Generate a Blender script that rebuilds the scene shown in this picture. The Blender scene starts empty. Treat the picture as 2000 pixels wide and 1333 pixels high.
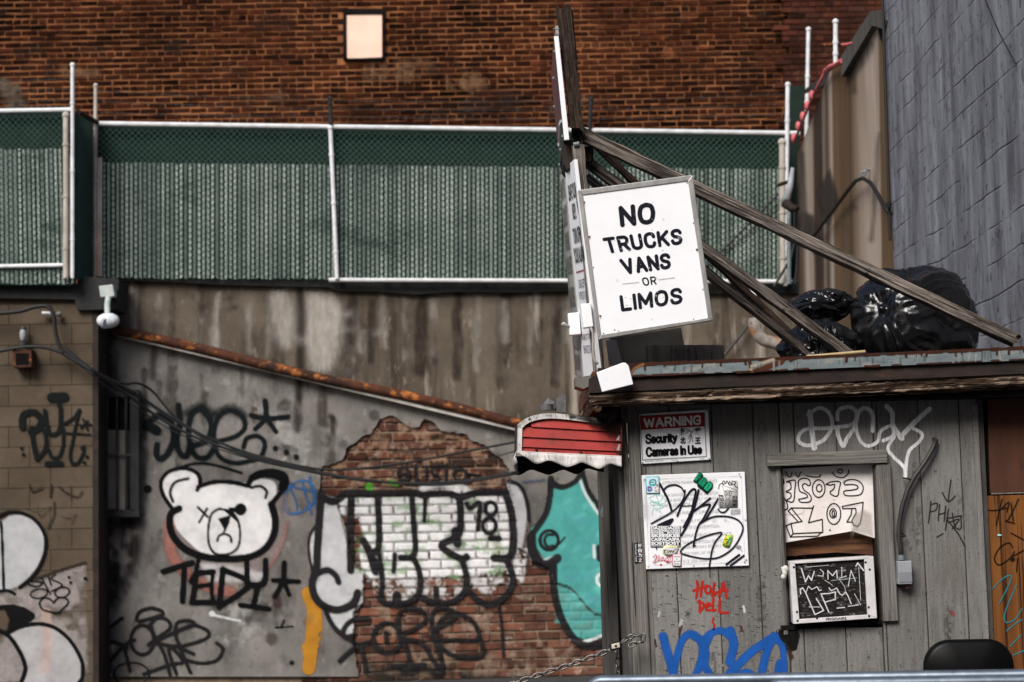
import bpy, math, random
import numpy as np
from mathutils import Vector, Matrix, noise as mnoise
scene = bpy.context.scene
COL = scene.collection
random.seed(7)
rng = np.random.default_rng(7)

# ---------------------------------------------------------------- camera, world, sun, exposure
FPX = 3889.0                       # focal length in pixels of the 2000 px wide photograph (70 mm lens)
PITCH, ROLL = math.radians(5.0), 0.02
CAM = np.array([0.0, 0.0, 1.6])
F = np.array([0, math.cos(PITCH), math.sin(PITCH)])
U0 = np.array([0, -math.sin(PITCH), math.cos(PITCH)])
R0 = np.array([1.0, 0, 0])
R = R0 * math.cos(ROLL) - U0 * math.sin(ROLL)
U = U0 * math.cos(ROLL) + R0 * math.sin(ROLL)
cam = bpy.data.cameras.new("camera")
cam.lens, cam.sensor_width = 70.0, 36.0
cam.clip_start, cam.clip_end = 0.1, 500
cam.dof.use_dof = True
cam.dof.focus_distance = 10.4
cam.dof.aperture_fstop = 3.0
camo = bpy.data.objects.new("camera", cam)
COL.objects.link(camo)
camo.matrix_world = Matrix(((R[0], U[0], -F[0], CAM[0]), (R[1], U[1], -F[1], CAM[1]), (R[2], U[2], -F[2], CAM[2]), (0, 0, 0, 1)))
scene.camera = camo

SUN_ELEV, SUN_AZ = math.radians(41), math.radians(206)   # azimuth clockwise from +Y
world = bpy.data.worlds.new("World")
scene.world = world
world.use_nodes = True
nt = world.node_tree
sky = nt.nodes.new("ShaderNodeTexSky")
sky.sky_type = 'NISHITA'
sky.sun_disc = False
sky.sun_elevation = SUN_ELEV
sky.sun_rotation = SUN_AZ
sky.air_density, sky.dust_density = 1.0, 3.0
bg = nt.nodes["Background"]
nt.links.new(sky.outputs[0], bg.inputs[0])
bg.inputs[1].default_value = 0.06
sun = bpy.data.lights.new("sun", 'SUN')
sun.energy = 1.9
sun.angle = math.radians(28)
sun.color = (1.0, 0.975, 0.94)
suno = bpy.data.objects.new("sun", sun)
COL.objects.link(suno)
sd = Vector((math.sin(SUN_AZ) * math.cos(SUN_ELEV), math.cos(SUN_AZ) * math.cos(SUN_ELEV), math.sin(SUN_ELEV)))
suno.rotation_euler = sd.to_track_quat('Z', 'Y').to_euler()
suno.location = (-6, -8, 14)
scene.view_settings.view_transform = 'Standard'
scene.view_settings.look = 'None'
scene.view_settings.exposure = 1.08
scene.view_settings.gamma = 1.0

# ---------------------------------------------------------------- geometry helpers
def plane(p0, n):
    p0, n = np.array(p0, float), np.array(n, float)
    n = n / np.linalg.norm(n)
    if np.dot(n, CAM - p0) < 0: n = -n
    return p0, n
def plane3(a, b, c):
    a, b, c = map(np.array, (a, b, c))
    return plane(a, np.cross(b - a, c - a))
def rays(px, py):
    px, py = np.asarray(px, float), np.asarray(py, float)
    return ((px - 1000) / FPX)[..., None] * R + ((666.5 - py) / FPX)[..., None] * U + F
def hits(px, py, pl, off=0.0):
    d = rays(px, py)
    t = np.dot(pl[0] - CAM, pl[1]) / (d @ pl[1])
    return CAM + t[..., None] * d + np.asarray(off)[..., None] * pl[1]
def hit(px, py, pl, off=0.0):
    return hits(np.array([px]), np.array([py]), pl, off)[0]
def yp(y): return plane((0, y, 0), (0, -1, 0))
def at(px, py, y): return hit(px, py, yp(y))
def to_px(p):
    v = np.asarray(p) - CAM
    f = v @ F
    return 1000 + FPX * (v @ R) / f, 666.5 - FPX * (v @ U) / f
def scale_at(y): return FPX / y       # photo pixels per metre at depth y

class MB:
    """collects faces of one part"""
    def __init__(s): s.v, s.f, s.g, s.c = [], [], [], []
    def add(s, vs, fs, gc=None, col=None):
        o = len(s.v)
        vs = [tuple(map(float, p)) for p in vs]
        s.v += vs
        s.g += [tuple(map(float, p)) for p in gc] if gc is not None else vs
        s.c += [tuple(col) if col is not None else (1, 1, 1)] * len(vs)
        s.f += [tuple(i + o for i in f) for f in fs]
    def prism(s, poly, ext, gc=None, col=None):
        """polygon (list of points) extruded along vector ext"""
        n = len(poly); a = [np.array(p) for p in poly]; ext = np.array(ext)
        b = [p + ext for p in a]
        fs = [tuple(range(n)), tuple(range(2 * n - 1, n - 1, -1))] + [(i, i + n, (i + 1) % n + n, (i + 1) % n) for i in range(n)]
        s.add(a + b, fs, gc, col)
    def box(s, lo, hi, col=None):
        x0, y0, z0 = lo; x1, y1, z1 = hi
        s.prism([(x0, y0, z0), (x1, y0, z0), (x1, y0, z1), (x0, y0, z1)], (0, y1 - y0, 0), None, col)
    def slab(s, poly, pl, t, off=0.0, col=None):
        """pixel polygon lying on a plane, thickness t away from the camera side"""
        s.prism([hit(x, y, pl, off) for x, y in poly], -pl[1] * t, None, col)
    def beam(s, p0, p1, w0, w1, d, seg=14, jit=0.0, twist=0.0, end_jit=0.0, seed=0, updir=None):
        """timber: w across (in the picture), d deep, with wavering edges; grain runs along gc.z"""
        rnd = random.Random(seed)
        p0, p1 = np.array(p0), np.array(p1)
        ax = (p1 - p0); L = np.linalg.norm(ax); ax = ax / L
        ref = np.array([0, 1, 0.0]) if updir is None else np.array(updir)
        sx = np.cross(ax, ref); sx /= np.linalg.norm(sx)
        sy = np.cross(sx, ax)
        prof = [(-.5, -.5), (-.17, -.54), (.17, -.54), (.5, -.5), (.53, 0), (.5, .5), (0, .5), (-.5, .5), (-.53, 0)]
        n = len(prof); V = []; G = []
        for i in range(seg + 1):
            t = i / seg; w = w0 + (w1 - w0) * t; a = twist * t
            for k, (u, v) in enumerate(prof):
                uu, vv = u * w + rnd.uniform(-jit, jit), v * d + rnd.uniform(-jit, jit)
                uu, vv = uu * math.cos(a) - vv * math.sin(a), uu * math.sin(a) + vv * math.cos(a)
                e = rnd.uniform(-end_jit, end_jit) if i in (0, seg) else 0
                V.append(p0 + ax * (t * L + e) + sx * uu + sy * vv)
                G.append((uu + seed * 1.37, vv, t * L + seed * 3.1))
        fs = [tuple(range(n - 1, -1, -1)), tuple(seg * n + k for k in range(n))]
        for i in range(seg):
            for k in range(n):
                a, b = i * n + k, i * n + (k + 1) % n
                fs.append((a, b, b + n, a + n))
        s.add(V, fs, G)
    def tube(s, pts, r, sides=8, caps=True, r1=None):
        pts = [np.array(p, float) for p in pts]; n = len(pts)
        ref = None; V = []; fs = []
        for i, p in enumerate(pts):
            t = pts[min(i + 1, n - 1)] - pts[max(i - 1, 0)]
            t = t / (np.linalg.norm(t) + 1e-9)
            if ref is None:
                ref = np.cross(t, (0, 0, 1.0))
                if np.linalg.norm(ref) < 1e-3: ref = np.cross(t, (0, 1.0, 0))
            ref = ref - t * np.dot(ref, t); ref /= np.linalg.norm(ref) + 1e-9
            b = np.cross(t, ref)
            rr = r if r1 is None else r + (r1 - r) * i / (n - 1)
            for k in range(sides):
                a = 2 * math.pi * k / sides
                V.append(p + rr * (math.cos(a) * ref + math.sin(a) * b))
        for i in range(n - 1):
            for k in range(sides):
                a, b2 = i * sides + k, i * sides + (k + 1) % sides
                fs.append((a, b2, b2 + sides, a + sides))
        if caps: fs += [tuple(range(sides - 1, -1, -1)), tuple((n - 1) * sides + k for k in range(sides))]
        s.add(V, fs)
    def loop(s, pts, r, sides=6):
        s.tube(list(pts) + [pts[0]], r, sides, caps=False)
    def ball(s, c, r, nu=10, nv=7):
        c = np.array(c); rr = np.array(r if hasattr(r, '__len__') else (r, r, r)); V = []; fs = []
        for j in range(nv + 1):
            th = math.pi * j / nv
            for i in range(nu):
                ph = 2 * math.pi * i / nu
                V.append(c + rr * np.array([math.sin(th) * math.cos(ph), math.sin(th) * math.sin(ph), math.cos(th)]))
        for j in range(nv):
            for i in range(nu):
                a, b = j * nu + i, j * nu + (i + 1) % nu
                fs.append((a, a + nu, b + nu, b))
        s.add(V, fs)
    def build(s, name, mat, parent=None, bevel=0.0, smooth=False, label=None):
        me = bpy.data.meshes.new(name)
        me.from_pydata(s.v, [], s.f)
        a = me.attributes.new("gc", 'FLOAT_VECTOR', 'POINT')
        a.data.foreach_set("vector", np.array(s.g, np.float32).ravel())
        a = me.attributes.new("tint", 'FLOAT_COLOR', 'POINT')
        a.data.foreach_set("color", np.concatenate([np.array(s.c, np.float32), np.ones((len(s.c), 1), np.float32)], 1).ravel())
        if smooth: me.polygons.foreach_set("use_smooth", [True] * len(me.polygons))
        me.validate()
        import bmesh
        bm = bmesh.new(); bm.from_mesh(me); bmesh.ops.recalc_face_normals(bm, faces=bm.faces); bm.to_mesh(me); bm.free()
        me.materials.append(mat)
        return link(name, me, parent, bevel, label)
def link(name, me, parent=None, bevel=0.0, label=None):
    o = bpy.data.objects.new(name, me); COL.objects.link(o)
    if parent is not None: adopt(o, parent)
    if bevel:
        b = o.modifiers.new("bevel", 'BEVEL'); b.width = bevel; b.segments = 2; b.limit_method = 'ANGLE'
    if label: o['label'] = label
    return o
def adopt(o, parent):
    L = parent.location.copy(); q = parent
    while q.parent: q = q.parent; L = q.location.copy()
    o.parent = parent
    o.matrix_parent_inverse = Matrix.Translation(-L)
    if parent.type != 'EMPTY': o.matrix_parent_inverse = Matrix.Identity(4)   # parent mesh already sits in world space
def tag(o, label, cat, group=None, kind=None):
    if label: o['label'] = label
    if cat: o['category'] = cat
    if group: o['group'] = group
    if kind: o['kind'] = kind
    return o
def thing(name, loc, label, cat, group=None):
    o = bpy.data.objects.new(name, None); COL.objects.link(o)
    o.location = tuple(map(float, loc)); o.empty_display_size = 0.1
    return tag(o, label, cat, group)

# ---------------------------------------------------------------- materials
def nodes(name):
    m = bpy.data.materials.new(name); m.use_nodes = True
    t = m.node_tree; b = t.nodes["Principled BSDF"]
    return m, t, b
def vec_source(t, src, scale):
    if src == 'gc':
        a = t.nodes.new("ShaderNodeAttribute"); a.attribute_name = "gc"; out = a.outputs["Vector"]
    else:
        a = t.nodes.new("ShaderNodeTexCoord"); out = a.outputs["Object"]
    mp = t.nodes.new("ShaderNodeMapping"); mp.inputs["Scale"].default_value = scale
    t.links.new(out, mp.inputs[0])
    return mp.outputs[0]
def noise_mask(t, src, scale, det, lo, hi, dist=0.0, loc=0.0):
    v = vec_source(t, src, scale)
    n = t.nodes.new("ShaderNodeTexNoise"); n.inputs["Scale"].default_value = 1; n.inputs["Detail"].default_value = det
    n.inputs["Roughness"].default_value = 0.62; n.inputs["Distortion"].default_value = dist
    t.links.new(v, n.inputs["Vector"])
    r = t.nodes.new("ShaderNodeMapRange"); r.clamp = True
    r.inputs[1].default_value, r.inputs[2].default_value = lo, hi
    t.links.new(n.outputs[0], r.inputs[0])
    return r.outputs[0]
def mixc(t, fac, a, b, mode='MIX'):
    m = t.nodes.new("ShaderNodeMix"); m.data_type = 'RGBA'; m.blend_type = mode
    for sock, val in ((m.inputs[0], fac), (m.inputs[6], a), (m.inputs[7], b)):
        if hasattr(val, 'links'): t.links.new(val, sock)
        elif hasattr(val, '__len__'): sock.default_value = (*val[:3], 1)
        else: sock.default_value = val
    return m.outputs[2]
def mul(t, a, b):
    m = t.nodes.new("ShaderNodeMath"); m.operation = 'MULTIPLY'
    for sock, val in ((m.inputs[0], a), (m.inputs[1], b)):
        if hasattr(val, 'links'): t.links.new(val, sock)
        else: sock.default_value = val
    return m.outputs[0]
def M(name, c1, c2=None, scale=(3, 3, 3), det=6, lo=.35, hi=.65, layers=(), rough=.8, metal=0.0, spec=.3, bump=None, src='obj', tint=False, rvar=0.0, coat=0.0):
    """base colour c1..c2 by noise; layers = (colour, scale, lo, hi, amount[, distortion]); bump = (scale, strength, distance)"""
    m, t, b = nodes(name)
    c = c1
    if c2 is not None: c = mixc(t, noise_mask(t, src, scale, det, lo, hi), c1, c2)
    for L in layers:
        col, sc, l, h, am = L[:5]
        k = noise_mask(t, src, sc, 7, l, h, L[5] if len(L) > 5 else 0)
        c = mixc(t, mul(t, k, am), c, col)
    if tint:
        a = t.nodes.new("ShaderNodeAttribute"); a.attribute_name = "tint"
        c = mixc(t, 1.0, c, a.outputs["Color"], 'MULTIPLY')
    if hasattr(c, 'links'): t.links.new(c, b.inputs["Base Color"])
    else: b.inputs["Base Color"].default_value = (*c, 1)
    b.inputs["Roughness"].default_value = rough
    if rvar:
        k = noise_mask(t, src, tuple(x * 2 for x in scale), 4, .3, .7)
        r = t.nodes.new("ShaderNodeMapRange"); r.inputs[3].default_value, r.inputs[4].default_value = rough - rvar, min(1, rough + rvar)
        t.links.new(k, r.inputs[0]); t.links.new(r.outputs[0], b.inputs["Roughness"])
    b.inputs["Metallic"].default_value = metal
    b.inputs["Specular IOR Level"].default_value = spec
    if coat: b.inputs["Coat Weight"].default_value = coat
    if bump:
        prev = None
        for sc, st, di in (bump if isinstance(bump[0][0], (tuple, list)) else (bump,)):
            k = noise_mask(t, src, sc, 8, 0, 1)
            bn = t.nodes.new("ShaderNodeBump"); bn.inputs["Strength"].default_value = st; bn.inputs["Distance"].default_value = di
            t.links.new(k, bn.inputs["Height"])
            if prev: t.links.new(prev, bn.inputs["Normal"])
            prev = bn.outputs[0]
        t.links.new(prev, b.inputs["Normal"])
    return m
def paint_material(name, erode=.25, scale=(60, 60, 60), rough=.6, gain=None):
    m, t, b = nodes(name)
    a = t.nodes.new("ShaderNodeAttribute"); a.attribute_name = "paint"
    k = noise_mask(t, 'obj', scale, 5, .3, .75)
    s = t.nodes.new("ShaderNodeMath"); s.operation = 'MULTIPLY_ADD'; s.use_clamp = True
    t.links.new(k, s.inputs[0]); s.inputs[1].default_value = -erode; 
    ga = t.nodes.new("ShaderNodeMath"); ga.operation = 'MULTIPLY'; ga.inputs[1].default_value = 1 + (erode if gain is None else gain)
    t.links.new(a.outputs["Alpha"], ga.inputs[0]); t.links.new(ga.outputs[0], s.inputs[2])
    kc = noise_mask(t, 'obj', tuple(x * .3 for x in scale), 5, .3, .7)
    dark = mixc(t, kc, (.78, .78, .78), (1.08, 1.08, 1.08))
    t.links.new(mixc(t, 1.0, a.outputs["Color"], dark, 'MULTIPLY'), b.inputs["Base Color"])
    b.inputs["Roughness"].default_value = rough; b.inputs["Specular IOR Level"].default_value = .08
    tr = t.nodes.new("ShaderNodeBsdfTransparent"); mx = t.nodes.new("ShaderNodeMixShader")
    t.links.new(s.outputs[0], mx.inputs[0]); t.links.new(tr.outputs[0], mx.inputs[1]); t.links.new(b.outputs[0], mx.inputs[2])
    t.links.new(mx.outputs[0], t.nodes["Material Output"].inputs[0])
    return m

m_spray = paint_material("spray_paint", .35, (26, 26, 26))
m_stain_and_shade = paint_material("stain", .45, (20, 20, 6), gain=.2)
m_marker = paint_material("marker_ink", .08, (90, 90, 90), .4)
m_dry = paint_material("dry_brushed_paint", .75, (160, 160, 14), gain=.25)
m_print = M("sign_print", (.012, .012, .016), (.03, .03, .035), (60, 60, 60), rough=.5)
m_white = M("white_sign_enamel", (.80, .80, .82), (.75, .75, .77), (5, 5, 5), rough=.45, layers=(((.45, .42, .4), (9, 9, 3), .66, .8, .35), ((.3, .25, .2), (30, 30, 12), .72, .78, .4)))
m_alu = M("aluminium_trim", (.42, .41, .40), (.28, .27, .26), (20, 20, 6), rough=.42, metal=.6, bump=((30, 30, 30), .3, .003))
m_galv = M("rusty_galvanised_flashing", (0.18, 0.2137, 0.2232), (0.117, 0.1425, 0.152), (9, 9, 30), 8, rough=.5, metal=.2, spec=.3,
           layers=(((0.324, 0.3135, 0.2565), (7, 7, 22), .57, .66, .5), ((0.045, 0.05225, 0.0551), (30, 30, 9), .60, .70, .6), ((0.09, 0.0285, 0.0114), (5, 9, 18), .66, .69, .8)))
m_rust = M("rust", (.085, .026, .010), (.022, .009, .006), (7, 7, 7), 8, rough=.8, layers=(((.42, .14, .030), (6, 9, 9), .55, .64, .85), ((.62, .36, .15), (9, 14, 14), .66, .72, .85), ((.02, .01, .008), (16, 16, 16), .60, .68, .6)), bump=((50, 50, 50), .8, .006))
m_darkmetal = M("rusty_dark_metal", (.010, .007, .006), (.026, .014, .010), (6, 6, 12), rough=.75, layers=(((.085, .036, .018), (10, 10, 16), .62, .72, .6), ((.14, .10, .075), (60, 60, 200), .70, .74, .5)), bump=((30, 30, 60), .5, .004))
m_black = M("tar_black", (.010, .010, .011), (.02, .02, .02), (8, 8, 8), rough=.75, bump=((30, 30, 30), .5, .01))
m_beam = M("weathered_timber", (.034, .027, .023), (.19, .160, .138), (85, 85, 2.6), 9, .39, .60, src='gc', rough=.92, spec=.12,
           layers=(((.46, .39, .335), (120, 120, 2.8), .555, .64, .7), ((.004, .003, .003), (170, 170, 1.9), .56, .61, .97), ((.016, .012, .010), (12, 12, 1.6), .53, .63, .8), ((.008, .006, .006), (18, 18, 26), .67, .70, .9)),
           bump=(((130, 130, 2.6), 1.0, .010), ((300, 300, 12), .8, .002)))
m_pole = M("dark_rotten_timber", (.016, .011, .009), (.06, .040, .030), (95, 95, 3.0), 9, .38, .63, src='gc', rough=.94, spec=.1,
           layers=(((.003, .002, .002), (200, 200, 2.2), .55, .61, .95), ((.13, .085, .06), (130, 130, 3), .64, .70, .6), ((.2, .09, .04), (30, 30, 6), .68, .75, .5)), bump=(((130, 130, 3.0), 1.0, .009),))
m_siding = M("weathered_grey_siding", (0.1366, 0.131, 0.1243), (0.1926, 0.1859, 0.1781), (60, 60, 4.0), 9, .36, .64, src='gc', rough=.9, spec=.12, tint=True,
             layers=(((0.0672, 0.0616, 0.056), (190, 190, 6.0), .60, .68, .5), ((0.224, 0.2162, 0.2094), (150, 150, 8.0), .62, .70, .35), ((0.2072, 0.1994, 0.1904), (5, 5, 1.6), .52, .68, .6), ((0.0672, 0.0616, 0.056), (6, 6, 2.0), .56, .70, .6), ((0.0336, 0.02912, 0.02576), (38, 38, 130), .64, .67, .9), ((0.2688, 0.2632, 0.252), (46, 46, 60), .68, .71, .6),
                     ((0.03136, 0.02688, 0.02352), (130, 130, 40), .665, .69, .9), ((0.084, 0.0616, 0.04704), (3.2, 3.2, 1.2), .60, .74, .55), ((0.1904, 0.0952, 0.0504), (26, 26, 9), .725, .75, .6), ((0.028, 0.02464, 0.0224), (9, 9, 14), .70, .73, .8)),
             bump=(((168, 168, 5.6), .7, .003), ((67.2, 67.2, 100.8), .8, .004)))
m_groove = M("siding_groove", (.040, .036, .032), (.065, .06, .055), (30, 30, 5), rough=.9)
m_trim = M("weathered_trim_board", (0.09775, 0.08988, 0.08118), (0.2125, 0.1982, 0.1804), (110, 110, 2.6), 9, .36, .64, src='gc', rough=.9, spec=.12,
           layers=(((0.0255, 0.021, 0.01804), (230, 230, 2.2), .575, .635, .9), ((0.272, 0.252, 0.2296), (170, 170, 3), .62, .69, .5), ((0.051, 0.04368, 0.03772), (9, 9, 1.5), .56, .7, .6), ((0.1105, 0.0546, 0.0287), (11, 11, 4), .66, .74, .6), ((0.0255, 0.021, 0.0164), (18, 18, 18), .72, .75, .85)), bump=(((161.5, 159.6, 2.46), 1.0, .005),))
m_rotten = M("rotten_fascia", (.020, .012, .008), (.10, .06, .037), (60, 60, 2.0), 9, .40, .63, src='gc', rough=.94, spec=.08,
             layers=(((.44, .33, .245), (46, 46, .9), .535, .62, .9), ((.003, .002, .002), (100, 100, 1.6), .535, .60, .97), ((.012, .008, .006), (12, 12, 1.2), .52, .62, .75)), bump=(((110, 110, 2.0), 1.0, .014),))
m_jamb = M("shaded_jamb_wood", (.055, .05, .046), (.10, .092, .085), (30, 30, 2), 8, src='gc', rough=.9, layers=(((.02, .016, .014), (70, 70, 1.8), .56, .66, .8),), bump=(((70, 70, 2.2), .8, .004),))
m_ply_lo = M("orange_plywood", (.20, .076, .018), (.115, .040, .010), (10, 10, 1.0), 5, .4, .6, src='gc', rough=.75, spec=.15, layers=(((.022, .008, .004), (46, 46, .55), .535, .585, .92, .8), ((.28, .12, .034), (60, 60, .9), .60, .68, .5), ((.03, .012, .006), (7, 7, 1.2), .58, .72, .6)), bump=(((60, 60, 1.2), .5, .002),))
m_ply_hi = M("brown_panel", (.040, .014, .007), (.075, .026, .012), (8, 8, 2), src='gc', rough=.75, layers=(((.012, .006, .004), (14, 14, 4), .58, .7, .7),))
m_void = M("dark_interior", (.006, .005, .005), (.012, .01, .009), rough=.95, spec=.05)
m_brown_wood = M("bare_brown_wood", (.045, .018, .008), (.15, .065, .028), (3.5, 30, 40), 8, src='obj', rough=.85, layers=(((.02, .01, .006), (4, 60, 40), .55, .65, .9),))
m_card = M("white_board", (.80, .76, .74), (.66, .60, .57), (5, 5, 5), rough=.6, layers=(((.42, .3, .22), (5, 5, 9), .64, .74, .45), ((.12, .09, .08), (3, 3, 60), .70, .715, .6)))
m_acwhite = M("air_conditioner_enamel", (.66, .64, .645), (.50, .48, .48), (9, 9, 9), rough=.4, layers=(((.3, .2, .14), (24, 24, 24), .7, .76, .6),))
m_acgrille = M("condenser_fins", (.012, .012, .012), (.05, .05, .05), (24, 24, 60), rough=.5, metal=.3, layers=(((.2, .2, .2), (30, 30, 90), .66, .72, .7),), bump=((60, 60, 200), .6, .004))
m_red = M("red_awning_metal", (0.3448, 0.01856, 0.01193), (0.2387, 0.01459, 0.01061), (4, 4, 9), rough=.5, layers=(((0.0663, 0.007956, 0.00663), (16, 16, 7), .6, .75, .6), ((0.3646, 0.0663, 0.04641), (30, 30, 30), .66, .75, .3)))
m_awnwhite = M("dirty_white_vinyl", (0.6192, 0.588, 0.5658), (0.4472, 0.42, 0.4018), (8, 8, 8), rough=.55, layers=(((0.1032, 0.084, 0.0738), (12, 12, 6), .62, .74, .65),))
m_awndark = M("dark_and_shaded_awning", (0.01, 0.009, 0.009), (0.025, 0.023, 0.022), (14, 14, 14), rough=.8)  # near-black: puts shade into the far valance, also colours the front panel
m_bag = M("black_bin_liner", (.004, .004, .005), (.007, .007, .008), rough=.15, spec=.45, bump=(((70, 70, 110), .3, .004),), layers=(((.05, .045, .04), (5, 5, 5), .62, .75, .35),))
m_steel = M("galvanised_steel_tube", (0.16, 0.192, 0.232), (0.104, 0.124, 0.152), (14, 14, 14), rough=.42, metal=.6, layers=(((0.04, 0.04, 0.044), (30, 30, 30), .62, .72, .6), ((0.24, 0.264, 0.288), (9, 9, 60), .6, .7, .4)))
m_chain = M("chain_steel", (.20, .19, .18), (.09, .085, .08), (60, 60, 60), rough=.4, metal=.8, layers=(((.10, .045, .02), (40, 40, 40), .62, .72, .5),))
m_vinyl = M("black_vinyl", (0.0012, 0.0012, 0.00135), (0.0024, 0.0024, 0.0024), (6, 6, 6), rough=.4, spec=.14, layers=(((0.03, 0.03, 0.033), (9, 9, 9), .7, .76, .5),), bump=((27, 27, 27), .15, .002))
m_rail = M("white_painted_rail", (.70, .71, .72), (.52, .52, .52), (10, 10, 10), rough=.5, layers=(((.25, .17, .12), (14, 14, 14), .68, .76, .5),))
m_post_cream = M("cream_fence_post", (.46, .42, .37), (.30, .26, .22), (12, 12, 5), rough=.65, layers=(((.16, .07, .04), (12, 12, 7), .63, .73, .7),))
m_slat = M("pale_green_slats", (0.3349, 0.3816, 0.342), (0.1725, 0.2131, 0.1834), (2.4, 2.4, 2.4), 8, .38, .64, rough=.55, tint=True, layers=(((0.03044, 0.04956, 0.03965), (1.5, 1.5, 3.0), .55, .67, .8), ((0.5074, 0.5253, 0.4857), (70, 70, 11), .56, .68, .5), ((0.1319, 0.05947, 0.02974), (5, 5, 12), .70, .75, .6)))
m_mesh = M("green_vinyl_wire", (.035, .085, .065), (.055, .11, .09), (9, 9, 9), rough=.5)
m_screen = M("dark_green_screen", (.003, .012, .008), (.006, .019, .013), (6, 6, 6), rough=.85)
m_screen_blue = M("dark_teal_screen", (.004, .016, .020), (.006, .024, .028), (6, 6, 6), rough=.85)
m_barb = M("barbed_wire_steel", (.10, .095, .09), (.05, .045, .04), rough=.6, metal=.5)
m_upper = M("stained_upper_concrete", (0.069, 0.054, 0.04002), (0.1426, 0.117, 0.09135), (2.2, 2.2, 1.6), 9, rough=.92, spec=.1,
            layers=(((0.0368, 0.0279, 0.02088), (6, 6, .4), .53, .66, .8), ((0.3312, 0.2925, 0.2479), (5.2, 5.2, .42), .58, .68, .85), ((0.3128, 0.279, 0.2349), (14, 14, 5), .60, .72, .5), ((0.0552, 0.045, 0.0348), (1.6, 1.6, 18), .62, .72, .4), ((0.276, 0.252, 0.2262), (12, 12, 9), .68, .75, .4)),
            bump=(((5.52, 5.4, 5.22), .6, .02), ((36.8, 36, 34.8), .4, .004)))
m_lower = M("grey_plaster", (0.1161, 0.1084, 0.1002), (0.2193, 0.2041, 0.1891), (2.4, 2.4, 1.8), 9, rough=.9, spec=.1,
            layers=(((0.0645, 0.05796, 0.05216), (4.5, 4.5, 2.2), .54, .68, .7), ((0.3096, 0.294, 0.273), (9, 9, 6), .60, .70, .5), ((0.0516, 0.0462, 0.04075), (16, 16, 9), .62, .70, .55), ((0.086, 0.0714, 0.05542), (4.5, 4.5, .3), .615, .71, .6), ((0.2666, 0.252, 0.2363), (4, 4, 4), .60, .75, .5), ((0.0602, 0.0546, 0.0489), (18, 18, 18), .70, .75, .6)),
            bump=(((4.3, 4.2, 4.075), .5, .02), ((38.7, 37.8, 36.67), .35, .003)))
m_mortar = M("old_mortar", (0.288, 0.2184, 0.1591), (0.152, 0.1092, 0.0777), (7, 7, 7), rough=.95, spec=.05)
m_brick_lo = M("red_brick", (0.1096, 0.04875, 0.03226), (0.05773, 0.02573, 0.0192), (7, 7, 7), 8, rough=.92, spec=.08, tint=True, layers=(((0.2424, 0.2099, 0.1805), (6, 6, 7), .57, .68, .75), ((0.01155, 0.008803, 0.008448), (8, 8, 8), .60, .70, .75), ((0.1732, 0.07448, 0.03456), (4, 4, 5), .62, .72, .5)), bump=((23.09, 27.08, 30.72), .8, .008))
m_mortar_up = M("tan_mortar", (0.2938, 0.1194, 0.04981), (0.1469, 0.05442, 0.02253), (1.8, 1.8, 1.8), 7, .4, .6, rough=.95, spec=.05, layers=(((0.0257, 0.01111, 0.005633), (.7, .7, .7), .52, .66, .8),))
m_brick_up = M("dark_brown_brick", (0.01308, 0.004227, 0.002362), (0.03779, 0.01127, 0.005196), (5, 5, 5), 8, .38, .62, rough=.92, spec=.06, tint=True, layers=(((0.1381, 0.0479, 0.01984), (2.6, 2.6, 3.4), .615, .72, .6), ((0.00436, 0.002254, 0.001889), (1.3, 1.3, 1.3), .53, .66, .75), ((0.2035, 0.05072, 0.01417), (7, 7, 9), .70, .75, .6)))
m_brick_dk = M("dark_red_brick", (.055, .018, .011), (.032, .012, .008), (4, 4, 4), rough=.9, spec=.08, tint=True, layers=(((.13, .06, .03), (3, 3, 3), .62, .72, .5),))
m_mortar_dk = M("dark_mortar", (.05, .022, .014), (.03, .015, .01), rough=.95, spec=.05)
m_board_pink = M("pale_pink_board", (0.84, 0.588, 0.46), (0.756, 0.49, 0.368), (2.2, 2.2, 2.2), rough=.8, layers=(((0.5775, 0.294, 0.184), (3, 3, 3), .66, .76, .5),))
m_cmu = M("tan_concrete_block", (0.1011, 0.07771, 0.0558), (0.06831, 0.05144, 0.03571), (2.5, 2.5, 2.5), rough=.92, spec=.08, tint=True, layers=(((0.06557, 0.04925, 0.03627), (1.8, 1.8, 1.4), .56, .72, .6), ((0.02732, 0.02189, 0.01674), (7, 7, 5), .68, .76, .5)), bump=((24.59, 24.62, 25.11), .5, .004))
m_cmu_joint = M("block_joint", (0.078, 0.06, 0.04176), (0.054, 0.0396, 0.02668), rough=.95, spec=.05)
m_precast = M("streaked_precast_concrete", (0.4875, 0.4324, 0.3954), (0.3538, 0.3027, 0.259), (3, 3, .5), rough=.9, spec=.1, tint=True, layers=(((0.2359, 0.1946, 0.1568), (1.6, 5, .35), .55, .7, .6), ((0.1179, 0.09368, 0.07498), (6, 6, 6), .66, .76, .4)), bump=((23.59, 21.62, 20.45), .3, .004))
m_cable = M("black_cable", (.010, .010, .011), rough=.55)
m_asphalt = M("asphalt", (.05, .05, .05), (.035, .034, .033), (6, 6, 6), rough=.9, bump=((120, 120, 120), .6, .006))
m_pvc = M("white_pipe", (.62, .60, .57), (.42, .38, .33), (9, 9, 9), rough=.5, layers=(((.3, .12, .03), (8, 8, 8), .58, .7, .8),))
m_bent = M("rusty_white_pipe", (.30, .28, .26), (.13, .105, .085), (9, 9, 9), rough=.5, layers=(((.28, .11, .03), (7, 7, 7), .52, .64, .85), ((.03, .018, .012), (9, 9, 9), .60, .70, .8)))
m_pink = M("pink_foam", (.62, .15, .16), (.45, .10, .11), (14, 14, 14), rough=.8)
m_greybox = M("grey_electrical_enamel", (.30, .31, .34), (.24, .25, .27), (10, 10, 10), rough=.45, layers=(((.08, .05, .03), (22, 22, 22), .7, .76, .6),))
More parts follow.
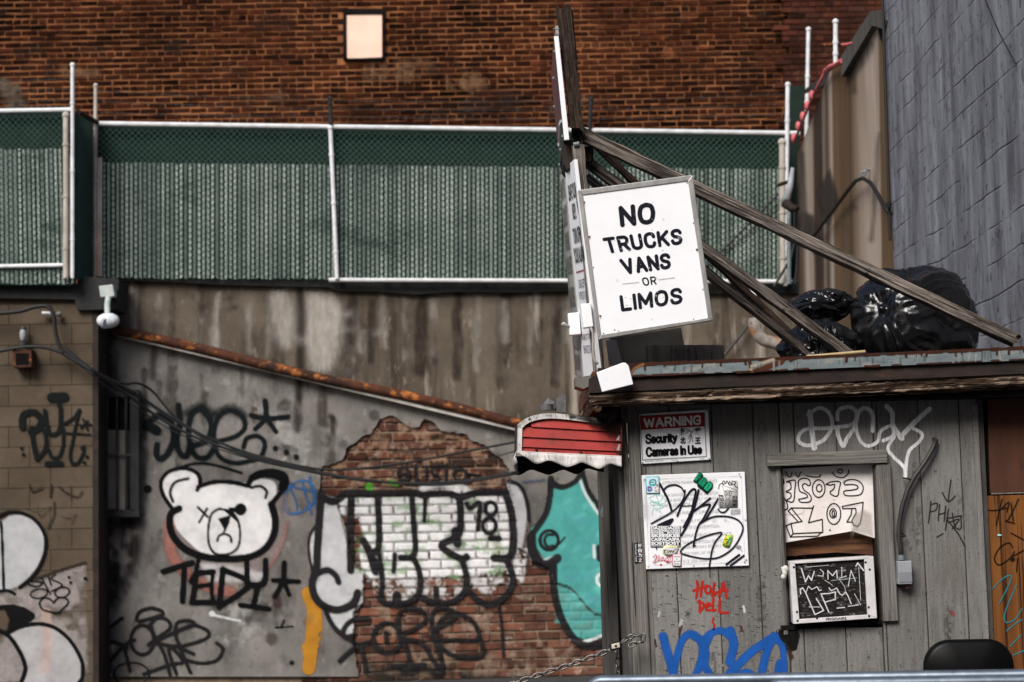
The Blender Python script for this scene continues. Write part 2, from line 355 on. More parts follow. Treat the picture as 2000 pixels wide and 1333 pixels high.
m_conduit = M("dark_conduit", (.016, .015, .0145), (.034, .031, .029), (20, 20, 8), rough=.5, spec=.4)
m_lampwhite = M("white_lamp_enamel", (.72, .74, .78), (.5, .52, .55), (16, 16, 16), rough=.4)
m_lampteal = M("verdigris_white_box", (0.294, 0.385, 0.35), (0.455, 0.462, 0.434), (14, 14, 14), rough=.6)
m_sheetgrey = M("grey_sheet_metal", (.10, .092, .085), (.16, .148, .135), (4, 4, 4), rough=.6)
def flat(name, c, r=.5): return M(name, c, tuple(min(1, x * .86) for x in c), (30, 30, 30), rough=r)

def grey_block_material():
    m, t, b = nodes("painted_grey_block")
    tc = t.nodes.new("ShaderNodeTexCoord")
    sp = t.nodes.new("ShaderNodeSeparateXYZ"); t.links.new(tc.outputs["Object"], sp.inputs[0])
    n = t.nodes.new("ShaderNodeTexNoise"); n.inputs["Scale"].default_value = 1.6; n.inputs["Detail"].default_value = 10
    t.links.new(tc.outputs["Object"], n.inputs["Vector"])
    def mth(op, x, y):
        q = t.nodes.new("ShaderNodeMath"); q.operation = op
        for s_, v_ in ((q.inputs[0], x), (q.inputs[1], y)):
            if hasattr(v_, 'links'): t.links.new(v_, s_)
            else: s_.default_value = v_
        return q.outputs[0]
    zz = mth('ADD', sp.outputs[2], mth('MULTIPLY', n.outputs[0], .08))
    fr = mth('FRACT', mth('DIVIDE', zz, .205), 0)
    dd = mth('ABSOLUTE', mth('SUBTRACT', fr, .5), 0)
    rg_ = t.nodes.new("ShaderNodeMapRange"); rg_.inputs[1].default_value, rg_.inputs[2].default_value = .455, .49
    t.links.new(dd, rg_.inputs[0]); joint = rg_.outputs[0]
    c = mixc(t, noise_mask(t, 'obj', (30, 6, 1.4), 10, .34, .66), (.105, .109, .126), (.255, .262, .298))
    c = mixc(t, mul(t, noise_mask(t, 'obj', (1, 2, .5), 5, .5, .72), .7), c, (.05, .051, .058))
    c = mixc(t, mul(t, noise_mask(t, 'obj', (30, 14, 9), 10, .58, .64), .7), c, (.045, .045, .052))
    gate = noise_mask(t, 'obj', (9, 1.7, 5), 9, .43, .56)
    c = mixc(t, mul(t, mul(t, joint, gate), .5), c, (.025, .022, .024))
    c = mixc(t, mul(t, noise_mask(t, 'obj', (30, 16, 18), 8, .64, .665), .85), c, (.02, .018, .02))
    t.links.new(c, b.inputs["Base Color"]); b.inputs["Roughness"].default_value = .85; b.inputs["Specular IOR Level"].default_value = .15
    k = noise_mask(t, 'obj', (60, 16, 5), 9, 0, 1)
    h = t.nodes.new("ShaderNodeMath"); h.operation = 'SUBTRACT'; t.links.new(k, h.inputs[0]); t.links.new(mul(t, mul(t, joint, gate), .5), h.inputs[1])
    bn = t.nodes.new("ShaderNodeBump"); bn.inputs["Strength"].default_value = .9; bn.inputs["Distance"].default_value = .012
    t.links.new(h.outputs[0], bn.inputs["Height"]); t.links.new(bn.outputs[0], b.inputs["Normal"])
    return m
m_greyblock = grey_block_material()

# ---------------------------------------------------------------- painted strokes as thin skins lying on a surface
def cat(pts, closed=False, n=6):
    P = [np.array(p, float) for p in pts]
    if len(P) < 3 and not closed: return np.array(P)
    out = []; N = len(P); segs = N if closed else N - 1
    for i in range(segs):
        if closed: a, b, c, d = P[(i - 1) % N], P[i], P[(i + 1) % N], P[(i + 2) % N]
        else: a, b, c, d = P[max(i - 1, 0)], P[i], P[i + 1], P[min(i + 2, N - 1)]
        for k in range(n):
            t = k / n
            out.append(.5 * ((2 * b) + (-a + c) * t + (2 * a - 5 * b + 4 * c - d) * t * t + (-a + 3 * b - 3 * c + d) * t ** 3))
    out.append(P[0] if closed else P[-1])
    return np.array(out)
class Cv:
    """strokes given in the coordinates of an enlarged view: origin ox, oy and factor s"""
    def __init__(self, ox=0, oy=0, s=1.0, soft=.8): self.soft = soft; self.o = np.array([ox, oy], float); self.s = s; self.L = []
    def t(self, pts): return np.array(pts, float) / self.s + self.o
    def S(self, pts, w, col, a=1.0, soft=None, sharp=False, closed=False, tex=None):
        soft = self.soft if soft is None else soft
        p = self.t(pts)
        if not sharp: p = cat(p, closed)
        elif closed: p = np.vstack([p, p[:1]])
        self.L.append(('s', p, w / self.s, col, a, soft, tex)); return self
    def E(self, cx, cy, rx, ry, w, col, a=1.0, soft=None, rot=0.0):
        q = []
        for i in range(25):
            t = 2 * math.pi * i / 24
            x, y = rx * math.cos(t), ry * math.sin(t)
            q.append((cx + x * math.cos(rot) - y * math.sin(rot), cy + x * math.sin(rot) + y * math.cos(rot)))
        return self.S(q, w, col, a, soft, True)
    def D(self, x, y, w, col, a=1.0, soft=None): return self.S([(x, y), (x + .01, y)], w, col, a, soft, True)
    def Fl(self, poly, col, a=1.0, soft=1.0, smooth=False, tex=None):
        p = self.t(poly)
        if smooth: p = cat(p, True)[:-1]
        self.L.append(('f', p, 0, col, a, soft, tex)); return self
def vnoise(X, Y, s):
    tab = rng.random((64, 64)); x, y = X / s, Y / s
    xi, yi = np.floor(x).astype(int), np.floor(y).astype(int); fx, fy = x - xi, y - yi
    fx, fy = fx * fx * (3 - 2 * fx), fy * fy * (3 - 2 * fy)
    g = lambda i, j: tab[i % 64, j % 64]
    return (g(xi, yi) * (1 - fx) + g(xi + 1, yi) * fx) * (1 - fy) + (g(xi, yi + 1) * (1 - fx) + g(xi + 1, yi + 1) * fx) * fy
def seg_dist(X, Y, p, q):
    dx, dy = q - p; l2 = dx * dx + dy * dy + 1e-12
    t = np.clip(((X - p[0]) * dx + (Y - p[1]) * dy) / l2, 0, 1)
    return np.hypot(X - p[0] - t * dx, Y - p[1] - t * dy)
def inside(X, Y, poly):
    r = np.zeros(X.shape, bool); n = len(poly)
    for i in range(n):
        x0, y0 = poly[i]; x1, y1 = poly[(i + 1) % n]
        if y0 == y1: continue
        c = ((y0 > Y) != (y1 > Y)) & (X < (x1 - x0) * (Y - y0) / (y1 - y0) + x0)
        r ^= c
    return r
def mist(cv, k=2.0, a=.17):
    cv.L = [('s', l[1], l[2] * k, l[3], a, max(2.5, l[2] * k * .45), None) for l in cv.L if l[0] == 's' and l[2] > 3] + cv.L
    return cv
def paint(name, pl, off, step, cvs, parent, mat, label=None, relief=None, mask=None):
    L = []
    for c in (cvs if isinstance(cvs, (list, tuple)) else [cvs]): L += c.L
    lo = np.min([l[1].min(0) - l[2] / 2 - l[5] - step for l in L], 0); hi = np.max([l[1].max(0) + l[2] / 2 + l[5] + step for l in L], 0)
    xs = np.arange(lo[0], hi[0] + step, step); ys = np.arange(lo[1], hi[1] + step, step)
    X, Y = np.meshgrid(xs, ys)
    C = np.zeros(X.shape + (3,)); A = np.zeros(X.shape)
    for kind, p, w, col, a, soft, tex in L:
        pad = w / 2 + soft + step
        i0, i1 = np.searchsorted(xs, p[:, 0].min() - pad), np.searchsorted(xs, p[:, 0].max() + pad)
        j0, j1 = np.searchsorted(ys, p[:, 1].min() - pad), np.searchsorted(ys, p[:, 1].max() + pad)
        if i1 <= i0 or j1 <= j0: continue
        sx, sy = X[j0:j1, i0:i1], Y[j0:j1, i0:i1]
        d = np.full(sx.shape, 1e9)
        loop = np.vstack([p, p[:1]]) if kind == 'f' else p
        for k in range(len(loop) - 1):
            q0, q1 = loop[k], loop[k + 1]
            a0, a1 = np.searchsorted(sx[0], min(q0[0], q1[0]) - pad), np.searchsorted(sx[0], max(q0[0], q1[0]) + pad)
            b0, b1 = np.searchsorted(sy[:, 0], min(q0[1], q1[1]) - pad), np.searchsorted(sy[:, 0], max(q0[1], q1[1]) + pad)
            if a1 > a0 and b1 > b0:
                d[b0:b1, a0:a1] = np.minimum(d[b0:b1, a0:a1], seg_dist(sx[b0:b1, a0:a1], sy[b0:b1, a0:a1], q0, q1))
        if kind == 'f': d = np.where(inside(sx, sy, p), -d, d)
        else: d = d - w / 2
        al = np.clip(.5 - d / (2 * soft), 0, 1); al = al * al * (3 - 2 * al) * a
        if tex: 
            if callable(tex): al = al * tex(sx, sy)
            else: al = al * np.clip((vnoise(sx, sy, tex[0]) * .6 + vnoise(sx, sy, tex[0] / 3) * .4 - tex[1]) / (tex[2] - tex[1]), 0, 1)
        ob = A[j0:j1, i0:i1]; na = al + ob * (1 - al)
        cc = C[j0:j1, i0:i1]
        C[j0:j1, i0:i1] = np.where(na[..., None] > 1e-4, (np.array(col) * al[..., None] + cc * (ob * (1 - al))[..., None]) / np.maximum(na, 1e-4)[..., None], cc)
        A[j0:j1, i0:i1] = na
    if mask is not None: A = A * mask(X, Y)
    o = np.full(X.shape, off) if relief is None else off + relief(X, Y)
    W = hits(X, Y, pl, o)
    ny, nx = X.shape
    idx = np.arange(ny * nx).reshape(ny, nx)
    q = np.stack([idx[:-1, :-1], idx[1:, :-1], idx[1:, 1:], idx[:-1, 1:]], -1).reshape(-1, 4)
    am = A.ravel()
    q = q[am[q].max(1) > .03]
    used, inv = np.unique(q, return_inverse=True); q = inv.reshape(-1, 4)
    me = bpy.data.meshes.new(name)
    v = W.reshape(-1, 3)[used]
    me.vertices.add(len(v)); me.vertices.foreach_set("co", v.astype(np.float32).ravel())
    me.loops.add(q.size); me.loops.foreach_set("vertex_index", q.astype(np.int32).ravel())
    me.polygons.add(len(q)); me.polygons.foreach_set("loop_start", np.arange(0, q.size, 4, dtype=np.int32))
    me.update(calc_edges=True)
    at_ = me.attributes.new("paint", 'FLOAT_COLOR', 'POINT')
    at_.data.foreach_set("color", np.concatenate([C.reshape(-1, 3)[used], am[used][:, None]], 1).astype(np.float32).ravel())
    me.materials.append(mat)
    return link(name, me, parent, 0, label)

# ---------------------------------------------------------------- lettering
def lerp(a, b, t): return np.array(a, float) * (1 - t) + np.array(b, float) * t
def sub(Q, u0, v0, u1, v1):
    f = lambda u, v: lerp(lerp(Q[0], Q[1], u), lerp(Q[3], Q[2], u), v)
    return [f(u0, v0), f(u1, v0), f(u1, v1), f(u0, v1)]
_tc = {}
def glyphs(s, bold):
    if (s, bold) in _tc: return _tc[(s, bold)]
    cu = bpy.data.curves.new("txt", 'FONT'); cu.body = s; cu.offset = bold; cu.resolution_u = 3
    ob = bpy.data.objects.new("txt", cu); COL.objects.link(ob)
    me = bpy.data.meshes.new_from_object(ob)
    bpy.data.objects.remove(ob); bpy.data.curves.remove(cu)
    v = np.empty(len(me.vertices) * 3, np.float32); me.vertices.foreach_get("co", v); v = v.reshape(-1, 3)[:, :2].astype(float)
    fs = [tuple(p.vertices) for p in me.polygons]; bpy.data.meshes.remove(me)
    if len(v): 
        lo, hi = v.min(0), v.max(0); v = (v - lo) / np.maximum(hi - lo, 1e-6)
    _tc[(s, bold)] = (v, fs)
    return v, fs
def letter_into(mb, s, Q, pl, off, bold=.02):
    v, fs = glyphs(s, bold)
    if not len(v): return
    Q = [np.array(q, float) for q in Q]
    u, w = v[:, 0:1], 1 - v[:, 1:2]
    px = (Q[0] * (1 - u) + Q[1] * u) * (1 - w) + (Q[3] * (1 - u) + Q[2] * u) * w
    mb.add(hits(px[:, 0], px[:, 1], pl, off), fs)
def letters(name, items, pl, off, mat, parent, bold=.02, label=None):
    mb = MB()
    for it in items: letter_into(mb, it[0], it[1], pl, off, it[2] if len(it) > 2 else bold)
    return mb.build(name, mat, parent, label=label)
BLACK, WHITE = (.0035, .0035, .004), (.62, .62, .62)
# sign painter's block letters: (width, strokes); strokes starting with 's' are smooth curves; y runs 0 top .. 1 baseline
GL = {
 'A': (.62, [[(0, 1), (.31, 0), (.62, 1)], [(.12, .66), (.50, .66)]]), 'C': (.58, ['s', [(.56, .26), (.5, .07), (.30, 0), (.08, .12), (0, .5), (.08, .88), (.30, 1), (.5, .93), (.56, .74)]]),
 'D': (.56, [[(0, 0), (0, 1)], 's', [(0, 0), (.3, .01), (.5, .16), (.56, .5), (.5, .84), (.3, .99), (0, 1)]]), 'E': (.48, [[(.48, 0), (0, 0), (0, 1), (.48, 1)], [(0, .48), (.4, .48)]]),
 'G': (.60, ['s', [(.57, .24), (.5, .06), (.30, 0), (.08, .12), (0, .5), (.08, .88), (.30, 1), (.5, .94), (.58, .8)], [(.58, .8), (.58, .54), (.34, .54)]]),
 'I': (.0, [[(0, 0), (0, 1)]]), 'K': (.56, [[(0, 0), (0, 1)], [(.54, 0), (.02, .6)], [(.2, .42), (.56, 1)]]), 'L': (.46, [[(0, 0), (0, 1), (.46, 1)]]),
 'M': (.68, [[(0, 1), (0, 0), (.34, .74), (.68, 0), (.68, 1)]]), 'N': (.56, [[(0, 1), (0, 0), (.56, 1), (.56, 0)]]),
 'O': (.62, ['s', [(.31, 0), (.54, .12), (.62, .5), (.54, .88), (.31, 1), (.08, .88), (0, .5), (.08, .12), (.31, 0)]]),
 'R': (.54, [[(0, 1), (0, 0)], 's', [(0, 0), (.36, .01), (.5, .12), (.52, .27), (.46, .44), (.34, .53), (0, .54)], [(.28, .54), (.54, 1)]]),
 'S': (.54, ['s', [(.52, .2), (.42, .04), (.25, 0), (.08, .07), (.03, .25), (.12, .42), (.3, .5), (.47, .59), (.54, .76), (.46, .94), (.27, 1), (.08, .95), (0, .78)]]),
 'T': (.56, [[(0, 0), (.56, 0)], [(.28, 0), (.28, 1)]]), 'U': (.54, [[(0, 0), (0, .66)], 's', [(0, .64), (.04, .88), (.27, 1), (.5, .88), (.54, .64)], [(.54, .66), (.54, 0)]]),
 'V': (.60, [[(0, 0), (.30, 1), (.60, 0)]]), 'W': (.84, [[(0, 0), (.2, 1), (.42, .12), (.64, 1), (.84, 0)]]),
 'a': (.38, ['s', [(.04, .44), (.18, .33), (.34, .4), (.37, .55)], [(.37, .5), (.37, 1)], 's', [(.37, .62), (.12, .66), (.01, .82), (.12, .99), (.28, .97), (.37, .86)]]),
 'c': (.36, ['s', [(.36, .5), (.28, .35), (.12, .36), (.01, .55), (.01, .78), (.12, .98), (.28, .98), (.36, .83)]]), 'e': (.38, ['s', [(.02, .66), (.37, .66), (.34, .44), (.2, .33), (.05, .43), (0, .66), (.06, .92), (.2, 1), (.36, .88)]]),
 'i': (.0, [[(0, .34), (0, 1)], [(0, .06), (0, .1)]]), 'm': (.62, [[(0, .34), (0, 1)], 's', [(0, .5), (.14, .34), (.29, .40), (.31, .56)], [(.31, .54), (.31, 1)], 's', [(.31, .5), (.45, .34), (.6, .40), (.62, .56)], [(.62, .54), (.62, 1)]]),
 'n': (.34, [[(0, .34), (0, 1)], 's', [(0, .5), (.14, .34), (.31, .40), (.34, .56)], [(.34, .54), (.34, 1)]]), 'r': (.24, [[(0, .34), (0, 1)], 's', [(0, .58), (.1, .38), (.24, .36)]]),
 's': (.34, ['s', [(.32, .5), (.24, .35), (.1, .35), (.02, .48), (.1, .61), (.24, .68), (.34, .82), (.24, .98), (.1, .98), (0, .85)]]), 't': (.22, [[(.09, .12), (.09, .88)], 's', [(.09, .86), (.12, .99), (.23, .98)], [(-.04, .36), (.22, .36)]]),
 'u': (.34, [[(0, .34), (0, .8)], 's', [(0, .78), (.04, .96), (.18, .99), (.34, .84)], [(.34, .34), (.34, 1)]]), 'y': (.38, [[(0, .34), (.19, .96)], [(.38, .34), (.17, 1.08), (.10, 1.22), (.0, 1.22)]]), ' ': (.12, []),
}
def block_letters(cv, text, Q, wt, col, soft=.3, gap=.20):
    """letters drawn with even strokes into the quad Q (view coordinates of cv); wt = stroke weight as a share of the letter height"""
    widths = [GL[ch][0] for ch in text]; tot = sum(widths) + gap * (len(text) - 1) + wt
    Q = [np.array(q, float) for q in Q]; H = np.linalg.norm(Q[3] - Q[0]); x = wt / 2
    def mp(px_, py_):
        u, v = (x + px_) / tot, wt / 2 + py_ * (1 - wt)
        return lerp(lerp(Q[0], Q[1], u), lerp(Q[3], Q[2], u), v)
    for ch in text:
        w, st = GL[ch]; sm = False
        for s_ in st:
            if s_ == 's': sm = True; continue
            cv.S([mp(*p) for p in s_], wt * H, col, 1, soft, sharp=not sm); sm = False
        x += w + gap
    return cv

# ================================================================ SETTING
me = bpy.data.meshes.new("ground")
me.from_pydata([(-150, -60, 0), (150, -60, 0), (150, 160, 0), (-150, 160, 0)], [], [(0, 1, 2, 3)]); me.materials.append(m_asphalt)
tag(link("ground", me), "dark asphalt ground of the parking lot", None, kind="structure")

# planes of the place
PA = plane3((-4.2, 19.4, 0), (2.9, 20.2, 0), (-4.2, 19.4, 3))      # old party wall with the graffiti
PL = yp(18.9)                                                        # concrete block building on the left
PR = plane((2.9, 0, 0), (-1, 0, 0))                                  # side wall on the right
PB = yp(24.0)                                                        # brick building behind
PS = yp(10.5)                                                        # front of the booth
A_u = np.array([7.1, .8, 0]); A_u /= np.linalg.norm(A_u)
def brick_field(name, lo_u, hi_u, lo_z, hi_z, bl, bh, joint, place, mat, parent, depth=.03, header=6, seed=1, keep=None, var=.35, jit=.003, vj=None, patch=0):
    """individual bricks with their own tone, every sixth course headers"""
    rnd = random.Random(seed); mb = MB(); vj = joint if vj is None else vj
    r0 = int(lo_z / bh)
    for r in range(r0, int(hi_z / bh) + 1):
        head = header and r % header == 0
        L = bl / 2 if head else bl
        off = (r % 2) * L / 2 + rnd.uniform(-.02, .02)
        k0 = int(math.floor((lo_u - off) / L))
        for k in range(k0, int((hi_u - off) / L) + 1):
            u0, z0 = off + k * L, r * bh
            if keep and not keep(u0 + L / 2, z0 + bh / 2): continue
            tone = max(.3, rnd.gauss(1, var)); warm = rnd.uniform(-.12, .16)
            if patch: tone *= max(.2, 1 + patch * mnoise.noise(Vector((u0 * .55, z0 * .9, seed))) + .5 * patch * mnoise.noise(Vector((u0 * 1.7, z0 * 2.5, seed + 9))))
            col = (tone * (1 + warm), tone, tone * (1 - warm * .6))
            j = lambda: rnd.uniform(-jit, jit)
            d = rnd.uniform(-.004, .004)
            a = [(u0 + vj / 2 + j(), z0 + joint / 2 + j()), (u0 + L - vj / 2 + j(), z0 + joint / 2 + j()), (u0 + L - vj / 2 + j(), z0 + bh - joint / 2 + j()), (u0 + vj / 2 + j(), z0 + bh - joint / 2 + j())]
            c = 4e-3
            ins = [(a[0][0] + c, a[0][1] + c), (a[1][0] - c, a[1][1] + c), (a[2][0] - c, a[2][1] - c), (a[3][0] + c, a[3][1] - c)]
            V = [place(u, z, depth) for u, z in a] + [place(u, z, -.004 + d) for u, z in a] + [place(u, z, -.008 + d) for u, z in ins]
            mb.add(V, [(8, 9, 10, 11)] + [(4 + i, 4 + (i + 1) % 4, 8 + (i + 1) % 4, 8 + i) for i in range(4)] + [(i, (i + 1) % 4, 4 + (i + 1) % 4, 4 + i) for i in range(4)], None, col)
    return mb.build(name, mat, parent)

# ---- brick building behind
t = thing("brick_building", (-1, 24, 0), "tall dark brown brick building behind the green fence with one boarded window", "building")
wx0, wx1, wz0, wz1 = at(674, 20, 24)[0], at(748, 20, 24)[0], at(710, 115, 24)[2], at(710, 22, 24)[2]
bx = at(1541, 120, 24)[0]
mb = MB()
for lo, hi in (((-9, 24.03, 0), (wx0, 24.5, 14)), ((wx1, 24.03, 0), (bx, 24.5, 14)), ((wx0, 24.03, 0), (wx1, 24.5, wz0)), ((wx0, 24.03, wz1), (wx1, 24.5, 14))): mb.box(lo, hi)
w = mb.build("wall", m_mortar_up, t)
brick_field("wall_bricks", -8.2, bx - .05, 5.2, 9.1, .205, .0715, .021, lambda u, z, d: (u, 24.025 + d, z), m_brick_up, t, seed=3,
            keep=lambda u, z: not (wx0 - .04 < u < wx1 + .04 and wz0 - .03 < z < wz1 + .03), var=.34, jit=.0055, vj=.012, patch=.9)
mb = MB()
mb.slab([(676, 30), (746, 27), (747, 112), (678, 115)], yp(23.985), .05)
win = mb.build("boarded_window", m_board_pink, t, label="window boarded over with a pale pink panel")
mb = MB()
for (x0, y0, x1, y1) in ((670, 17, 752, 27), (670, 27, 676, 116), (746, 27, 751, 116), (673, 114, 750, 118)): mb.slab([(x0, y0), (x1, y0), (x1, y1), (x0, y1)], yp(23.965), .10)
mb.build("window_frame", m_void, win)
mb = MB(); mb.box((bx, 23.93, 0), (8, 24.5, 14))
mb.build("side_wall", m_mortar_dk, t, label="darker red brick section at the right end")
brick_field("side_wall_bricks", bx + .01, 5.3, 5.6, 9.1, .205, .0715, .012, lambda u, z, d: (u, 23.925 + d, z), m_brick_dk, t, seed=5, var=.3)

g = Cv(); rg = random.Random(31)
for q in range(26):
    x, y = rg.uniform(-20, 1500), rg.uniform(0, 235); g.S([(x, y), (x + rg.uniform(20, 110), y + rg.uniform(-8, 8))], rg.uniform(14, 50), rg.choice([(.02, .011, .008), (.02, .011, .008), (.24, .13, .07)]), rg.uniform(.3, .6), 16, tex=(24, .25, .65))
g.S([(0, 170), (30, 190), (35, 260), (10, 290)], 40, (.10, .075, .055), .8, 8, tex=(20, .1, .5))
paint("wall_stains", yp(24.0), .01, 3, g, t, m_stain_and_shade, "sooty and sandy patches on the brick")

# ---- concrete block building on the left
t = thing("block_building", (-5, 18.9, 0), "tan concrete block building covered in spray paint at the left edge", "building")
cx = at(181, 900, 18.9)[0]; ctop = at(90, 573, 18.9)[2]
mb = MB(); mb.box((-9, 18.93, 0), (cx - .004, 19.38, ctop)); mb.build("wall", m_cmu_joint, t)
mb = MB(); rnd = random.Random(4)
r = 0
while r * .195 < ctop - .1:
    L = .40; off = (r % 2) * .2
    k = int(math.floor((-6 - off) / L))
    while True:
        u0 = off + k * L + cx - 8; u1 = min(u0 + L - .006, cx); k += 1
        if u0 >= cx - .02: break
        if u1 < -6: continue
        tn = rnd.gauss(1, .05); z0, z1 = r * .195, min((r + 1) * .195 - .006, ctop)
        mb.add([(u0, 18.94, z0), (u1, 18.94, z0), (u1, 18.94, z1), (u0, 18.94, z1), (u0, 18.92, z0), (u1, 18.92, z0), (u1, 18.92, z1), (u0, 18.92, z1)],
               [(4, 5, 6, 7), (0, 1, 5, 4), (1, 2, 6, 5), (2, 3, 7, 6), (3, 0, 4, 7)], None, (tn, tn, tn))
    r += 1
mb.build("wall_blocks", m_cmu, t)
mb = MB(); mb.box((cx - .002, 18.915, 0), (cx + .05, 19.42, ctop)); mb.build("corner_strip", m_darkmetal, t)
mb = MB()
mb.slab([(-60, 556), (150, 556), (152, 540), (232, 545), (228, 604), (150, 606), (146, 585), (90, 584), (-60, 582)], yp(18.86), .5)
mb.build("roof_edge", m_black, t, label="black tarred roof edge")
brown, grey4 = (.03, .02, .016), (.40, .40, .41)
g = Cv(0, 930, 3.3075)
paint("wall_paint", PL, -.012, 2, Cv(0, 930, 3.3075).Fl([(120, 725), (400, 615), (548, 570), (570, 1340), (-40, 1340), (-40, 740), (60, 745)], (.30, .265, .25), .72, 8, tex=(40, .05, .45))
      .Fl([(-30, 320), (0, 300), (60, 257), (130, 247), (200, 272), (260, 330), (288, 410), (280, 500), (240, 590), (190, 650), (130, 705), (60, 738), (-30, 745)], grey4, .92, 4)
      .Fl([(40, 1020), (130, 975), (250, 955), (350, 985), (430, 1045), (490, 1120), (525, 1210), (525, 1340), (130, 1340), (160, 1260), (150, 1190), (110, 1110)], (.37, .36, .37), .85, 4)
      .S([(295, 880), (300, 1060), (290, 1250)], 62, (.46, .30, .25), .5, 3), t, m_spray, "pale throw-up fills")
paint("bubble_graffiti", PL, -.007, 2, g
      .S([(-30, 270), (0, 255), (60, 235), (140, 240), (220, 280), (275, 350), (295, 420), (285, 510), (245, 600), (190, 670), (125, 720)], 22, BLACK)
      .S([(5, 300), (10, 380), (15, 500), (22, 740)], 16, BLACK).S([(-20, 745), (50, 740), (92, 762)], 20, BLACK)
      .Fl([(-30, 838), (0, 835), (80, 830), (160, 850), (222, 890), (222, 920), (180, 950), (110, 978), (40, 1012), (-30, 1000)], BLACK)
      .Fl([(-30, 868), (30, 870), (58, 930), (42, 995), (-30, 1000)], (.10, .07, .05), .9, 2)
      .S([(-30, 990), (0, 1000), (60, 1040), (110, 1110), (150, 1190), (160, 1260), (130, 1345)], 27, BLACK)
      .S([(40, 1020), (130, 975), (250, 955), (350, 980), (430, 1040), (490, 1120), (530, 1210), (530, 1300), (500, 1345)], 24, BLACK)
      .S([(230, 665), (400, 605), (550, 560)], 16, brown, .9)
      .S([(180, 700), (240, 715), (272, 690), (200, 680)], 10, BLACK).S([(265, 655), (300, 720), (325, 765)], 10, BLACK).S([(310, 650), (330, 705)], 10, BLACK)
      .S([(355, 640), (330, 665), (400, 705), (330, 745)], 10, BLACK).E(250, 760, 55, 30, 10, BLACK, rot=-.15).E(400, 752, 48, 32, 10, BLACK, rot=-.2)
      .S([(345, 822), (320, 795), (280, 790), (255, 820), (270, 860), (310, 875), (370, 887), (400, 862), (437, 825), (430, 795), (390, 785), (360, 800), (345, 822)], 11, BLACK)
      .D(445, 655, 20, BLACK).D(455, 690, 20, BLACK).D(550, 663, 24, BLACK), t, m_spray, "black bubble letter outlines and a small heart")
g = Cv(0, 540, 3.333); tb = (.004, .006, .006)
g.S([(145, 985), (150, 905), (220, 885), (265, 930), (250, 985), (200, 1010)], 42, tb).S([(205, 990), (215, 1080), (240, 1190)], 30, tb).S([(200, 1000), (270, 990), (300, 1060), (285, 1140), (240, 1190)], 24, tb)
g.S([(290, 875), (300, 950), (320, 1020), (350, 1030), (385, 1000), (395, 900), (385, 830)], 27, tb).S([(335, 790), (415, 785)], 62, tb)
g.S([(410, 990), (410, 1090), (385, 1170), (340, 1180), (310, 1120)], 20, tb).S([(420, 960), (480, 920), (515, 870), (510, 900), (490, 980), (470, 1080), (455, 1160), (470, 1220), (510, 1210), (540, 1150), (545, 1110), (530, 1120)], 18, tb)
g.S([(520, 970), (590, 965)], 12, tb).S([(540, 930), (570, 1000)], 12, tb).S([(570, 940), (525, 990)], 12, tb).S([(420, 1020), (585, 1030)], 12, tb).S([(305, 1222), (395, 1220)], 36, tb)
for q in ((140, 1120), (152, 1160), (565, 1175), (548, 1215)): g.D(*q, 22, tb)
paint("marker_tag", PL, -.006, 2, [mist(g), Cv(0, 930, 3.3075).S([(190, 60), (210, 100), (272, 78)], 16, brown, .8).S([(330, 60), (325, 135)], 16, brown, .8).S([(380, 70), (430, 110), (500, 135), (530, 100)], 14, brown, .7).S([(455, 60), (458, 160)], 8, brown, .6)
      .S([(165, 210), (240, 230), (330, 200), (260, 260), (240, 190)], 9, brown, .5).S([(350, 170), (345, 260), (310, 330)], 18, brown, .6).S([(395, 260), (450, 275), (490, 250), (460, 310)], 9, brown, .5).S([(310, 420), (380, 380), (370, 470)], 7, brown, .35)], t, m_spray, "dark spray tag with dots")
tw = thing("wall_lantern", at(42, 700, 18.8), "small glass wall lantern above a rusty orange box on the block building", "lamp")
mb = MB(); mb.slab([(24, 684), (62, 683), (62, 718), (25, 719)], yp(18.76), .15); mb.build("box", m_rust, tw, .01)
mb = MB(); mb.slab([(30, 690), (56, 690), (56, 712), (31, 713)], yp(18.755), .02); mb.build("box_opening", m_void, tw)
mb = MB(); c = at(45, 676, 18.82); mb.tube([c, c + (0, 0, .05)], .045, 12); mb.tube([c + (0, 0, .16), c + (0, 0, .185)], .035, 12, r1=.02); mb.build("cap", m_conduit, tw)
mb = MB(); mb.ball(c + (0, 0, .11), (.034, .034, .075)); mb.build("glass", m_greybox, tw, smooth=True)
tw = thing("wall_bracket", at(95, 612, 18.85), "short white bracket with a screw on the block building under the roof edge", "bracket")
mb = MB(); mb.tube([at(82, 612, 18.86), at(102, 613, 18.86)], .017, 8); mb.build("arm", m_lampwhite, tw)
mb = MB(); mb.ball(at(115, 614, 18.86), (.03, .03, .028)); mb.build("knob", m_sheetgrey, tw, smooth=True)

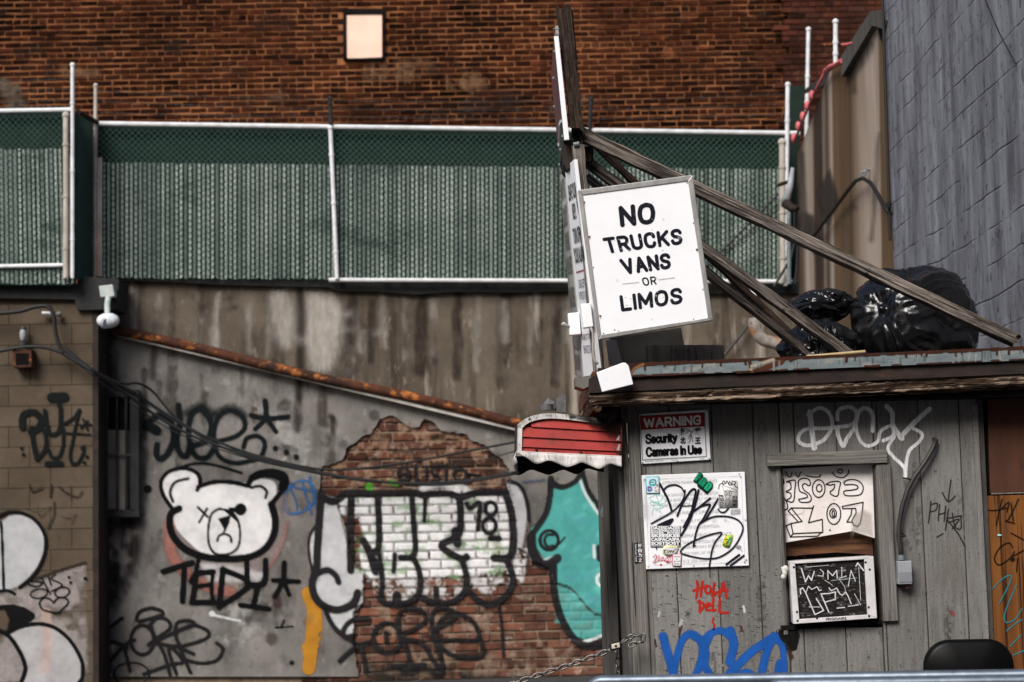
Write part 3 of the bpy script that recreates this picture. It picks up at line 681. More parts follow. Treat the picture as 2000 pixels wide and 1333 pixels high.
# ---- party wall with the peeled plaster
t = thing("party_wall", (0, 19.8, 0), "old stained concrete and plaster party wall with peeled brick and graffiti", "wall")
def rough_poly(pts, amp, n, seed=2):
    rnd = random.Random(seed); out = []
    for i in range(len(pts)):
        a, b = np.array(pts[i], float), np.array(pts[(i + 1) % len(pts)], float)
        k = max(1, int(np.linalg.norm(b - a) / n))
        for j in range(k):
            out.append(a + (b - a) * j / k + np.array([rnd.uniform(-amp, amp), rnd.uniform(-amp, amp)]))
    return np.array(out)
hole = np.array([(110, 322), (210, 290), (230, 240), (290, 190), (350, 160), (385, 90), (450, 75), (490, 100), (530, 132), (575, 130), (600, 95), (640, 110), (680, 150), (750, 160), (800, 170), (830, 200), (880, 210), (940, 260), (980, 300), (1010, 370), (1000, 420), (1030, 560), (1035, 700), (1075, 712), (1100, 760), (1190, 800), (1215, 860), (1290, 890), (1350, 960), (1400, 1010), (1490, 1030), (1560, 1060), (1600, 1150), (1590, 1380), (300, 1380), (265, 1150), (270, 1000), (310, 960), (315, 830), (280, 790), (245, 720), (240, 640), (205, 540), (190, 470), (110, 440)]) / 2.411 + np.array([580, 780])
HOLE = rough_poly(hole, 2.2, 7)
# bottom of the hole runs to the ground: split the plaster into a left and a right sheet so that it stays one simple outline each
gut = lambda x: 640 + (x - 201) * (828 - 640) / (1010 - 201)
def onA(p, off=0.0): return hit(p[0], p[1], PA, off)
def sheet(name, poly, mat, off, thick, parent):
    import bmesh
    bm = bmesh.new()
    vs = [bm.verts.new(tuple(onA(p, off))) for p in poly]
    es = [bm.edges.new((vs[i], vs[(i + 1) % len(vs)])) for i in range(len(vs))]
    bmesh.ops.triangle_fill(bm, edges=es, use_beauty=True)
    r = bmesh.ops.extrude_face_region(bm, geom=list(bm.faces))
    bmesh.ops.translate(bm, vec=tuple(-PA[1] * thick), verts=[v for v in r['geom'] if isinstance(v, bmesh.types.BMVert)])
    bmesh.ops.recalc_face_normals(bm, faces=bm.faces)
    me = bpy.data.meshes.new(name); bm.to_mesh(me); bm.free(); me.materials.append(mat)
    return link(name, me, parent)
HT = [p for p in HOLE if p[1] < 1345]
i0 = next(i for i, p in enumerate(HOLE) if p[1] > 1345)       # first point below the picture (right end)
i1 = max(i for i, p in enumerate(HOLE) if p[1] > 1345)
upper = [(190, 545), (1600, 545), (1600, gut(1600)), (190, gut(190))]
sheet("upper_concrete", upper, m_upper, 0, .2, t)
lower = [(190, gut(190)), (1600, gut(1600)), (1600, 1322)] + [(1255, 1322)] + [tuple(p) for p in HOLE[:i0][::-1] if p[1] < 1320] + [tuple(p) for p in HOLE[i1 + 1:][::-1] if p[1] < 1320] + [(700, 1322), (190, 1322)]
sheet("lower_plaster", lower, m_lower, 0, .034, t)
P0 = np.array([-4.2, 19.4, 0])
BL, BH, BJ = .232, .0905, .022
def wpl(u, z, d): 
    p = P0 + A_u * u - PA[1] * (.034 + d); return (p[0], p[1], z)
mb = MB(); a, b = wpl(0, 0, .012), wpl(7.3, 0, .012)
ztop = at(600, 790, 19.6)[2]
mb.prism([a, b, (b[0], b[1], ztop), (a[0], a[1], ztop)], -PA[1] * .15); mb.build("exposed_mortar", m_mortar, t)
def uz(px, py):
    q = hits(px, py, PA, 0.0); return (q - P0) @ A_u, q[..., 2]
uu0, _ = uz(np.array(610.), np.array(1000.)); uu1, _ = uz(np.array(1262.), np.array(1000.))
brick_field("exposed_bricks", float(uu0), float(uu1), .0, ztop, BL, BH, BJ, wpl, m_brick_lo, t, header=0, seed=11, var=.34, jit=.006, vj=.014, patch=.7)
def brickmask(px, py):
    u, z = uz(px, py); r = np.floor(z / BH).astype(int); off = (r % 2) * BL / 2
    fu = (u - off) / BL; fu = (fu - np.floor(fu)) * BL; fz = z - r * BH
    e = BJ / 2 + .002
    return ((fu > e) & (fu < BL - e) & (fz > e) & (fz < BH - e)).astype(float)
def relief(px, py):
    h = inside(px, py, HOLE)
    return np.where(h, -.034 + np.where(brickmask(px, py) > .5, .010, .004), 0.0)
def inhole(px, py): return inside(px, py, HOLE)
# coping
mb = MB()
cop = [(188, 541), (420, 545), (640, 549), (800, 551), (1110, 552), (1330, 553), (1600, 553), (1600, 575), (1450, 574), (1330, 576), (1110, 570), (1000, 573), (880, 572), (810, 577), (740, 571), (660, 570), (640, 562), (560, 561), (430, 558), (330, 552), (188, 549)]
mb.slab(cop, PA, .3, .06); mb.build("coping", m_black, t, label="black tar coping with a ragged lower edge")
# stains with a shape of their own
g = Cv(180, 540, 3.846); lt, dk = (.44, .405, .36), (.026, .020, .015)
g.Fl([(1340, 100), (1470, 100), (1530, 330), (1500, 520), (1380, 520), (1335, 300)], lt, .7, 16, True, (90, .05, .5)).Fl([(1620, 110), (1660, 95), (1840, 180), (1890, 340), (1860, 540), (1790, 700), (1640, 700), (1600, 400)], lt, .75, 16, True, (90, .05, .5))
for p, w_, a_ in (([(950, 130), (935, 300), (940, 540)], 44, .6), ([(1170, 200), (1180, 560)], 42, .5), ([(505, 140), (490, 400)], 60, .45), ([(330, 60), (330, 380)], 26, .4), ([(2000, 300), (2010, 560)], 50, .5), ([(2180, 120), (2190, 520)], 70, .45), ([(2350, 150), (2345, 620)], 50, .45), ([(2560, 180), (2570, 560)], 80, .4), ([(2900, 150), (2890, 700)], 60, .45), ([(3300, 160), (3290, 640)], 50, .4)): g.S(p, w_, lt, a_, 9, tex=(80, 0, .5))
for p, w_, a_ in (([(1560, 130), (1575, 400), (1560, 780), (1540, 1150)], 66, .75), ([(1960, 150), (1950, 480)], 80, .6), ([(460, 600), (450, 760)], 60, .6), ([(1120, 700), (1130, 1100)], 40, .5), ([(1800, 1060), (1800, 1230)], 24, .85), ([(2100, 200), (2090, 640)], 60, .6), ([(2480, 120), (2470, 700)], 110, .6), ([(2750, 120), (2740, 760)], 90, .55), ([(3100, 140), (3080, 800)], 120, .5), ([(3500, 140), (3480, 800)], 90, .5), ([(700, 120), (760, 150)], 70, .4), ([(980, 280), (1080, 240)], 36, .6)): g.S(p, w_, dk, a_, 9, tex=(80, 0, .5))
rg = random.Random(77)
for q in range(46):
    x, y = rg.uniform(60, 5300), rg.uniform(60, 420); l_ = rg.uniform(90, 420)
    g.S([(x, y), (x + rg.uniform(-14, 14), y + l_ * .5), (x + rg.uniform(-14, 14), y + l_)], rg.uniform(16, 70), rg.choice([lt, dk, dk]), rg.uniform(.2, .45), 6, tex=(60, .1, .6))
for q in range(30):
    x, y = rg.uniform(60, 3600), rg.uniform(60, 520); g.S([(x, y), (x + rg.uniform(20, 120), y + rg.uniform(-20, 20))], rg.uniform(14, 60), rg.choice([lt, dk]), rg.uniform(.25, .55), 14, tex=(40, .3, .65))
paint("wall_stains", PA, .003, 3, g, t, m_stain_and_shade, "pale and dark vertical water stains")
# graffiti: upper tag
tl = (.005, .008, .009); g = Cv(280, 760, 2.3275)
g.S([(25, 150), (70, 120), (120, 140), (138, 220), (112, 290), (80, 318), (60, 300), (62, 255)], 26, tl, .96, 2.2).S([(18, 165), (60, 190)], 42, tl, .95, 2.5)
g.S([(160, 75), (165, 160), (150, 230), (165, 290), (195, 305), (215, 250)], 26, tl, .95, 2.2).S([(215, 262), (240, 255), (290, 230), (308, 160), (270, 95), (225, 110), (205, 180), (215, 260), (245, 310), (290, 310), (320, 270)], 23, tl, .95, 2.4)
g.S([(200, 110), (260, 80), (310, 120)], 34, tl, .45, 7).S([(335, 110), (400, 85), (450, 120)], 36, tl, .45, 7)
g.S([(330, 240), (420, 215), (462, 170), (440, 115), (380, 100), (335, 140), (320, 220), (340, 300), (400, 335), (470, 330), (530, 310), (552, 250), (520, 215), (470, 225), (455, 265)], 19, tl, .95, 2)
g.S([(553, 55), (560, 130)], 24, tl).S([(490, 120), (560, 135), (655, 128)], 22, tl).S([(560, 135), (508, 182)], 19, tl).S([(560, 135), (603, 195)], 20, tl)
for q in ((600, 270), (650, 288), (695, 310)): g.D(*q, 24, tl, .95, 2)
g.S([(160, 360), (230, 340), (320, 345), (445, 382)], 11, tl, .9)
paint("sprayed_tag", PA, .006, 2, mist(g), t, m_spray, "dark spray tag ending in an asterisk and dots")
# bear
g = Cv(280, 760, 2.3275); pk = (.30, .125, .10)
g.Fl([(108, 560), (120, 740), (200, 860), (330, 935), (440, 890), (560, 830), (640, 700), (660, 560), (620, 470), (300, 440)], (.33, .26, .25), .55, 8, True, (60, .1, .6)).S([(120, 620), (125, 740), (200, 840), (300, 900), (400, 925)], 52, pk, .75, 5, tex=(50, .05, .45)).S([(655, 600), (625, 720), (560, 830)], 12, pk, .6, 4)
g.Fl([(250, 790), (400, 800), (560, 840), (520, 885), (300, 875)], (.52, .50, .50), .7, 6)
g.Fl([(140, 560), (150, 630), (200, 690), (260, 740), (330, 765), (420, 765), (500, 745), (560, 700), (590, 620), (585, 540), (560, 480), (480, 430), (420, 425), (330, 420), (260, 440), (180, 490)], (.66, .65, .65), 1, 2, True)
g.Fl([(80, 440), (110, 390), (180, 370), (240, 385), (255, 440), (230, 480), (160, 540), (115, 520)], (.66, .65, .65), 1, 2, True).Fl([(470, 440), (520, 410), (590, 420), (605, 460), (590, 515), (540, 515), (500, 480)], (.66, .65, .65), 1, 2, True)
B = BLACK
g.S([(132, 545), (90, 480), (82, 420), (120, 375), (190, 362), (245, 385), (258, 430), (245, 460)], 19, B).S([(135, 512), (122, 470), (145, 425), (205, 408)], 14, B).S([(130, 548), (165, 540)], 16, B)
g.S([(250, 445), (320, 425), (400, 425), (480, 442)], 21, B).S([(480, 430), (510, 390), (580, 375), (640, 392), (645, 440), (610, 490), (580, 525)], 26, B).S([(495, 405), (565, 385), (632, 408), (628, 450)], 34, B).S([(490, 450), (530, 442), (560, 465), (555, 495)], 14, B)
g.S([(162, 545), (125, 570), (122, 630), (150, 690), (210, 740), (300, 768), (390, 773), (480, 765), (550, 730), (590, 670), (600, 600), (582, 525)], 34, B)
g.S([(345, 545), (310, 570), (295, 640), (300, 710), (330, 750), (390, 750), (430, 720), (440, 660), (430, 600), (400, 560), (345, 545)], 12, B)
g.Fl([(338, 590), (398, 572), (392, 610), (372, 650), (352, 612)], B).S([(372, 640), (360, 662)], 10, B).D(442, 548, 56, B).S([(395, 550), (440, 550)], 22, B).S([(375, 552), (425, 595)], 15, B)
g.S([(248, 538), (292, 582)], 12, B).S([(290, 545), (254, 606)], 12, B).S([(336, 692), (345, 668), (370, 660), (395, 672), (400, 695)], 12, B)
paint("bear_graffiti", PA, .007, 2, g, t, m_spray, "painted white bear head with a crossed out eye")
g = Cv(280, 760, 2.3275)
g.S([(90, 830), (220, 790)], 25, B).S([(187, 815), (177, 965)], 25, B).S([(252, 770), (233, 855)], 18, B).S([(218, 875), (245, 840), (318, 832)], 24, B).S([(240, 850), (222, 970)], 24, B).S([(230, 900), (305, 890)], 20, B).S([(222, 970), (320, 970)], 26, B).S([(315, 850), (310, 910), (316, 968)], 16, B)
g.S([(362, 820), (345, 990)], 26, B).S([(362, 822), (480, 888), (345, 990)], 24, B).S([(470, 785), (472, 880)], 25, B).S([(555, 780), (548, 880), (480, 892)], 25, B).S([(518, 900), (502, 980)], 24, B).S([(440, 982), (570, 1000)], 22, B)
g.S([(640, 790), (636, 870)], 22, B).S([(590, 870), (705, 875)], 20, B).S([(634, 872), (598, 945)], 20, B).S([(640, 880), (662, 935)], 18, B)
paint("name_graffiti", PA, .009, 2, mist(g), t, m_spray, "black lettering under the bear head")
g = Cv(0, 930, 3.3075); b2 = (.013, .012, .013)
for p in ([(790, 920), (700, 990), (690, 1060), (760, 1080), (820, 1110)], [(690, 1220), (800, 1100), (870, 1060)], [(800, 1090), (840, 1260)], [(880, 930), (900, 880), (970, 855), (1040, 870), (1040, 900), (900, 940)], [(960, 980), (1010, 920), (1080, 930), (1100, 980), (1040, 1030), (960, 1090)], [(960, 1090), (1130, 1010), (1250, 960)], [(970, 960), (1000, 1040), (1060, 1150), (1100, 1290)],
          [(1130, 1000), (1150, 945), (1220, 935), (1250, 960), (1140, 1010), (1160, 1100), (1230, 1270)], [(1010, 1080), (1160, 1100), (1330, 1050), (1340, 1000), (1250, 960)], [(1160, 1110), (1250, 1150)], [(1200, 1190), (1300, 1210), (1400, 1190), (1440, 1120), (1400, 1080)], [(930, 1280), (1100, 1220), (1180, 1200), (1120, 1120), (1090, 1130), (1140, 1280)]): g.S(p, 22, b2, .95)
g.E(920, 1060, 75, 95, 22, b2, .95).E(850, 1280, 115, 75, 11, b2, .9)
paint("scribble_graffiti", PA, .006, 2, mist(g), t, m_spray, "looping black scribble low on the plaster")
g = Cv(280, 760, 2.3275); bl = (.035, .13, .34)
g.S([(640, 480), (700, 420), (760, 430), (780, 500), (720, 560), (650, 560), (640, 500)], 12, bl, .65, 1.5).S([(720, 420), (765, 570)], 11, bl, .65).S([(660, 440), (780, 470)], 11, bl, .6).S([(640, 400), (690, 500), (700, 560)], 10, bl, .6).S([(755, 400), (785, 540)], 18, bl, .45, 3)
paint("blue_scribble", PA, .005, 2, g, t, m_spray)
g = Cv(280, 760, 2.3275).S([(748, 930), (772, 1000), (768, 1100), (760, 1200), (752, 1270)], 60, (.42, .19, .022), 1, 1.6).S([(785, 990), (790, 1040), (772, 1090)], 40, (.42, .19, .022), 1, 1.6).S([(735, 1170), (740, 1210)], 30, (.42, .19, .022), 1, 1.6).S([(795, 1000), (800, 1120), (775, 1210)], 22, (.42, .19, .022), .95, 2, tex=(8, .3, .4)).S([(760, 1040), (745, 1060)], 40, (.25, .13, .05), .5, 5).S([(790, 960), (800, 1080)], 30, (.42, .19, .022), .95, 2)
paint("yellow_smear", PA, .004, 2, g, t, m_spray, "vertical ochre paint smear")
g = Cv(280, 760, 2.3275).S([(308, 1020), (335, 1032), (440, 1055)], 13, WHITE, .75, 1.5).D(312, 1022, 30, WHITE, .75, 2).S([(600, 1085), (680, 1080)], 8, B, .8).S([(640, 1050), (625, 1085)], 10, B, .8).D(675, 1245, 22, B, .8, 4).D(20, 455, 36, B).S([(600, 940), (610, 980)], 40, (.06, .03, .03), .6, 6)
paint("paint_flecks", PA, .005, 2, g, t, m_spray)
# big throw-up over plaster and brick
def bm(lo): return lambda x, y: np.where(inhole(x, y), lo + (1 - lo) * brickmask(x, y), 1.0)
def rag(s, l, h, lo=.5):
    f = bm(lo)
    return lambda x, y: f(x, y) * np.clip((vnoise(x, y, s) * .6 + vnoise(x, y, s / 3) * .4 - l) / (h - l), 0, 1)
g = Cv(580, 780, 2.411); gw = (.50, .50, .51)
g.Fl([(112, 460), (180, 480), (215, 600), (245, 720), (240, 790), (312, 810), (312, 965), (200, 988), (110, 965), (75, 880), (95, 800), (100, 600)], gw, .97, 2)
g.Fl([(97, 585), (60, 640), (55, 740), (75, 825), (95, 780)], (.58, .58, .58), .9, 2).Fl([(130, 990), (272, 985), (268, 1100), (232, 1112), (170, 1060)], gw, .92, 2)
g.Fl([(190, 470), (380, 440), (560, 435), (760, 420), (985, 445), (1015, 560), (1020, 740), (1000, 800), (800, 830), (600, 840), (345, 850), (310, 800), (285, 730), (320, 650), (290, 560), (205, 545)], (.74, .73, .73), .98, 6, tex=rag(9, .02, .22, .42))
g.Fl([(325, 850), (600, 840), (1000, 800), (1020, 880), (960, 950), (800, 880), (740, 950), (600, 930), (540, 960), (380, 950)], (.66, .64, .63), .75, 6, tex=rag(16, .30, .62, .5))
g.Fl([(990, 400), (1030, 400), (1065, 450), (1085, 530), (1075, 620), (1060, 700), (1040, 725), (1020, 560)], (.46, .46, .47), .95, 4).Fl([(1020, 720), (1085, 700), (1070, 860), (1020, 890)], (.66, .65, .65), .8, 5, tex=rag(12, .25, .5, .5))
g.S([(590, 420), (680, 400), (780, 415), (800, 430)], 28, (.6, .6, .6), .7, 4)
rg = random.Random(5)
for k in range(74):
    x, y = rg.uniform(300, 970), rg.uniform(450, 840)
    g.S([(x, y), (x + rg.uniform(-50, 60), y + rg.uniform(-8, 8))], rg.uniform(12, 30), (.10, .24, .07), rg.uniform(.35, .8), 4, tex=rag(10, .25, .5, .8))
g.S([(340, 410), (345, 425)], 36, (.06, .26, .03), .9, 4).S([(440, 390), (470, 400)], 24, (.06, .26, .03), .8, 4).S([(920, 640), (960, 720)], 34, (.2, .26, .12), .6, 6)
paint("white_fill_graffiti", PA, .006, 2, g, t, m_spray, "white throw-up fill washed over plaster and brick with green flecks", relief=relief)
g = Cv(580, 780, 2.411); k = (.016, .015, .016)
for p, w_ in (([(115, 458), (165, 482), (205, 462), (240, 440), (370, 445), (540, 440), (590, 450), (640, 445), (720, 445), (770, 460), (850, 440), (985, 440)], 25), ([(115, 440), (105, 560), (95, 700), (90, 800), (70, 870), (90, 940), (140, 980), (200, 990), (265, 960), (285, 910)], 27), ([(85, 825), (140, 803), (180, 828), (195, 860)], 21), ([(100, 580), (60, 640), (55, 720), (75, 822)], 10), ([(255, 460), (250, 640), (252, 805)], 26),
              ([(378, 450), (385, 580), (382, 700), (345, 722)], 23), ([(312, 665), (340, 720), (368, 812)], 26), ([(355, 740), (392, 800), (400, 880), (385, 940)], 19), ([(382, 715), (402, 830), (395, 950)], 19), ([(460, 730), (455, 810)], 19), ([(540, 450), (550, 600), (557, 700), (540, 742), (488, 745)], 25), ([(545, 745), (572, 800), (582, 880), (560, 935), (500, 962), (430, 965), (395, 945)], 21), ([(470, 925), (470, 965)], 34),
              ([(603, 460), (600, 572)], 17), ([(765, 470), (770, 560), (758, 640), (680, 690), (770, 750), (798, 742)], 25), ([(775, 750), (797, 830), (792, 900), (740, 950), (660, 962), (580, 932)], 22), ([(655, 890), (657, 955)], 21), ([(982, 440), (1010, 540), (1018, 640), (1012, 720), (985, 748), (928, 747)], 27), ([(985, 752), (1018, 840), (1002, 900), (950, 952), (880, 962), (815, 912), (797, 860)], 23), ([(1000, 385), (1050, 408), (1080, 475), (1092, 570)], 15), ([(745, 620), (755, 680)], 30),
              ([(800, 492), (815, 512), (860, 488), (856, 560), (852, 612)], 21), ([(912, 655), (950, 655)], 22), ([(950, 960), (965, 1080), (972, 1210)], 12)): g.S(p, w_, k, .93, 1.4)
g.E(912, 515, 27, 30, 17, k).E(906, 595, 31, 36, 17, k)
for q in range(len(g.L)): g.L[q] = g.L[q][:2] + (g.L[q][2] * (1.22 if g.L[q][2] > 8.2 and len(g.L[q][1]) != 25 else 1),) + g.L[q][3:]
paint("outline_graffiti", PA, .016, 2, mist(g), t, m_spray, "black bubble outlines of the white throw-up", relief=relief)
g = Cv(580, 780, 2.411)
g.E(503, 352, 26, 30, 15, k).S([(478, 355), (528, 350)], 12, k).S([(560, 312), (562, 385)], 17, k).S([(612, 322), (612, 385)], 15, k).S([(668, 328), (640, 325), (638, 352), (668, 362), (662, 388), (635, 385)], 13, k).S([(660, 318), (745, 322)], 14, k).S([(705, 320), (703, 385)], 15, k).E(768, 356, 30, 28, 15, k).S([(805, 352), (862, 362)], 13, k)
paint("small_tag", PA, .014, 2, g, t, m_spray, "small black name written on the bricks", relief=relief)
g = Cv(580, 780, 2.411)
for p in ([(270, 1110), (228, 1120), (218, 1085), (260, 1040), (332, 1033)], [(130, 990), (180, 1080), (260, 1140), (305, 1185), (325, 1285)], [(200, 1232), (270, 1172), (362, 1138)], [(418, 1100), (422, 1145)], [(480, 1112), (482, 1012), (530, 985), (590, 1000), (608, 1040), (560, 1078), (490, 1112)], [(490, 1120), (520, 1180), (537, 1290)], [(500, 1130), (590, 1150), (640, 1230), (690, 1285)], [(640, 1130), (638, 1012), (690, 985), (750, 1010), (720, 1050), (660, 1080)],
          [(650, 1140), (750, 1135), (850, 1133), (838, 1060), (760, 1010), (682, 1040), (652, 1120), (690, 1180), (760, 1212), (872, 1208), (860, 1120)], [(450, 1258), (600, 1250)], [(640, 1100), (690, 1260)]): g.S(p, 20, k, .93, 1.4)
g.E(425, 1125, 66, 70, 20, k).S([(500, 1290), (600, 1270), (680, 1300)], 30, k, .6, 5)
paint("lower_scribble", PA, .016, 2, mist(g), t, m_spray, "black looping signature on the bare brick", relief=relief)
g = Cv(580, 780, 2.411); te = (.075, .34, .315)
g.Fl([(1195, 420), (1250, 430), (1310, 395), (1335, 350), (1360, 440), (1420, 530), (1500, 620), (1560, 760), (1570, 900), (1530, 1040), (1470, 1110), (1380, 1142), (1310, 1115), (1250, 1020), (1222, 900), (1215, 770), (1170, 760), (1130, 700), (1122, 630), (1100, 610), (1170, 560)], te, 1, 2, tex=bm(.8))
g.Fl([(1215, 860), (1290, 890), (1350, 960), (1400, 1010), (1470, 1030), (1460, 1110), (1320, 1110), (1250, 1010)], (.14, .23, .19), .6, 6, tex=rag(16, .15, .6, .7))
rg = random.Random(8)
for q in range(60):
    x, y = rg.uniform(1215, 1430), rg.uniform(470, 1050)
    g.S([(x, y), (x + rg.uniform(10, 60), y - rg.uniform(4, 30))], rg.uniform(8, 26), rg.choice([(.06, .30, .32), (.16, .56, .52), (.09, .28, .36)]), rg.uniform(.2, .5), 5)
g.S([(1330, 375), (1362, 455), (1424, 545)], 13, (.6, .66, .66), .95).S([(1168, 762), (1225, 740)], 20, (.6, .64, .64), .95).S([(1290, 1130), (1345, 1145), (1445, 1112)], 15, (.6, .64, .64), .9).S([(1398, 690), (1400, 745)], 14, (.62, .66, .66), .9).E(1435, 850, 24, 28, 14, (.62, .66, .66))
g.S([(1240, 880), (1300, 900), (1350, 960), (1400, 1005), (1440, 1010)], 6, (.08, .07, .055), .8, 2)
for p, w_ in (([(1195, 375), (1192, 450), (1172, 540), (1120, 620), (1095, 655)], 30), ([(1105, 650), (1108, 710), (1140, 768), (1180, 778), (1225, 750)], 44), ([(1207, 775), (1212, 900), (1242, 1020), (1292, 1112), (1352, 1160), (1450, 1150), (1540, 1080), (1600, 940), (1590, 760), (1520, 610), (1424, 505)], 36), ([(1200, 392), (1250, 415), (1312, 387), (1342, 340)], 26), ([(1345, 350), (1372, 432), (1428, 510)], 20), ([(1422, 700), (1426, 752)], 30), ([(1207, 640), (1178, 640), (1165, 668), (1180, 695), (1208, 690)], 15), ([(1235, 682), (1262, 650)], 10)): g.S(p, w_, k, .98)
g.E(1187, 665, 43, 46, 17, k).S([(1060, 390), (1120, 385), (1165, 380)], 14, (.06, .09, .14), .6, 3)
paint("teal_graffiti", PA, .010, 2, g, t, m_spray, "turquoise figure with a thick black outline", relief=relief)
paint("brick_dust", PA, .004, 2, Cv(580, 780, 2.411).Fl([(110, 340), (230, 260), (385, 100), (470, 80), (600, 130), (760, 165), (900, 230), (1000, 360), (990, 430), (110, 430)], (.44, .28, .185), .5, 10, tex=(16, .38, .66)).S([(640, 180), (740, 165)], 30, (.02, .014, .01), .9, 6, tex=(20, .2, .5)).S([(455, 245), (540, 245)], 18, (.03, .02, .015), .9, 4).S([(330, 285), (370, 280)], 26, (.02, .014, .01), .8, 6)
      .Fl([(300, 1240), (700, 1260), (1000, 1300), (1000, 1340), (300, 1340)], (.03, .025, .02), .8, 14, tex=(26, .25, .6)).Fl([(480, 880), (1000, 860), (1300, 1100), (1300, 1300), (320, 1300), (320, 1000)], (.36, .26, .19), .55, 12, tex=(34, .5, .72)), t, m_stain_and_shade, "pale dust and dark holes on the bare bricks", relief=relief)
g = Cv().Fl([(196, 1000), (272, 1004), (278, 1060), (262, 1130), (232, 1190), (196, 1200)], (.012, .010, .009), .75, 22, tex=(40, .1, .5)).S([(205, 640), (210, 760)], 40, (.02, .018, .017), .7, 16).S([(205, 1190), (210, 1330)], 30, (.02, .018, .016), .6, 14, tex=(40, .1, .6)).S([(280, 780), (283, 1000)], 16, (.02, .018, .016), .5, 8, tex=(30, .2, .6))  # corner and under-window darkness painted in, shade mixed with grime
rg = random.Random(21)
for q in range(46):
    x, y = rg.uniform(290, 1000), rg.uniform(700, 1310); g.D(x, y, rg.uniform(4, 26), rg.choice([(.05, .045, .04), (.38, .37, .35), (.09, .07, .055)]), rg.uniform(.3, .7), 5)
for q in range(16):
    x, y = rg.uniform(280, 980), rg.uniform(690, 900); g.S([(x, y), (x + rg.uniform(-3, 3), y + rg.uniform(20, 120))], rg.uniform(8, 22), (.07, .058, .045), rg.uniform(.3, .7), 5, tex=(30, .1, .6))
for q in range(34):
    x, y = rg.uniform(300, 1010), rg.uniform(700, 1310)
    g.S([(x, y), (x + rg.uniform(-30, 30), y + rg.uniform(-40, 40))], rg.uniform(40, 110), rg.choice([(.40, .385, .36), (.40, .385, .36), (.095, .085, .075), (.30, .255, .21)]), rg.uniform(.45, .8), 18, tex=(22, .32, .66))
paint("grime_and_corner_shade", PA, .0025, 3, g, t, m_stain_and_shade, "grimy stains on the grey plaster", mask=lambda X, Y: (~inhole(X, Y)).astype(float))  # grime together with painted corner and under-window shade
# barred window in the corner
mb = MB(); mb.slab([(188, 766), (272, 770), (270, 1008), (188, 1004)], PA, .06, .05)
wb = mb.build("barred_window", m_void, t)
mb = MB()
for x0, y0, x1, y1 in ((186, 763, 274, 777), (256, 777, 273, 998), (186, 996, 274, 1010), (186, 777, 194, 996)): mb.slab([(x0, y0), (x1, y0), (x1, y1), (x0, y1)], PA, .12, .13)
mb.build("window_frame", m_black, wb)
mb = MB()
for x in (211, 230, 248): mb.tube([onA((x, 776), .11), onA((x, 998), .11)], .012, 6)
mb.tube([onA((190, 888), .11), onA((262, 890), .11)], .010, 6); mb.build("bars", m_conduit, wb)
mb = MB(); mb.slab([(196, 840), (254, 842), (252, 996), (196, 994)], PA, .02, .075); mb.build("pane", m_sheetgrey, wb)

# rusty pipe along the old roof line
mb = MB(); pts = [onA((x, gut(x) + 1 + 2.5 * math.sin(x * .013) - (x > 560) * 1.5), .10) for x in np.linspace(226, 1230, 40)]
mb.tube(pts, .050, 10); pr = mb.build("rusty_pipe", m_rust, None, smooth=True)
tag(pr, "long rusty orange pipe sloping down across the stained wall", "pipe")
mb = MB()
mb.slab([(228, 653), (1230, gut(1230) + 11), (1230, gut(1230) + 16), (228, 658)], PA, .10, .10)
mb.build("pipe_ledge", m_pvc, pr)

PK = yp(18.75)
tw = thing("floodlight", hit(215, 600, PK), "white round floodlight under a pale green box at the top left of the rusty pipe", "lamp")
mb = MB(); mb.slab([(195, 560), (222, 557), (226, 578), (224, 581), (198, 582)], PK, .12, .05); mb.build("box", m_lampteal, tw, .008)
mb = MB(); mb.tube([hit(213, 578, PK, .02), hit(212, 597, PK, .06), hit(214, 616, PK, .10)], .028, 10); mb.build("arm", m_lampteal, tw)
c = hit(216, 629, PK, .12); mb = MB(); mb.ball(c, (.108, .085, .072), 20, 12); mb.build("lamp_head", m_lampwhite, tw, smooth=True)
mb = MB(); mb.tube([c + (-.02, -.06, -.03), c + (.0, -.075, -.035)], .055, 14, r1=.045); mb.build("rim", m_greybox, tw)

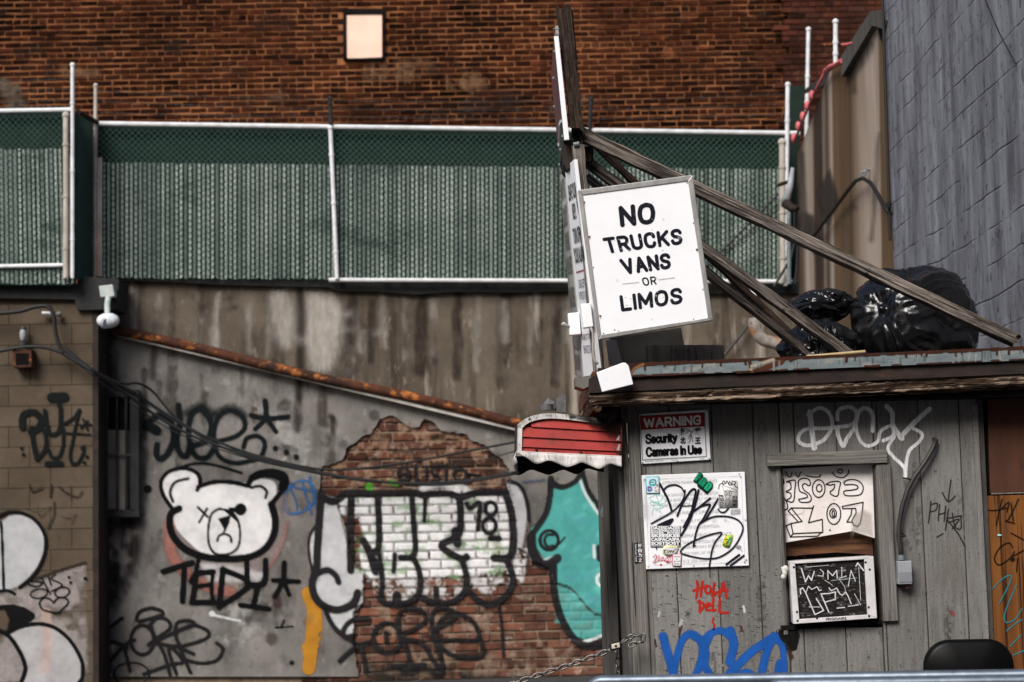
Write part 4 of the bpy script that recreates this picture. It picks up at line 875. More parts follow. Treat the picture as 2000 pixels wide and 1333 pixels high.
# ---- chain link fences
def fence(name, label, pl, TL, TR, BR, BL_, slat_top, posts, rails, slatmat, screenmat, inset=.0, barb=None, pitch=.0435, lattice=True, mesh_up=.03):
    T0, T1, B1, B0 = (hit(*p, pl) for p in (TL, TR, BR, BL_))
    root = thing(name, (B0 + B1) / 2, label, "fence", "chain link fence sections")
    n = pl[1]; L = np.linalg.norm((B1 - B0)[:2])
    P = lambda u, v, d=0.0: lerp(lerp(B0, B1, u), lerp(T0, T1, u), v) + n * d
    mb = MB(); mb.prism([P(0, 0, -.06), P(1, 0, -.06), P(1, 1.02, -.06), P(0, 1.02, -.06)], -n * .006); mb.build("screen", screenmat, root)
    rnd = random.Random(3)
    if slat_top:
        mb = MB(); N = int(L / pitch); ux = (B1 - B0) / N
        for i in range(N):
            u = (i + .5) / N; w = ux * .27; a, b = P(u, .0 + rnd.uniform(0, .012)), P(u, slat_top + rnd.uniform(-.006, .004)); tn = rnd.choice((1, 1, 1, 1, .82)) * rnd.uniform(.88, 1.12); tw_ = rnd.uniform(-.008, .008)
            mb.add([a - w + n * tw_, a + w - n * tw_, b + w - n * tw_, b - w + n * tw_, a - n * .008, b - n * .008], [(0, 1, 2, 3), (0, 3, 5, 4), (1, 4, 5, 2)], None, (tn, tn, tn))
        mb.build("slats", slatmat, root)
    if lattice:
        mb = MB(); H = np.linalg.norm(T0 - B0); s = .0615; rw = .0030
        top = 1 + mesh_up
        for sgn in (1, -1):
            k = -int(H / s) - 2
            while k * s < L + H * 1.1:
                x0, x1 = (k * s, k * s + H * top) if sgn > 0 else (k * s, k * s - H * top)
                v0, v1 = 0.0, top
                pts = []
                for x, v in ((x0, v0), (x1, v1)): pts.append([x, v])
                (xa, va), (xb, vb) = pts
                def clip(xc):
                    return va + (vb - va) * (xc - xa) / (xb - xa)
                lo, hi = min(xa, xb), max(xa, xb)
                if hi > 0 and lo < L:
                    if xa < 0: va_, xa_ = clip(0), 0
                    elif xa > L: va_, xa_ = clip(L), L
                    else: va_, xa_ = va, xa
                    if xb < 0: vb_, xb_ = clip(0), 0
                    elif xb > L: vb_, xb_ = clip(L), L
                    else: vb_, xb_ = vb, xb
                    mb.tube([P(xa_ / L, va_, .010 + sgn * .002), P(xb_ / L, vb_, .010 + sgn * .002)], rw, 4, caps=False)
                k += 1
        mb.build("wire_mesh", m_mesh, root)
    for (x0, y0, x1, y1, rr, mt, nm) in rails:
        mb = MB(); mb.tube([hit(x0, y0, pl, .03), hit(x1, y1, pl, .03)], rr, 10); mb.build(nm, mt, root)
    for (x0, y0, x1, y1, rr, mt) in posts:
        mb = MB(); a, b = hit(x0, y0, pl, .055), hit(x1, y1, pl, .055); mb.tube([a, b], rr, 10); mb.ball(a, rr * 1.35); 
        for f in (.18, .5, .82): q = a + (b - a) * f; mb.tube([q - (0, 0, .012), q + (0, 0, .012)], rr * 1.25, 10)
        mb.build("post", mt, root, smooth=False)
    for line in (barb or []):
        mb = MB(); pts = [hit(x, y, pl, .05) for x, y in line]; mb.tube(pts, .0028, 4)
        for a, b in zip(pts[:-1], pts[1:]):
            d = b - a; m = max(1, int(np.linalg.norm(d) / .13))
            for j in range(m):
                q = a + d * (j + .5) / m; mb.tube([q + (-.012, 0, .018), q + (.012, 0, -.018)], .002, 3); mb.tube([q + (-.014, 0, -.014), q + (.014, .01, .014)], .002, 3)
        mb.build("barbed_wire", m_barb, root)
    return root
PF1 = yp(18.72)
def sag(x0, y0, x1, y1, s=4): return [(lerp(x0, x1, f), lerp(y0, y1, f) + s * 4 * f * (1 - f)) for f in np.linspace(0, 1, 9)]
fence("chain_link_fence", "short left section of green slatted chain link fence above the block building", PF1, (-90, 222), (136, 217), (146, 557), (-90, 556), .785,
      [(144, 130, 144, 545, .019, m_rail), (131, 228, 131, 545, .026, m_post_cream)], [(-90, 220, 140, 216, .022, m_rail, "top_rail"), (-90, 523, 132, 519, .020, m_rail, "bottom_rail")], m_slat, m_screen,
      barb=[sag(-90, 158, 142, 155), sag(-90, 178, 142, 176), sag(-90, 200, 142, 197)])
c0, c1 = hit(147, 240, PF1), onA((189, 244), .1)
PF2 = plane3(c0, c1, c0 + (0, 0, 1))
PF3 = plane(PA[0] + PA[1] * .12, PA[1])
fence("chain_link_fence", "narrow dark return of chain link fence at the corner, seen at an angle", PF2, (146, 221), (194, 246), (194, 546), (146, 546), 0, [], [(147, 219, 189, 243, .024, m_darkmetal, "top_rail")], m_slat, m_screen_blue)
fence("chain_link_fence", "long middle section of green slatted chain link fence over the stained wall", PF3, (190, 248), (1532, 264), (1532, 551), (190, 545), .765,
      [(188, 170, 185, 541, .019, m_post_cream), (645, 252, 658, 547, .022, m_rail), (1536, 168, 1531, 560, .022, m_rail), (645, 196, 646, 250, .020, m_black), (1153, 196, 1150, 258, .020, m_black), (1525, 280, 1527, 556, .032, m_post_cream)],
      [(187, 243, 1560, 262, .025, m_rail, "top_rail"), (642, 548, 1545, 551, .022, m_rail, "bottom_rail")], m_slat, m_screen,
      barb=[sag(187, 180, 646, 199, 2) + sag(646, 199, 1153, 199, 2)[1:] + sag(1153, 199, 1535, 185, 2)[1:], sag(187, 200, 646, 215, 2) + sag(646, 215, 1153, 216, 2)[1:] + sag(1153, 216, 1535, 205, 2)[1:], sag(187, 222, 646, 230, 2) + sag(646, 230, 1153, 234, 2)[1:] + sag(1153, 234, 1535, 225, 2)[1:]])
mb = MB(); mb.slab([(191, 310), (200, 309), (200, 541), (190, 541)], PF3, .02, .04); o = mb.build("edge_slat", m_post_cream, None)
adopt(o, bpy.data.objects["chain_link_fence.002"])
mb = MB(); mb.slab([(131, 305), (140, 305), (140, 540), (129, 540)], PF1, .02, .03); o = mb.build("edge_slat", m_post_cream, None)
adopt(o, bpy.data.objects["chain_link_fence"])

# ---- right side: precast wall and painted block wall
t = thing("precast_wall", (2.9, 17.6, 0), "tall brown and pale streaked concrete side wall left of the grey block building", "wall")
strips = [(1557, (.34, .29, .25)), (1566, (.42, .37, .33)), (1574, (.95, .92, .88)), (1585, (.85, .8, .76)), (1590, (.25, .21, .18)), (1603, (.22, .18, .16)), (1607, (.62, .57, .53)), (1614, (.3, .26, .23)), (1622, (.95, .9, .86)), (1627, (.46, .37, .28)), (1655, (.42, .34, .25)), (1658, (.30, .25, .2)), (1664, (.50, .43, .36)), (1678, (.82, .76, .70)), (1700, (.95, .9, .86)), (1714, (.85, .8, .75)), (1718, (.46, .37, .27)), (1745, (.42, .33, .23)), (1758, (.38, .3, .2))]
topy = lambda x: np.interp(x, [1557, 1565, 1600, 1621, 1656, 1660, 1712, 1728, 1760], [300, 285, 195, 140, 118, 108, 32, 24, 0])
mb = MB()
for (xa, ca), (xb, cb) in zip(strips[:-1], strips[1:]):
    for i in range(3):
        x0, x1 = lerp(xa, xb, i / 3), lerp(xa, xb, (i + 1) / 3)
        k0, k1 = lerp(ca, cb, i / 3) ** 1.5, lerp(ca, cb, (i + 1) / 3) ** 1.5
        a, b, c, d = hit(x0, topy(x0), PR), hit(x1, topy(x1), PR), hit(x1, 900, PR), hit(x0, 900, PR)
        c[2] = d[2] = 0
        o = len(mb.v); mb.v += [tuple(a), tuple(b), tuple(c), tuple(d)]; mb.g += mb.v[-4:]; mb.c += [tuple(k0), tuple(k1), tuple(k1), tuple(k0)]; mb.f.append((o, o + 1, o + 2, o + 3))
mb.build("panels", m_precast, t)
mb = MB()
a, b = hit(1557, 300, PR), hit(1758, 0, PR)
mb.add([(2.93, a[1], 0), (2.93, b[1], 0), (2.93, b[1], b[2] - .1), (2.93, a[1], a[2] - .1), (3.2, a[1], 0), (3.2, b[1], 0), (3.2, b[1], b[2] - .1), (3.2, a[1], a[2] - .1)], [(0, 1, 2, 3), (4, 7, 6, 5), (0, 3, 7, 4), (1, 5, 6, 2), (3, 2, 6, 7)])
mb.build("wall_core", m_darkmetal, t)
mb = MB()
def prq(pts, off, th): mb.slab(pts, PR, th, off)
prq([(1653, 112), (1712, 22), (1732, 20), (1745, 40), (1742, 58), (1716, 50), (1660, 142), (1655, 150)], .05, .3)
mb.build("coping", m_jamb, t, label="worn brown coping on the highest panel")
mb = MB(); prq([(1716, 50), (1748, 0), (1748, 120), (1738, 110), (1722, 75)], .012, .05); mb.build("black_flap", m_void, t, label="black torn flap beside the grey wall")  # thin black sheet under the end of the coping
g = Cv(1380, 0, 2.666); sk = (.045, .036, .032)

paint("stains", PR, .004, 2, Cv(1380, 0, 2.666).Fl([(575, 990), (645, 880), (690, 1040), (640, 1180), (600, 1120)], sk, .9, 8).Fl([(510, 1110), (560, 1120), (590, 1260), (560, 1330), (500, 1200)], sk, .8, 8).S([(755, 300), (770, 480)], 36, sk, .5, 8).S([(900, 700), (880, 1000), (860, 1250)], 30, (.1, .08, .06), .5, 8).S([(500, 800), (520, 1200)], 26, sk, .6, 8).S([(745, 380), (800, 330), (850, 240)], 60, sk, .5, 10).D(770, 1080, 40, sk, .5, 12).S([(720, 1090), (730, 1330), (725, 1700)], 40, (.2, .15, .1), .5, 10), t, m_stain_and_shade)
tw = thing("wall_cable", hit(1690, 420, PR, .05), "black cable sagging from a hook on the brown concrete wall", "cable")
mb = MB(); mb.tube([hit(x, y, PR, .06) for x, y in ((1592, 474), (1602, 460), (1620, 437), (1645, 405), (1670, 372), (1685, 354), (1700, 348), (1715, 357), (1730, 380), (1742, 403), (1754, 418))], .017, 8); mb.build("cable", m_cable, tw, smooth=True)
mb = MB(); c = hit(1700, 345, PR, .06); mb.tube([c + (.06, 0, .06), c + (-.01, 0, .03), c + (0, 0, -.02)], .012, 6); mb.tube([hit(1701, 330, PR, .03), hit(1701, 344, PR, .05)], .010, 6); mb.build("hook", m_galv, tw)

t = thing("grey_block_building", (2.9, 13, 0), "grey painted block building with flaking mortar lines filling the right edge", "building")
y0 = hit(1752, 400, PR)[1]
mb = MB(); mb.box((2.86, 7.5, 0), (6, y0, 8.5)); mb.build("wall", m_greyblock, t)
mb = MB(); mb.tube([hit(1742, -10, PR, .07), hit(1748, 180, PR, .07), hit(1755, 400, PR, .07), hit(1757, 470, PR, .07)], .012, 8); mb.tube([hit(1757, 395, PR, .08), hit(1757, 405, PR, .08)], .02, 8); mb.build("drain_cable", m_cable, t)
mb = MB(); mb.tube([hit(1940, -10, PR, .06), hit(1970, 60, PR, .06), hit(2005, 125, PR, .06)], .004, 6); mb.build("thin_wire", m_cable, t)

# posts and rags at the far right corner
PX = yp(20.15)
for (x0, y0_, x1, y1_, lab) in ((1579, 58, 1575, 262, "white capped fence post left of the taller one beside the concrete wall"), (1632, 43, 1632, 132, "white capped fence post standing on top of the brown concrete wall")):
    Y = 20.3 if x0 < 1600 else hit(1632, 132, PR)[1] + .1
    mb = MB(); a, b = at(x0, y0_, Y), at(x1, y1_, Y); mb.tube([a, b], .021, 10); mb.ball(a, .029)
    for f in (.45, .7): q = a + (b - a) * f; mb.tube([q - (0, 0, .015), q + (0, 0, .015)], .026, 10)
    if x0 < 1600: b2 = at(1573, 560, 20.3); mb.tube([b, b2], .021, 10)
    tag(mb.build("fence_post", m_rail), lab, "post", "loose fence posts at the right corner")
mb = MB(); mb.prism([at(1543, 168, 20.4), at(1572, 168, 20.4), at(1560, 300, 20.4), at(1556, 545, 20.4), at(1543, 545, 20.4)], (0, .02, 0))
tag(mb.build("fence_screen", m_screen), "dark green screen scrap between the fence and the concrete wall", "screen")
mb = MB(); mb.slab([(1572, 175), (1621, 138), (1622, 152), (1612, 166), (1574, 182)], yp(19.2), .05); tag(mb.build("tarp_scrap", m_black), "black tarp scrap lying over the low end of the concrete wall", "tarp")
mb = MB()
for x, y, a in ((1598, 187, .5), (1589, 207, .6), (1580, 228, .6), (1571, 247, .7), (1562, 270, .7)):
    c = hit(x, y, PR, .06); mb.ball(c, (.028, .05, .05), 9, 7)
mb.tube([hit(x, y, PR, .05) for x, y in ((1621, 142), (1603, 178), (1588, 212), (1560, 280))], .014, 6)
tag(mb.build("pink_rag_string", m_pink, smooth=True), "string of pink rags along the edge of the concrete wall", "rags")
mb = MB(); mb.tube([hit(x, y, PR, .05) for x, y in ((1622, 140), (1632, 131), (1645, 126), (1656, 119))], .022, 6); mb.tube([hit(x, y, PR, .04) for x, y in ((1655, 88), (1667, 87), (1676, 84))], .016, 6); tag(mb.build("pink_strap", m_pink), "pink strap tied over the top of the concrete wall", "strap")
mb = MB(); mb.tube([at(1605, 88, 19), at(1680, 87, 18.2)], .014, 6); tag(mb.build("thin_red_bar", m_rust), "thin rusty bar sticking out by the white post", "bar")
tw = thing("pole_lamp", at(1545, 405, 19.6), "grey tapered pole lamp clamped to the fence corner", "lamp")
mb = MB(); mb.tube([at(1548, 328, 19.6), at(1543, 365, 19.6), at(1534, 398, 19.6)], .018, 10, r1=.05); mb.build("arm", m_greybox, tw, smooth=True)
mb = MB(); mb.tube([at(1533, 396, 19.6), at(1548, 408, 19.55), at(1557, 406, 19.5)], .055, 10, r1=.03); mb.build("lamp_head", m_darkmetal, tw, smooth=True)
mb = MB(); mb.tube([at(1520, 362, 19.8), at(1552, 352, 19.6)], .02, 6); mb.build("clamp", m_darkmetal, tw)
mb = MB(); mb.tube([at(1541, 410, 19.9), at(1541, 555, 19.9)], .022, 8); tag(mb.build("steel_conduit", m_galv), "steel conduit standing below the grey pole lamp", "pipe")
mb = MB(); mb.tube([at(x, y, 19.9) for x, y in ((1552, 410), (1553, 470), (1545, 505), (1530, 530), (1512, 560))], .016, 6); mb.tube([at(x, y, 19.85) for x, y in ((1560, 420), (1557, 520), (1553, 555))], .014, 6); mb.tube([at(x, y, 19.95) for x, y in ((1520, 380), (1480, 420), (1430, 470), (1370, 530))], .012, 6)
tag(mb.build("corner_cables", m_cable), "tangle of black cables hanging at the fence corner", "cable")
mb = MB(); mb.tube([at(x, y, 17) for x, y in ((1466, 565), (1469, 592), (1477, 604))], .045, 12); tag(mb.build("white_elbow", m_lampwhite, smooth=True), "short white pipe stub behind the diagonal timbers", "pipe")
mb = MB(); mb.tube([at(x, y, 17) for x, y in ((1474, 622), (1474, 640), (1480, 655), (1492, 665), (1508, 669), (1530, 676), (1560, 690))], .055, 12); tag(mb.build("bent_pipe", m_bent, smooth=True), "bent white pipe with rust stains behind the small bin bag", "pipe")
mb = MB(); mb.tube([onA((x, y), .1) for x, y in ((1470, 620), (1440, 660), (1405, 702), (1380, 735))], .016, 6); tag(mb.build("sloping_cable", m_cable), "black cable sloping down the wall behind the timbers", "cable")

# cables across the graffiti wall
def wire(name, pts, Y, r, label, n=6, cat_="cable"):
    mb = MB(); p = cat(pts, False, n); mb.tube([at(x, y, Y(x) if callable(Y) else Y) for x, y in p], r, 7)
    tag(mb.build(name, m_cable, smooth=True), label, cat_, "black cables strung along the walls"); return mb
yw = lambda x: np.interp(x, [0, 180, 300, 1010], [18.75, 18.75, 19.2, 19.5])
wire("thick_cable", [(-40, 612), (0, 612), (40, 608), (68, 600), (92, 599), (104, 615), (107, 640), (113, 668), (124, 690)], yw, .020, "black cable dropping in a bend from the roof edge of the block building")
wire("thick_cable", [(-40, 692), (0, 686), (40, 679), (80, 678), (118, 688), (150, 707), (180, 725), (215, 742), (262, 770)], yw, .017, "thick black cable running past the orange box")
wire("looped_cable", [(180, 730), (210, 742), (246, 750), (270, 749), (298, 765), (335, 808), (380, 845), (430, 872), (500, 897), (600, 920), (700, 938), (800, 944), (900, 940), (1010, 922)], yw, .012, "black cable with a raised hump near the barred window")
wire("long_cable", [(120, 690), (180, 724), (250, 760), (330, 812), (400, 852), (470, 880), (540, 900), (626, 917), (700, 916), (800, 903), (900, 884), (1015, 862)], yw, .012, "long black cable rising right to the red awning")
wire("long_cable", [(118, 680), (170, 716), (240, 765), (320, 822), (400, 862), (500, 893), (621, 922), (700, 936), (790, 945), (880, 946), (1010, 925)], yw, .013, "long black cable sagging lowest across the exposed brick")
wire("thin_wire", [(120, 684), (190, 742), (260, 792), (330, 838), (400, 868), (500, 900), (640, 930)], yw, .006, "thin wire lowest of the bundle near the barred window")
wire("thin_wire", [(120, 672), (190, 728), (270, 778), (350, 828), (430, 866), (540, 906), (660, 918), (900, 905), (1012, 880)], yw, .006, "thin wire fanning out across the brick under the awning")

# ---- unseen houses added behind the camera to darken fill light and glossy reflections
def unseen_row_house(x0, x1, h, mat, lab):
    root = thing("unseen_row_house", ((x0 + x1) / 2, -11, 0), lab, "building", "houses across the street")  # added houses, out of view behind the camera
    cols, rows = int((x1 - x0) / 2.4), int(h / 3.2); cw, rh = (x1 - x0) / cols, h / rows
    mb = MB(); mb.box((x0, -19, 0), (x1, -11.3, h))
    for i in range(cols + 1): mb.box((max(x0, x0 + i * cw - .65), -11.298, 0), (min(x1, x0 + i * cw + .65), -11, h))
    for j in range(rows + 1): 
        for i in range(cols): mb.box((x0 + i * cw + .652, -11.298, max(0, j * rh - .75)), (x0 + (i + 1) * cw - .652, -11.002, min(h, j * rh + .75)))
    mb.build("wall", mat, root)
    for i in range(cols):
        for j in range(rows):
            mb = MB(); mb.box((x0 + i * cw + .66, -11.28, j * rh + .76), (x0 + (i + 1) * cw - .66, -11.22, (j + 1) * rh - .76)); mb.build("unseen_house_window", m_vinyl, root)
    mb = MB(); mb.box((x0 - .1, -11.4, h), (x1 + .1, -10.7, h + .5)); mb.build("unseen_house_cornice", m_darkmetal, root)
unseen_row_house(-16, -3.2, 11.5, m_brick_dk, "dark red brick house across the street, left of the grey one")  # added, out of view behind the camera
unseen_row_house(-3, 8, 13, m_sheetgrey, "tall grey house across the street between two brick ones")  # added, out of view behind the camera
unseen_row_house(8.2, 20, 11, m_brick_up, "dark brown brick house across the street, right of the grey one")  # added, out of view behind the camera

# ================================================================ THE BOOTH
S = lambda x, y, off=0.0: hit(x, y, PS, off)
booth = thing("parking_booth", (1.7, 10.5, 0), "weathered grey wooden parking booth with a rusty roof edge and graffiti", "booth")
lean = lambda x900, y: x900 + (y - 900) * .048           # plank joints lean like the rest of the booth
joints = [1248, 1311, 1393, 1474, 1554, 1636, 1716, 1797, 1877, 1912]
hx0, hx1, hy0, hy1 = 1526, 1708, 908, 1226               # window opening
mb = MB(); rnd = random.Random(2)
def plank(xa, xb, ya, yb, k):
    gp = 1.15
    V, G = [], []
    ext = .0
    for (x, y) in ((xa + gp, ya), (xb - gp, ya), (xb - gp, yb), (xa + gp, yb)):
        p = S(lean(x, y), y); V.append(p); G.append((p[0] + k * .173, p[1], p[2] + k * .61))
    ins = 1.1
    back = [p + np.array([0, .016, 0]) for p in V]
    fr = []
    for (x, y) in ((xa + gp + ins, ya), (xb - gp - ins, ya), (xb - gp - ins, yb), (xa + gp + ins, yb)): fr.append(S(lean(x, y), y) + np.array([0, -.002, 0]))
    gf = [(p[0] + k * .173, p[1], p[2] + k * .61) for p in fr]
    mb.add(V + back + fr, [(8, 9, 10, 11), (0, 1, 9, 8), (1, 2, 10, 9), (2, 3, 11, 10), (3, 0, 8, 11), (0, 4, 5, 1), (1, 5, 6, 2), (2, 6, 7, 3), (3, 7, 4, 0)], G + [(g[0], g[1] + .016, g[2]) for g in G] + gf, (lambda q_: (q_, q_ * .995, q_ * .98))(rnd.uniform(.84, 1.16)))
for i, (xa, xb) in enumerate(zip(joints[:-1], joints[1:])):
    segs = [(745, 1605)]
    if xb > hx0 and xa < hx1:
        if xa < hx0: plank(xa, hx0 - 1, 745, 1605, i + 20)
        if xb > hx1: plank(hx1 + 1, xb, 745, 1605, i + 30)
        xa2, xb2 = max(xa, hx0), min(xb, hx1)
        plank(xa2, xb2, 745, hy0, i); plank(xa2, xb2, hy1, 1605, i + 5)
    else: plank(xa, xb, 745, 1605, i)
mb.build("front_siding", m_siding, booth)
# groove backing with the opening left free
mb = MB()
def back(xa, xb, ya, yb, d=.007): mb.prism([S(lean(xa, ya), ya, -d), S(lean(xb, ya), ya, -d), S(lean(xb, yb), yb, -d), S(lean(xa, yb), yb, -d)], (0, .04, 0))
back(1232, hx0 + 1, 735, 1605); back(hx1 - 1, 1925, 735, 1605); back(hx0 + 2, hx1 - 2, 735, hy0 - 1); back(hx0 + 2, hx1 - 2, hy1 + 1, 1605)
mb.build("wall_backing", m_groove, booth)
# corner boards
def vboard(mbx, xa, xb, ya, yb, off, th, k):
    a, b, c, d = (S(lean(x, y), y, off) for x, y in ((xa, ya), (xb, ya), (xb, yb), (xa, yb)))
    top, bot = (a + b) / 2, (c + d) / 2
    w = np.linalg.norm(b - a)
    mbx.beam(bot + (0, th / 2, 0), top + (0, th / 2, 0), w, w, th, 12, .0012, seed=k)
mb = MB(); vboard(mb, 1229, 1251, 765, 1605, .022, .03, 3); mb.build("corner_board", m_trim, booth, .003)
mb = MB(); vboard(mb, 1251.5, 1261, 905, 1605, .006, .02, 5); mb.build("corner_batten", m_trim, booth, .002)
mb = MB(); vboard(mb, 1218, 1227, 765, 1605, .0, .05, 7); mb.build("edge_board", m_trim, booth, .002)
mb = MB(); vboard(mb, 1903, 1914, 790, 1605, .012, .02, 9); mb.build("corner_batten", m_siding, booth, .002)
# side wall with its door jamb (seen at a shallow angle under the awning)
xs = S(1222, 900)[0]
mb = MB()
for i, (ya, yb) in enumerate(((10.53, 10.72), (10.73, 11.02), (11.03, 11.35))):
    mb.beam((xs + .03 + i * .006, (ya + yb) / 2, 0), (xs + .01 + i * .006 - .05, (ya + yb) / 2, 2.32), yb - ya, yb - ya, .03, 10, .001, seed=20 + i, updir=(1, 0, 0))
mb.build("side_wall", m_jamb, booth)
mb = MB(); mb.prism([at(1187, 890, 11.7), at(1221, 890, 11.7), at(1236, 1440, 11.7), at(1204, 1440, 11.7)], (0, .03, 0)); mb.build("doorway_fill", m_jamb, booth)  # dark panel added to stand for the shaded doorway interior
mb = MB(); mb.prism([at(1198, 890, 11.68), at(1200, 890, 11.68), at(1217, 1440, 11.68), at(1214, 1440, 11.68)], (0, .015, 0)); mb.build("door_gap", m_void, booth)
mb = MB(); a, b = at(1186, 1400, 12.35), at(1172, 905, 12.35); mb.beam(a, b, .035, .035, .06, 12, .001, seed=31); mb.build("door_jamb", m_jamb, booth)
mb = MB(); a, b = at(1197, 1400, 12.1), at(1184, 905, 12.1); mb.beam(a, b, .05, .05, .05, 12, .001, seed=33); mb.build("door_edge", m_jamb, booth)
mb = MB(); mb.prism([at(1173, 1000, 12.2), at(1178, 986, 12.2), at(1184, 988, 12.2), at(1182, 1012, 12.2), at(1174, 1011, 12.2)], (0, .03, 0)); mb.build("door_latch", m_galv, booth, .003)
# right hand opening closed with plywood
mb = MB(); back(1914, 2160, 745, 1605, .06); mb.build("opening_back", m_void, booth)
mb = MB(); mb.prism([S(1931, 775, -.03), S(2140, 765, -.03), S(2150, 958, -.03), S(1937, 964, -.03)], (0, .02, 0)); mb.build("upper_panel", m_ply_hi, booth, .003, label="dark brown panel above the plywood")
mb = MB(); mb.prism([S(1917, 969, -.025), S(2150, 963, -.025), S(2165, 1605, -.025), S(1934, 1605, -.025)], (0, .02, 0)); pl_ = mb.build("plywood_panel", m_ply_lo, booth, .003, label="orange plywood sheet with scribbles")
mb = MB(); mb.tube([S(1938, 965, -.022), S(2148, 959, -.022)], .004, 5); mb.build("panel_edge", m_trim, booth)
g = Cv(1880, 760, 2.326); q = (.012, .008, .006)
for p in ([(105, 548), (150, 552), (205, 540)], [(185, 500), (170, 560), (158, 620)], [(180, 545), (215, 515), (205, 560)], [(225, 520), (235, 600)], [(260, 500), (215, 590), (200, 600), (240, 610)], [(225, 655), (290, 690)], [(232, 720), (215, 700), (175, 720), (150, 770), (170, 800), (220, 770), (240, 740)], [(235, 760), (290, 730)], [(255, 770), (250, 830)]): g.S(p, 6, q, .9, .8)
g.D(232, 775, 22, q, .8, 2)
for p in ([(140, 910), (190, 860), (225, 850), (215, 890), (172, 975)], [(250, 890), (200, 1010), (200, 1060), (240, 1050), (275, 1000)], [(205, 1100), (255, 1060), (275, 1050)], [(220, 1170), (270, 1120)], [(235, 1210), (285, 1190)]): g.S(p, 6, (.03, .20, .22), .8, .8)
paint("scribbles", PS, -.022, 1, g, pl_, m_marker)
mb = MB(); c = S(1954, 1046, -.02); mb.ball(c, (.012, .004, .006)); mb.build("sticker_scrap", flat("aqua_scrap", (.25, .6, .6)), pl_)
# window frame
def hboard(x0, y0, x1, y1, w, off, th, k, mat, name, parent):
    mb = MB(); a, b = S(x0, y0, off), S(x1, y1, off); mb.beam(a + (0, th / 2, 0), b + (0, th / 2, 0), w, w, th, 12, .0012, seed=k); return mb.build(name, mat, parent, .003)
wf = hboard(1497, 899, 1730, 892, .066, .045, .05, 12, m_trim, "window_header", booth)
mb = MB(); vboard(mb, 1709, 1737, 908, 1213, .03, .035, 14); mb.build("window_jamb", m_trim, booth, .003)
mb = MB(); vboard(mb, 1515, 1523, 912, 1240, .008, .06, 15); mb.build("window_stop", m_trim, booth, .002)
mb = MB(); mb.prism([S(1516, 905, -.17), S(1722, 905, -.17), S(1735, 1235, -.17), S(1528, 1235, -.17)], (0, .02, 0))
mb.prism([S(1706, 905, -.02), S(1711, 905, -.02), S(1725, 1230, -.02), S(1720, 1230, -.02)], (0, .15, 0)); mb.prism([S(1524, 905, -.02), S(1529, 905, -.02), S(1543, 1230, -.02), S(1538, 1230, -.02)], (0, .15, 0))
mb.build("window_recess", m_darkmetal, booth)
mb = MB(); mb.prism([S(1530, 1060, -.10), S(1600, 1035, -.10), S(1710, 1040, -.10), S(1712, 1085, -.10), S(1640, 1080, -.10), S(1534, 1088, -.10)], (0, .05, 0)); mb.build("wooden_filler", m_brown_wood, booth, label="bare brown board above the air conditioner")
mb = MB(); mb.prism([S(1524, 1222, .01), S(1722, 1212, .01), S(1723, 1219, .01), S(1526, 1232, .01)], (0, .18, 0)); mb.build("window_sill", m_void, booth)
cb = Cv(1500, 890, 6.665, .45)
mb = MB(); mb.slab([(1522, 916), (1704, 906), (1709, 1052), (1665, 1038), (1530, 1061)], yp(10.54), .012)
wb = mb.build("window_board", m_card, booth, .002, label="white board with upside down hand lettering")
k = (.006, .005, .005); W_ = 14
for p in ([(240, 340), (350, 325), (347, 450), (335, 580), (300, 607), (243, 585)], [(240, 345), (285, 352), (296, 430), (235, 470), (290, 490), (296, 540), (243, 578)],
          [(402, 440), (393, 340), (440, 300), (520, 305), (552, 360), (530, 392), (480, 365), (445, 390), (470, 450), (535, 500), (562, 560), (530, 605), (430, 607), (398, 572), (450, 560), (510, 540), (490, 500), (420, 470), (402, 440)],
          [(750, 375), (830, 340), (937, 345), (925, 430), (905, 522), (850, 522), (805, 480), (855, 430), (862, 375), (810, 385), (750, 375)], [(1000, 382), (988, 350), (1050, 315), (1150, 320), (1220, 370), (1237, 440), (1190, 512), (1020, 522), (983, 480), (1010, 457), (1090, 450), (1160, 432), (1160, 393), (1100, 378), (1000, 382)],
          [(490, 262), (600, 280), (670, 275), (682, 245)], [(838, 220), (880, 270), (970, 287), (1040, 240), (1048, 190)], [(180, 520), (240, 600), (252, 690), (188, 712)], [(185, 560), (210, 610), (188, 660)], [(235, 215), (258, 270), (300, 272), (312, 215)], [(355, 225), (390, 282), (425, 215)], [(175, 390), (205, 360), (200, 310)]): cb.S(p, W_, k, .98, .5)
for cx_, cy_, rx_, ry_ in ((658, 430, 82, 115), (665, 425, 36, 48), (855, 760, 90, 136), (845, 752, 43, 60), (848, 755, 16, 38), (940, 205, 32, 26)): cb.E(cx_, cy_, rx_, ry_, W_, k, .98, .5)
for p in ([(300, 682), (582, 685), (525, 875), (705, 830), (712, 1000), (325, 1017), (297, 885), (442, 857), (300, 682)], [(300, 682), (262, 722), (395, 866)], [(297, 885), (235, 915), (290, 1060), (640, 1050), (692, 1003)], [(325, 1017), (290, 1060)], [(582, 685), (592, 655)],
          [(965, 662), (1237, 608), (1222, 760), (1200, 880), (1165, 925), (1110, 902), (1090, 845), (1145, 750), (1140, 688), (972, 692), (965, 662)], [(1090, 700), (1080, 770), (1025, 866), (1085, 866)]): cb.S(p, W_, k, .98, .5, sharp=True)
cb.S([(190, 770), (420, 760), (470, 710)], 4, (.2, .14, .12), .8, 1).S([(700, 670), (1200, 650)], 4, (.4, .3, .25), .6, 1).D(805, 972, 22, k).D(853, 577, 12, k).Fl([(1090, 985), (1110, 780), (1240, 700), (1345, 760), (1370, 1060)], (.36, .30, .28), .4, 6)
paint("hand_lettering", yp(10.54), .003, .6, cb, wb, m_marker, "outlined upside down words LOT CLOSED")
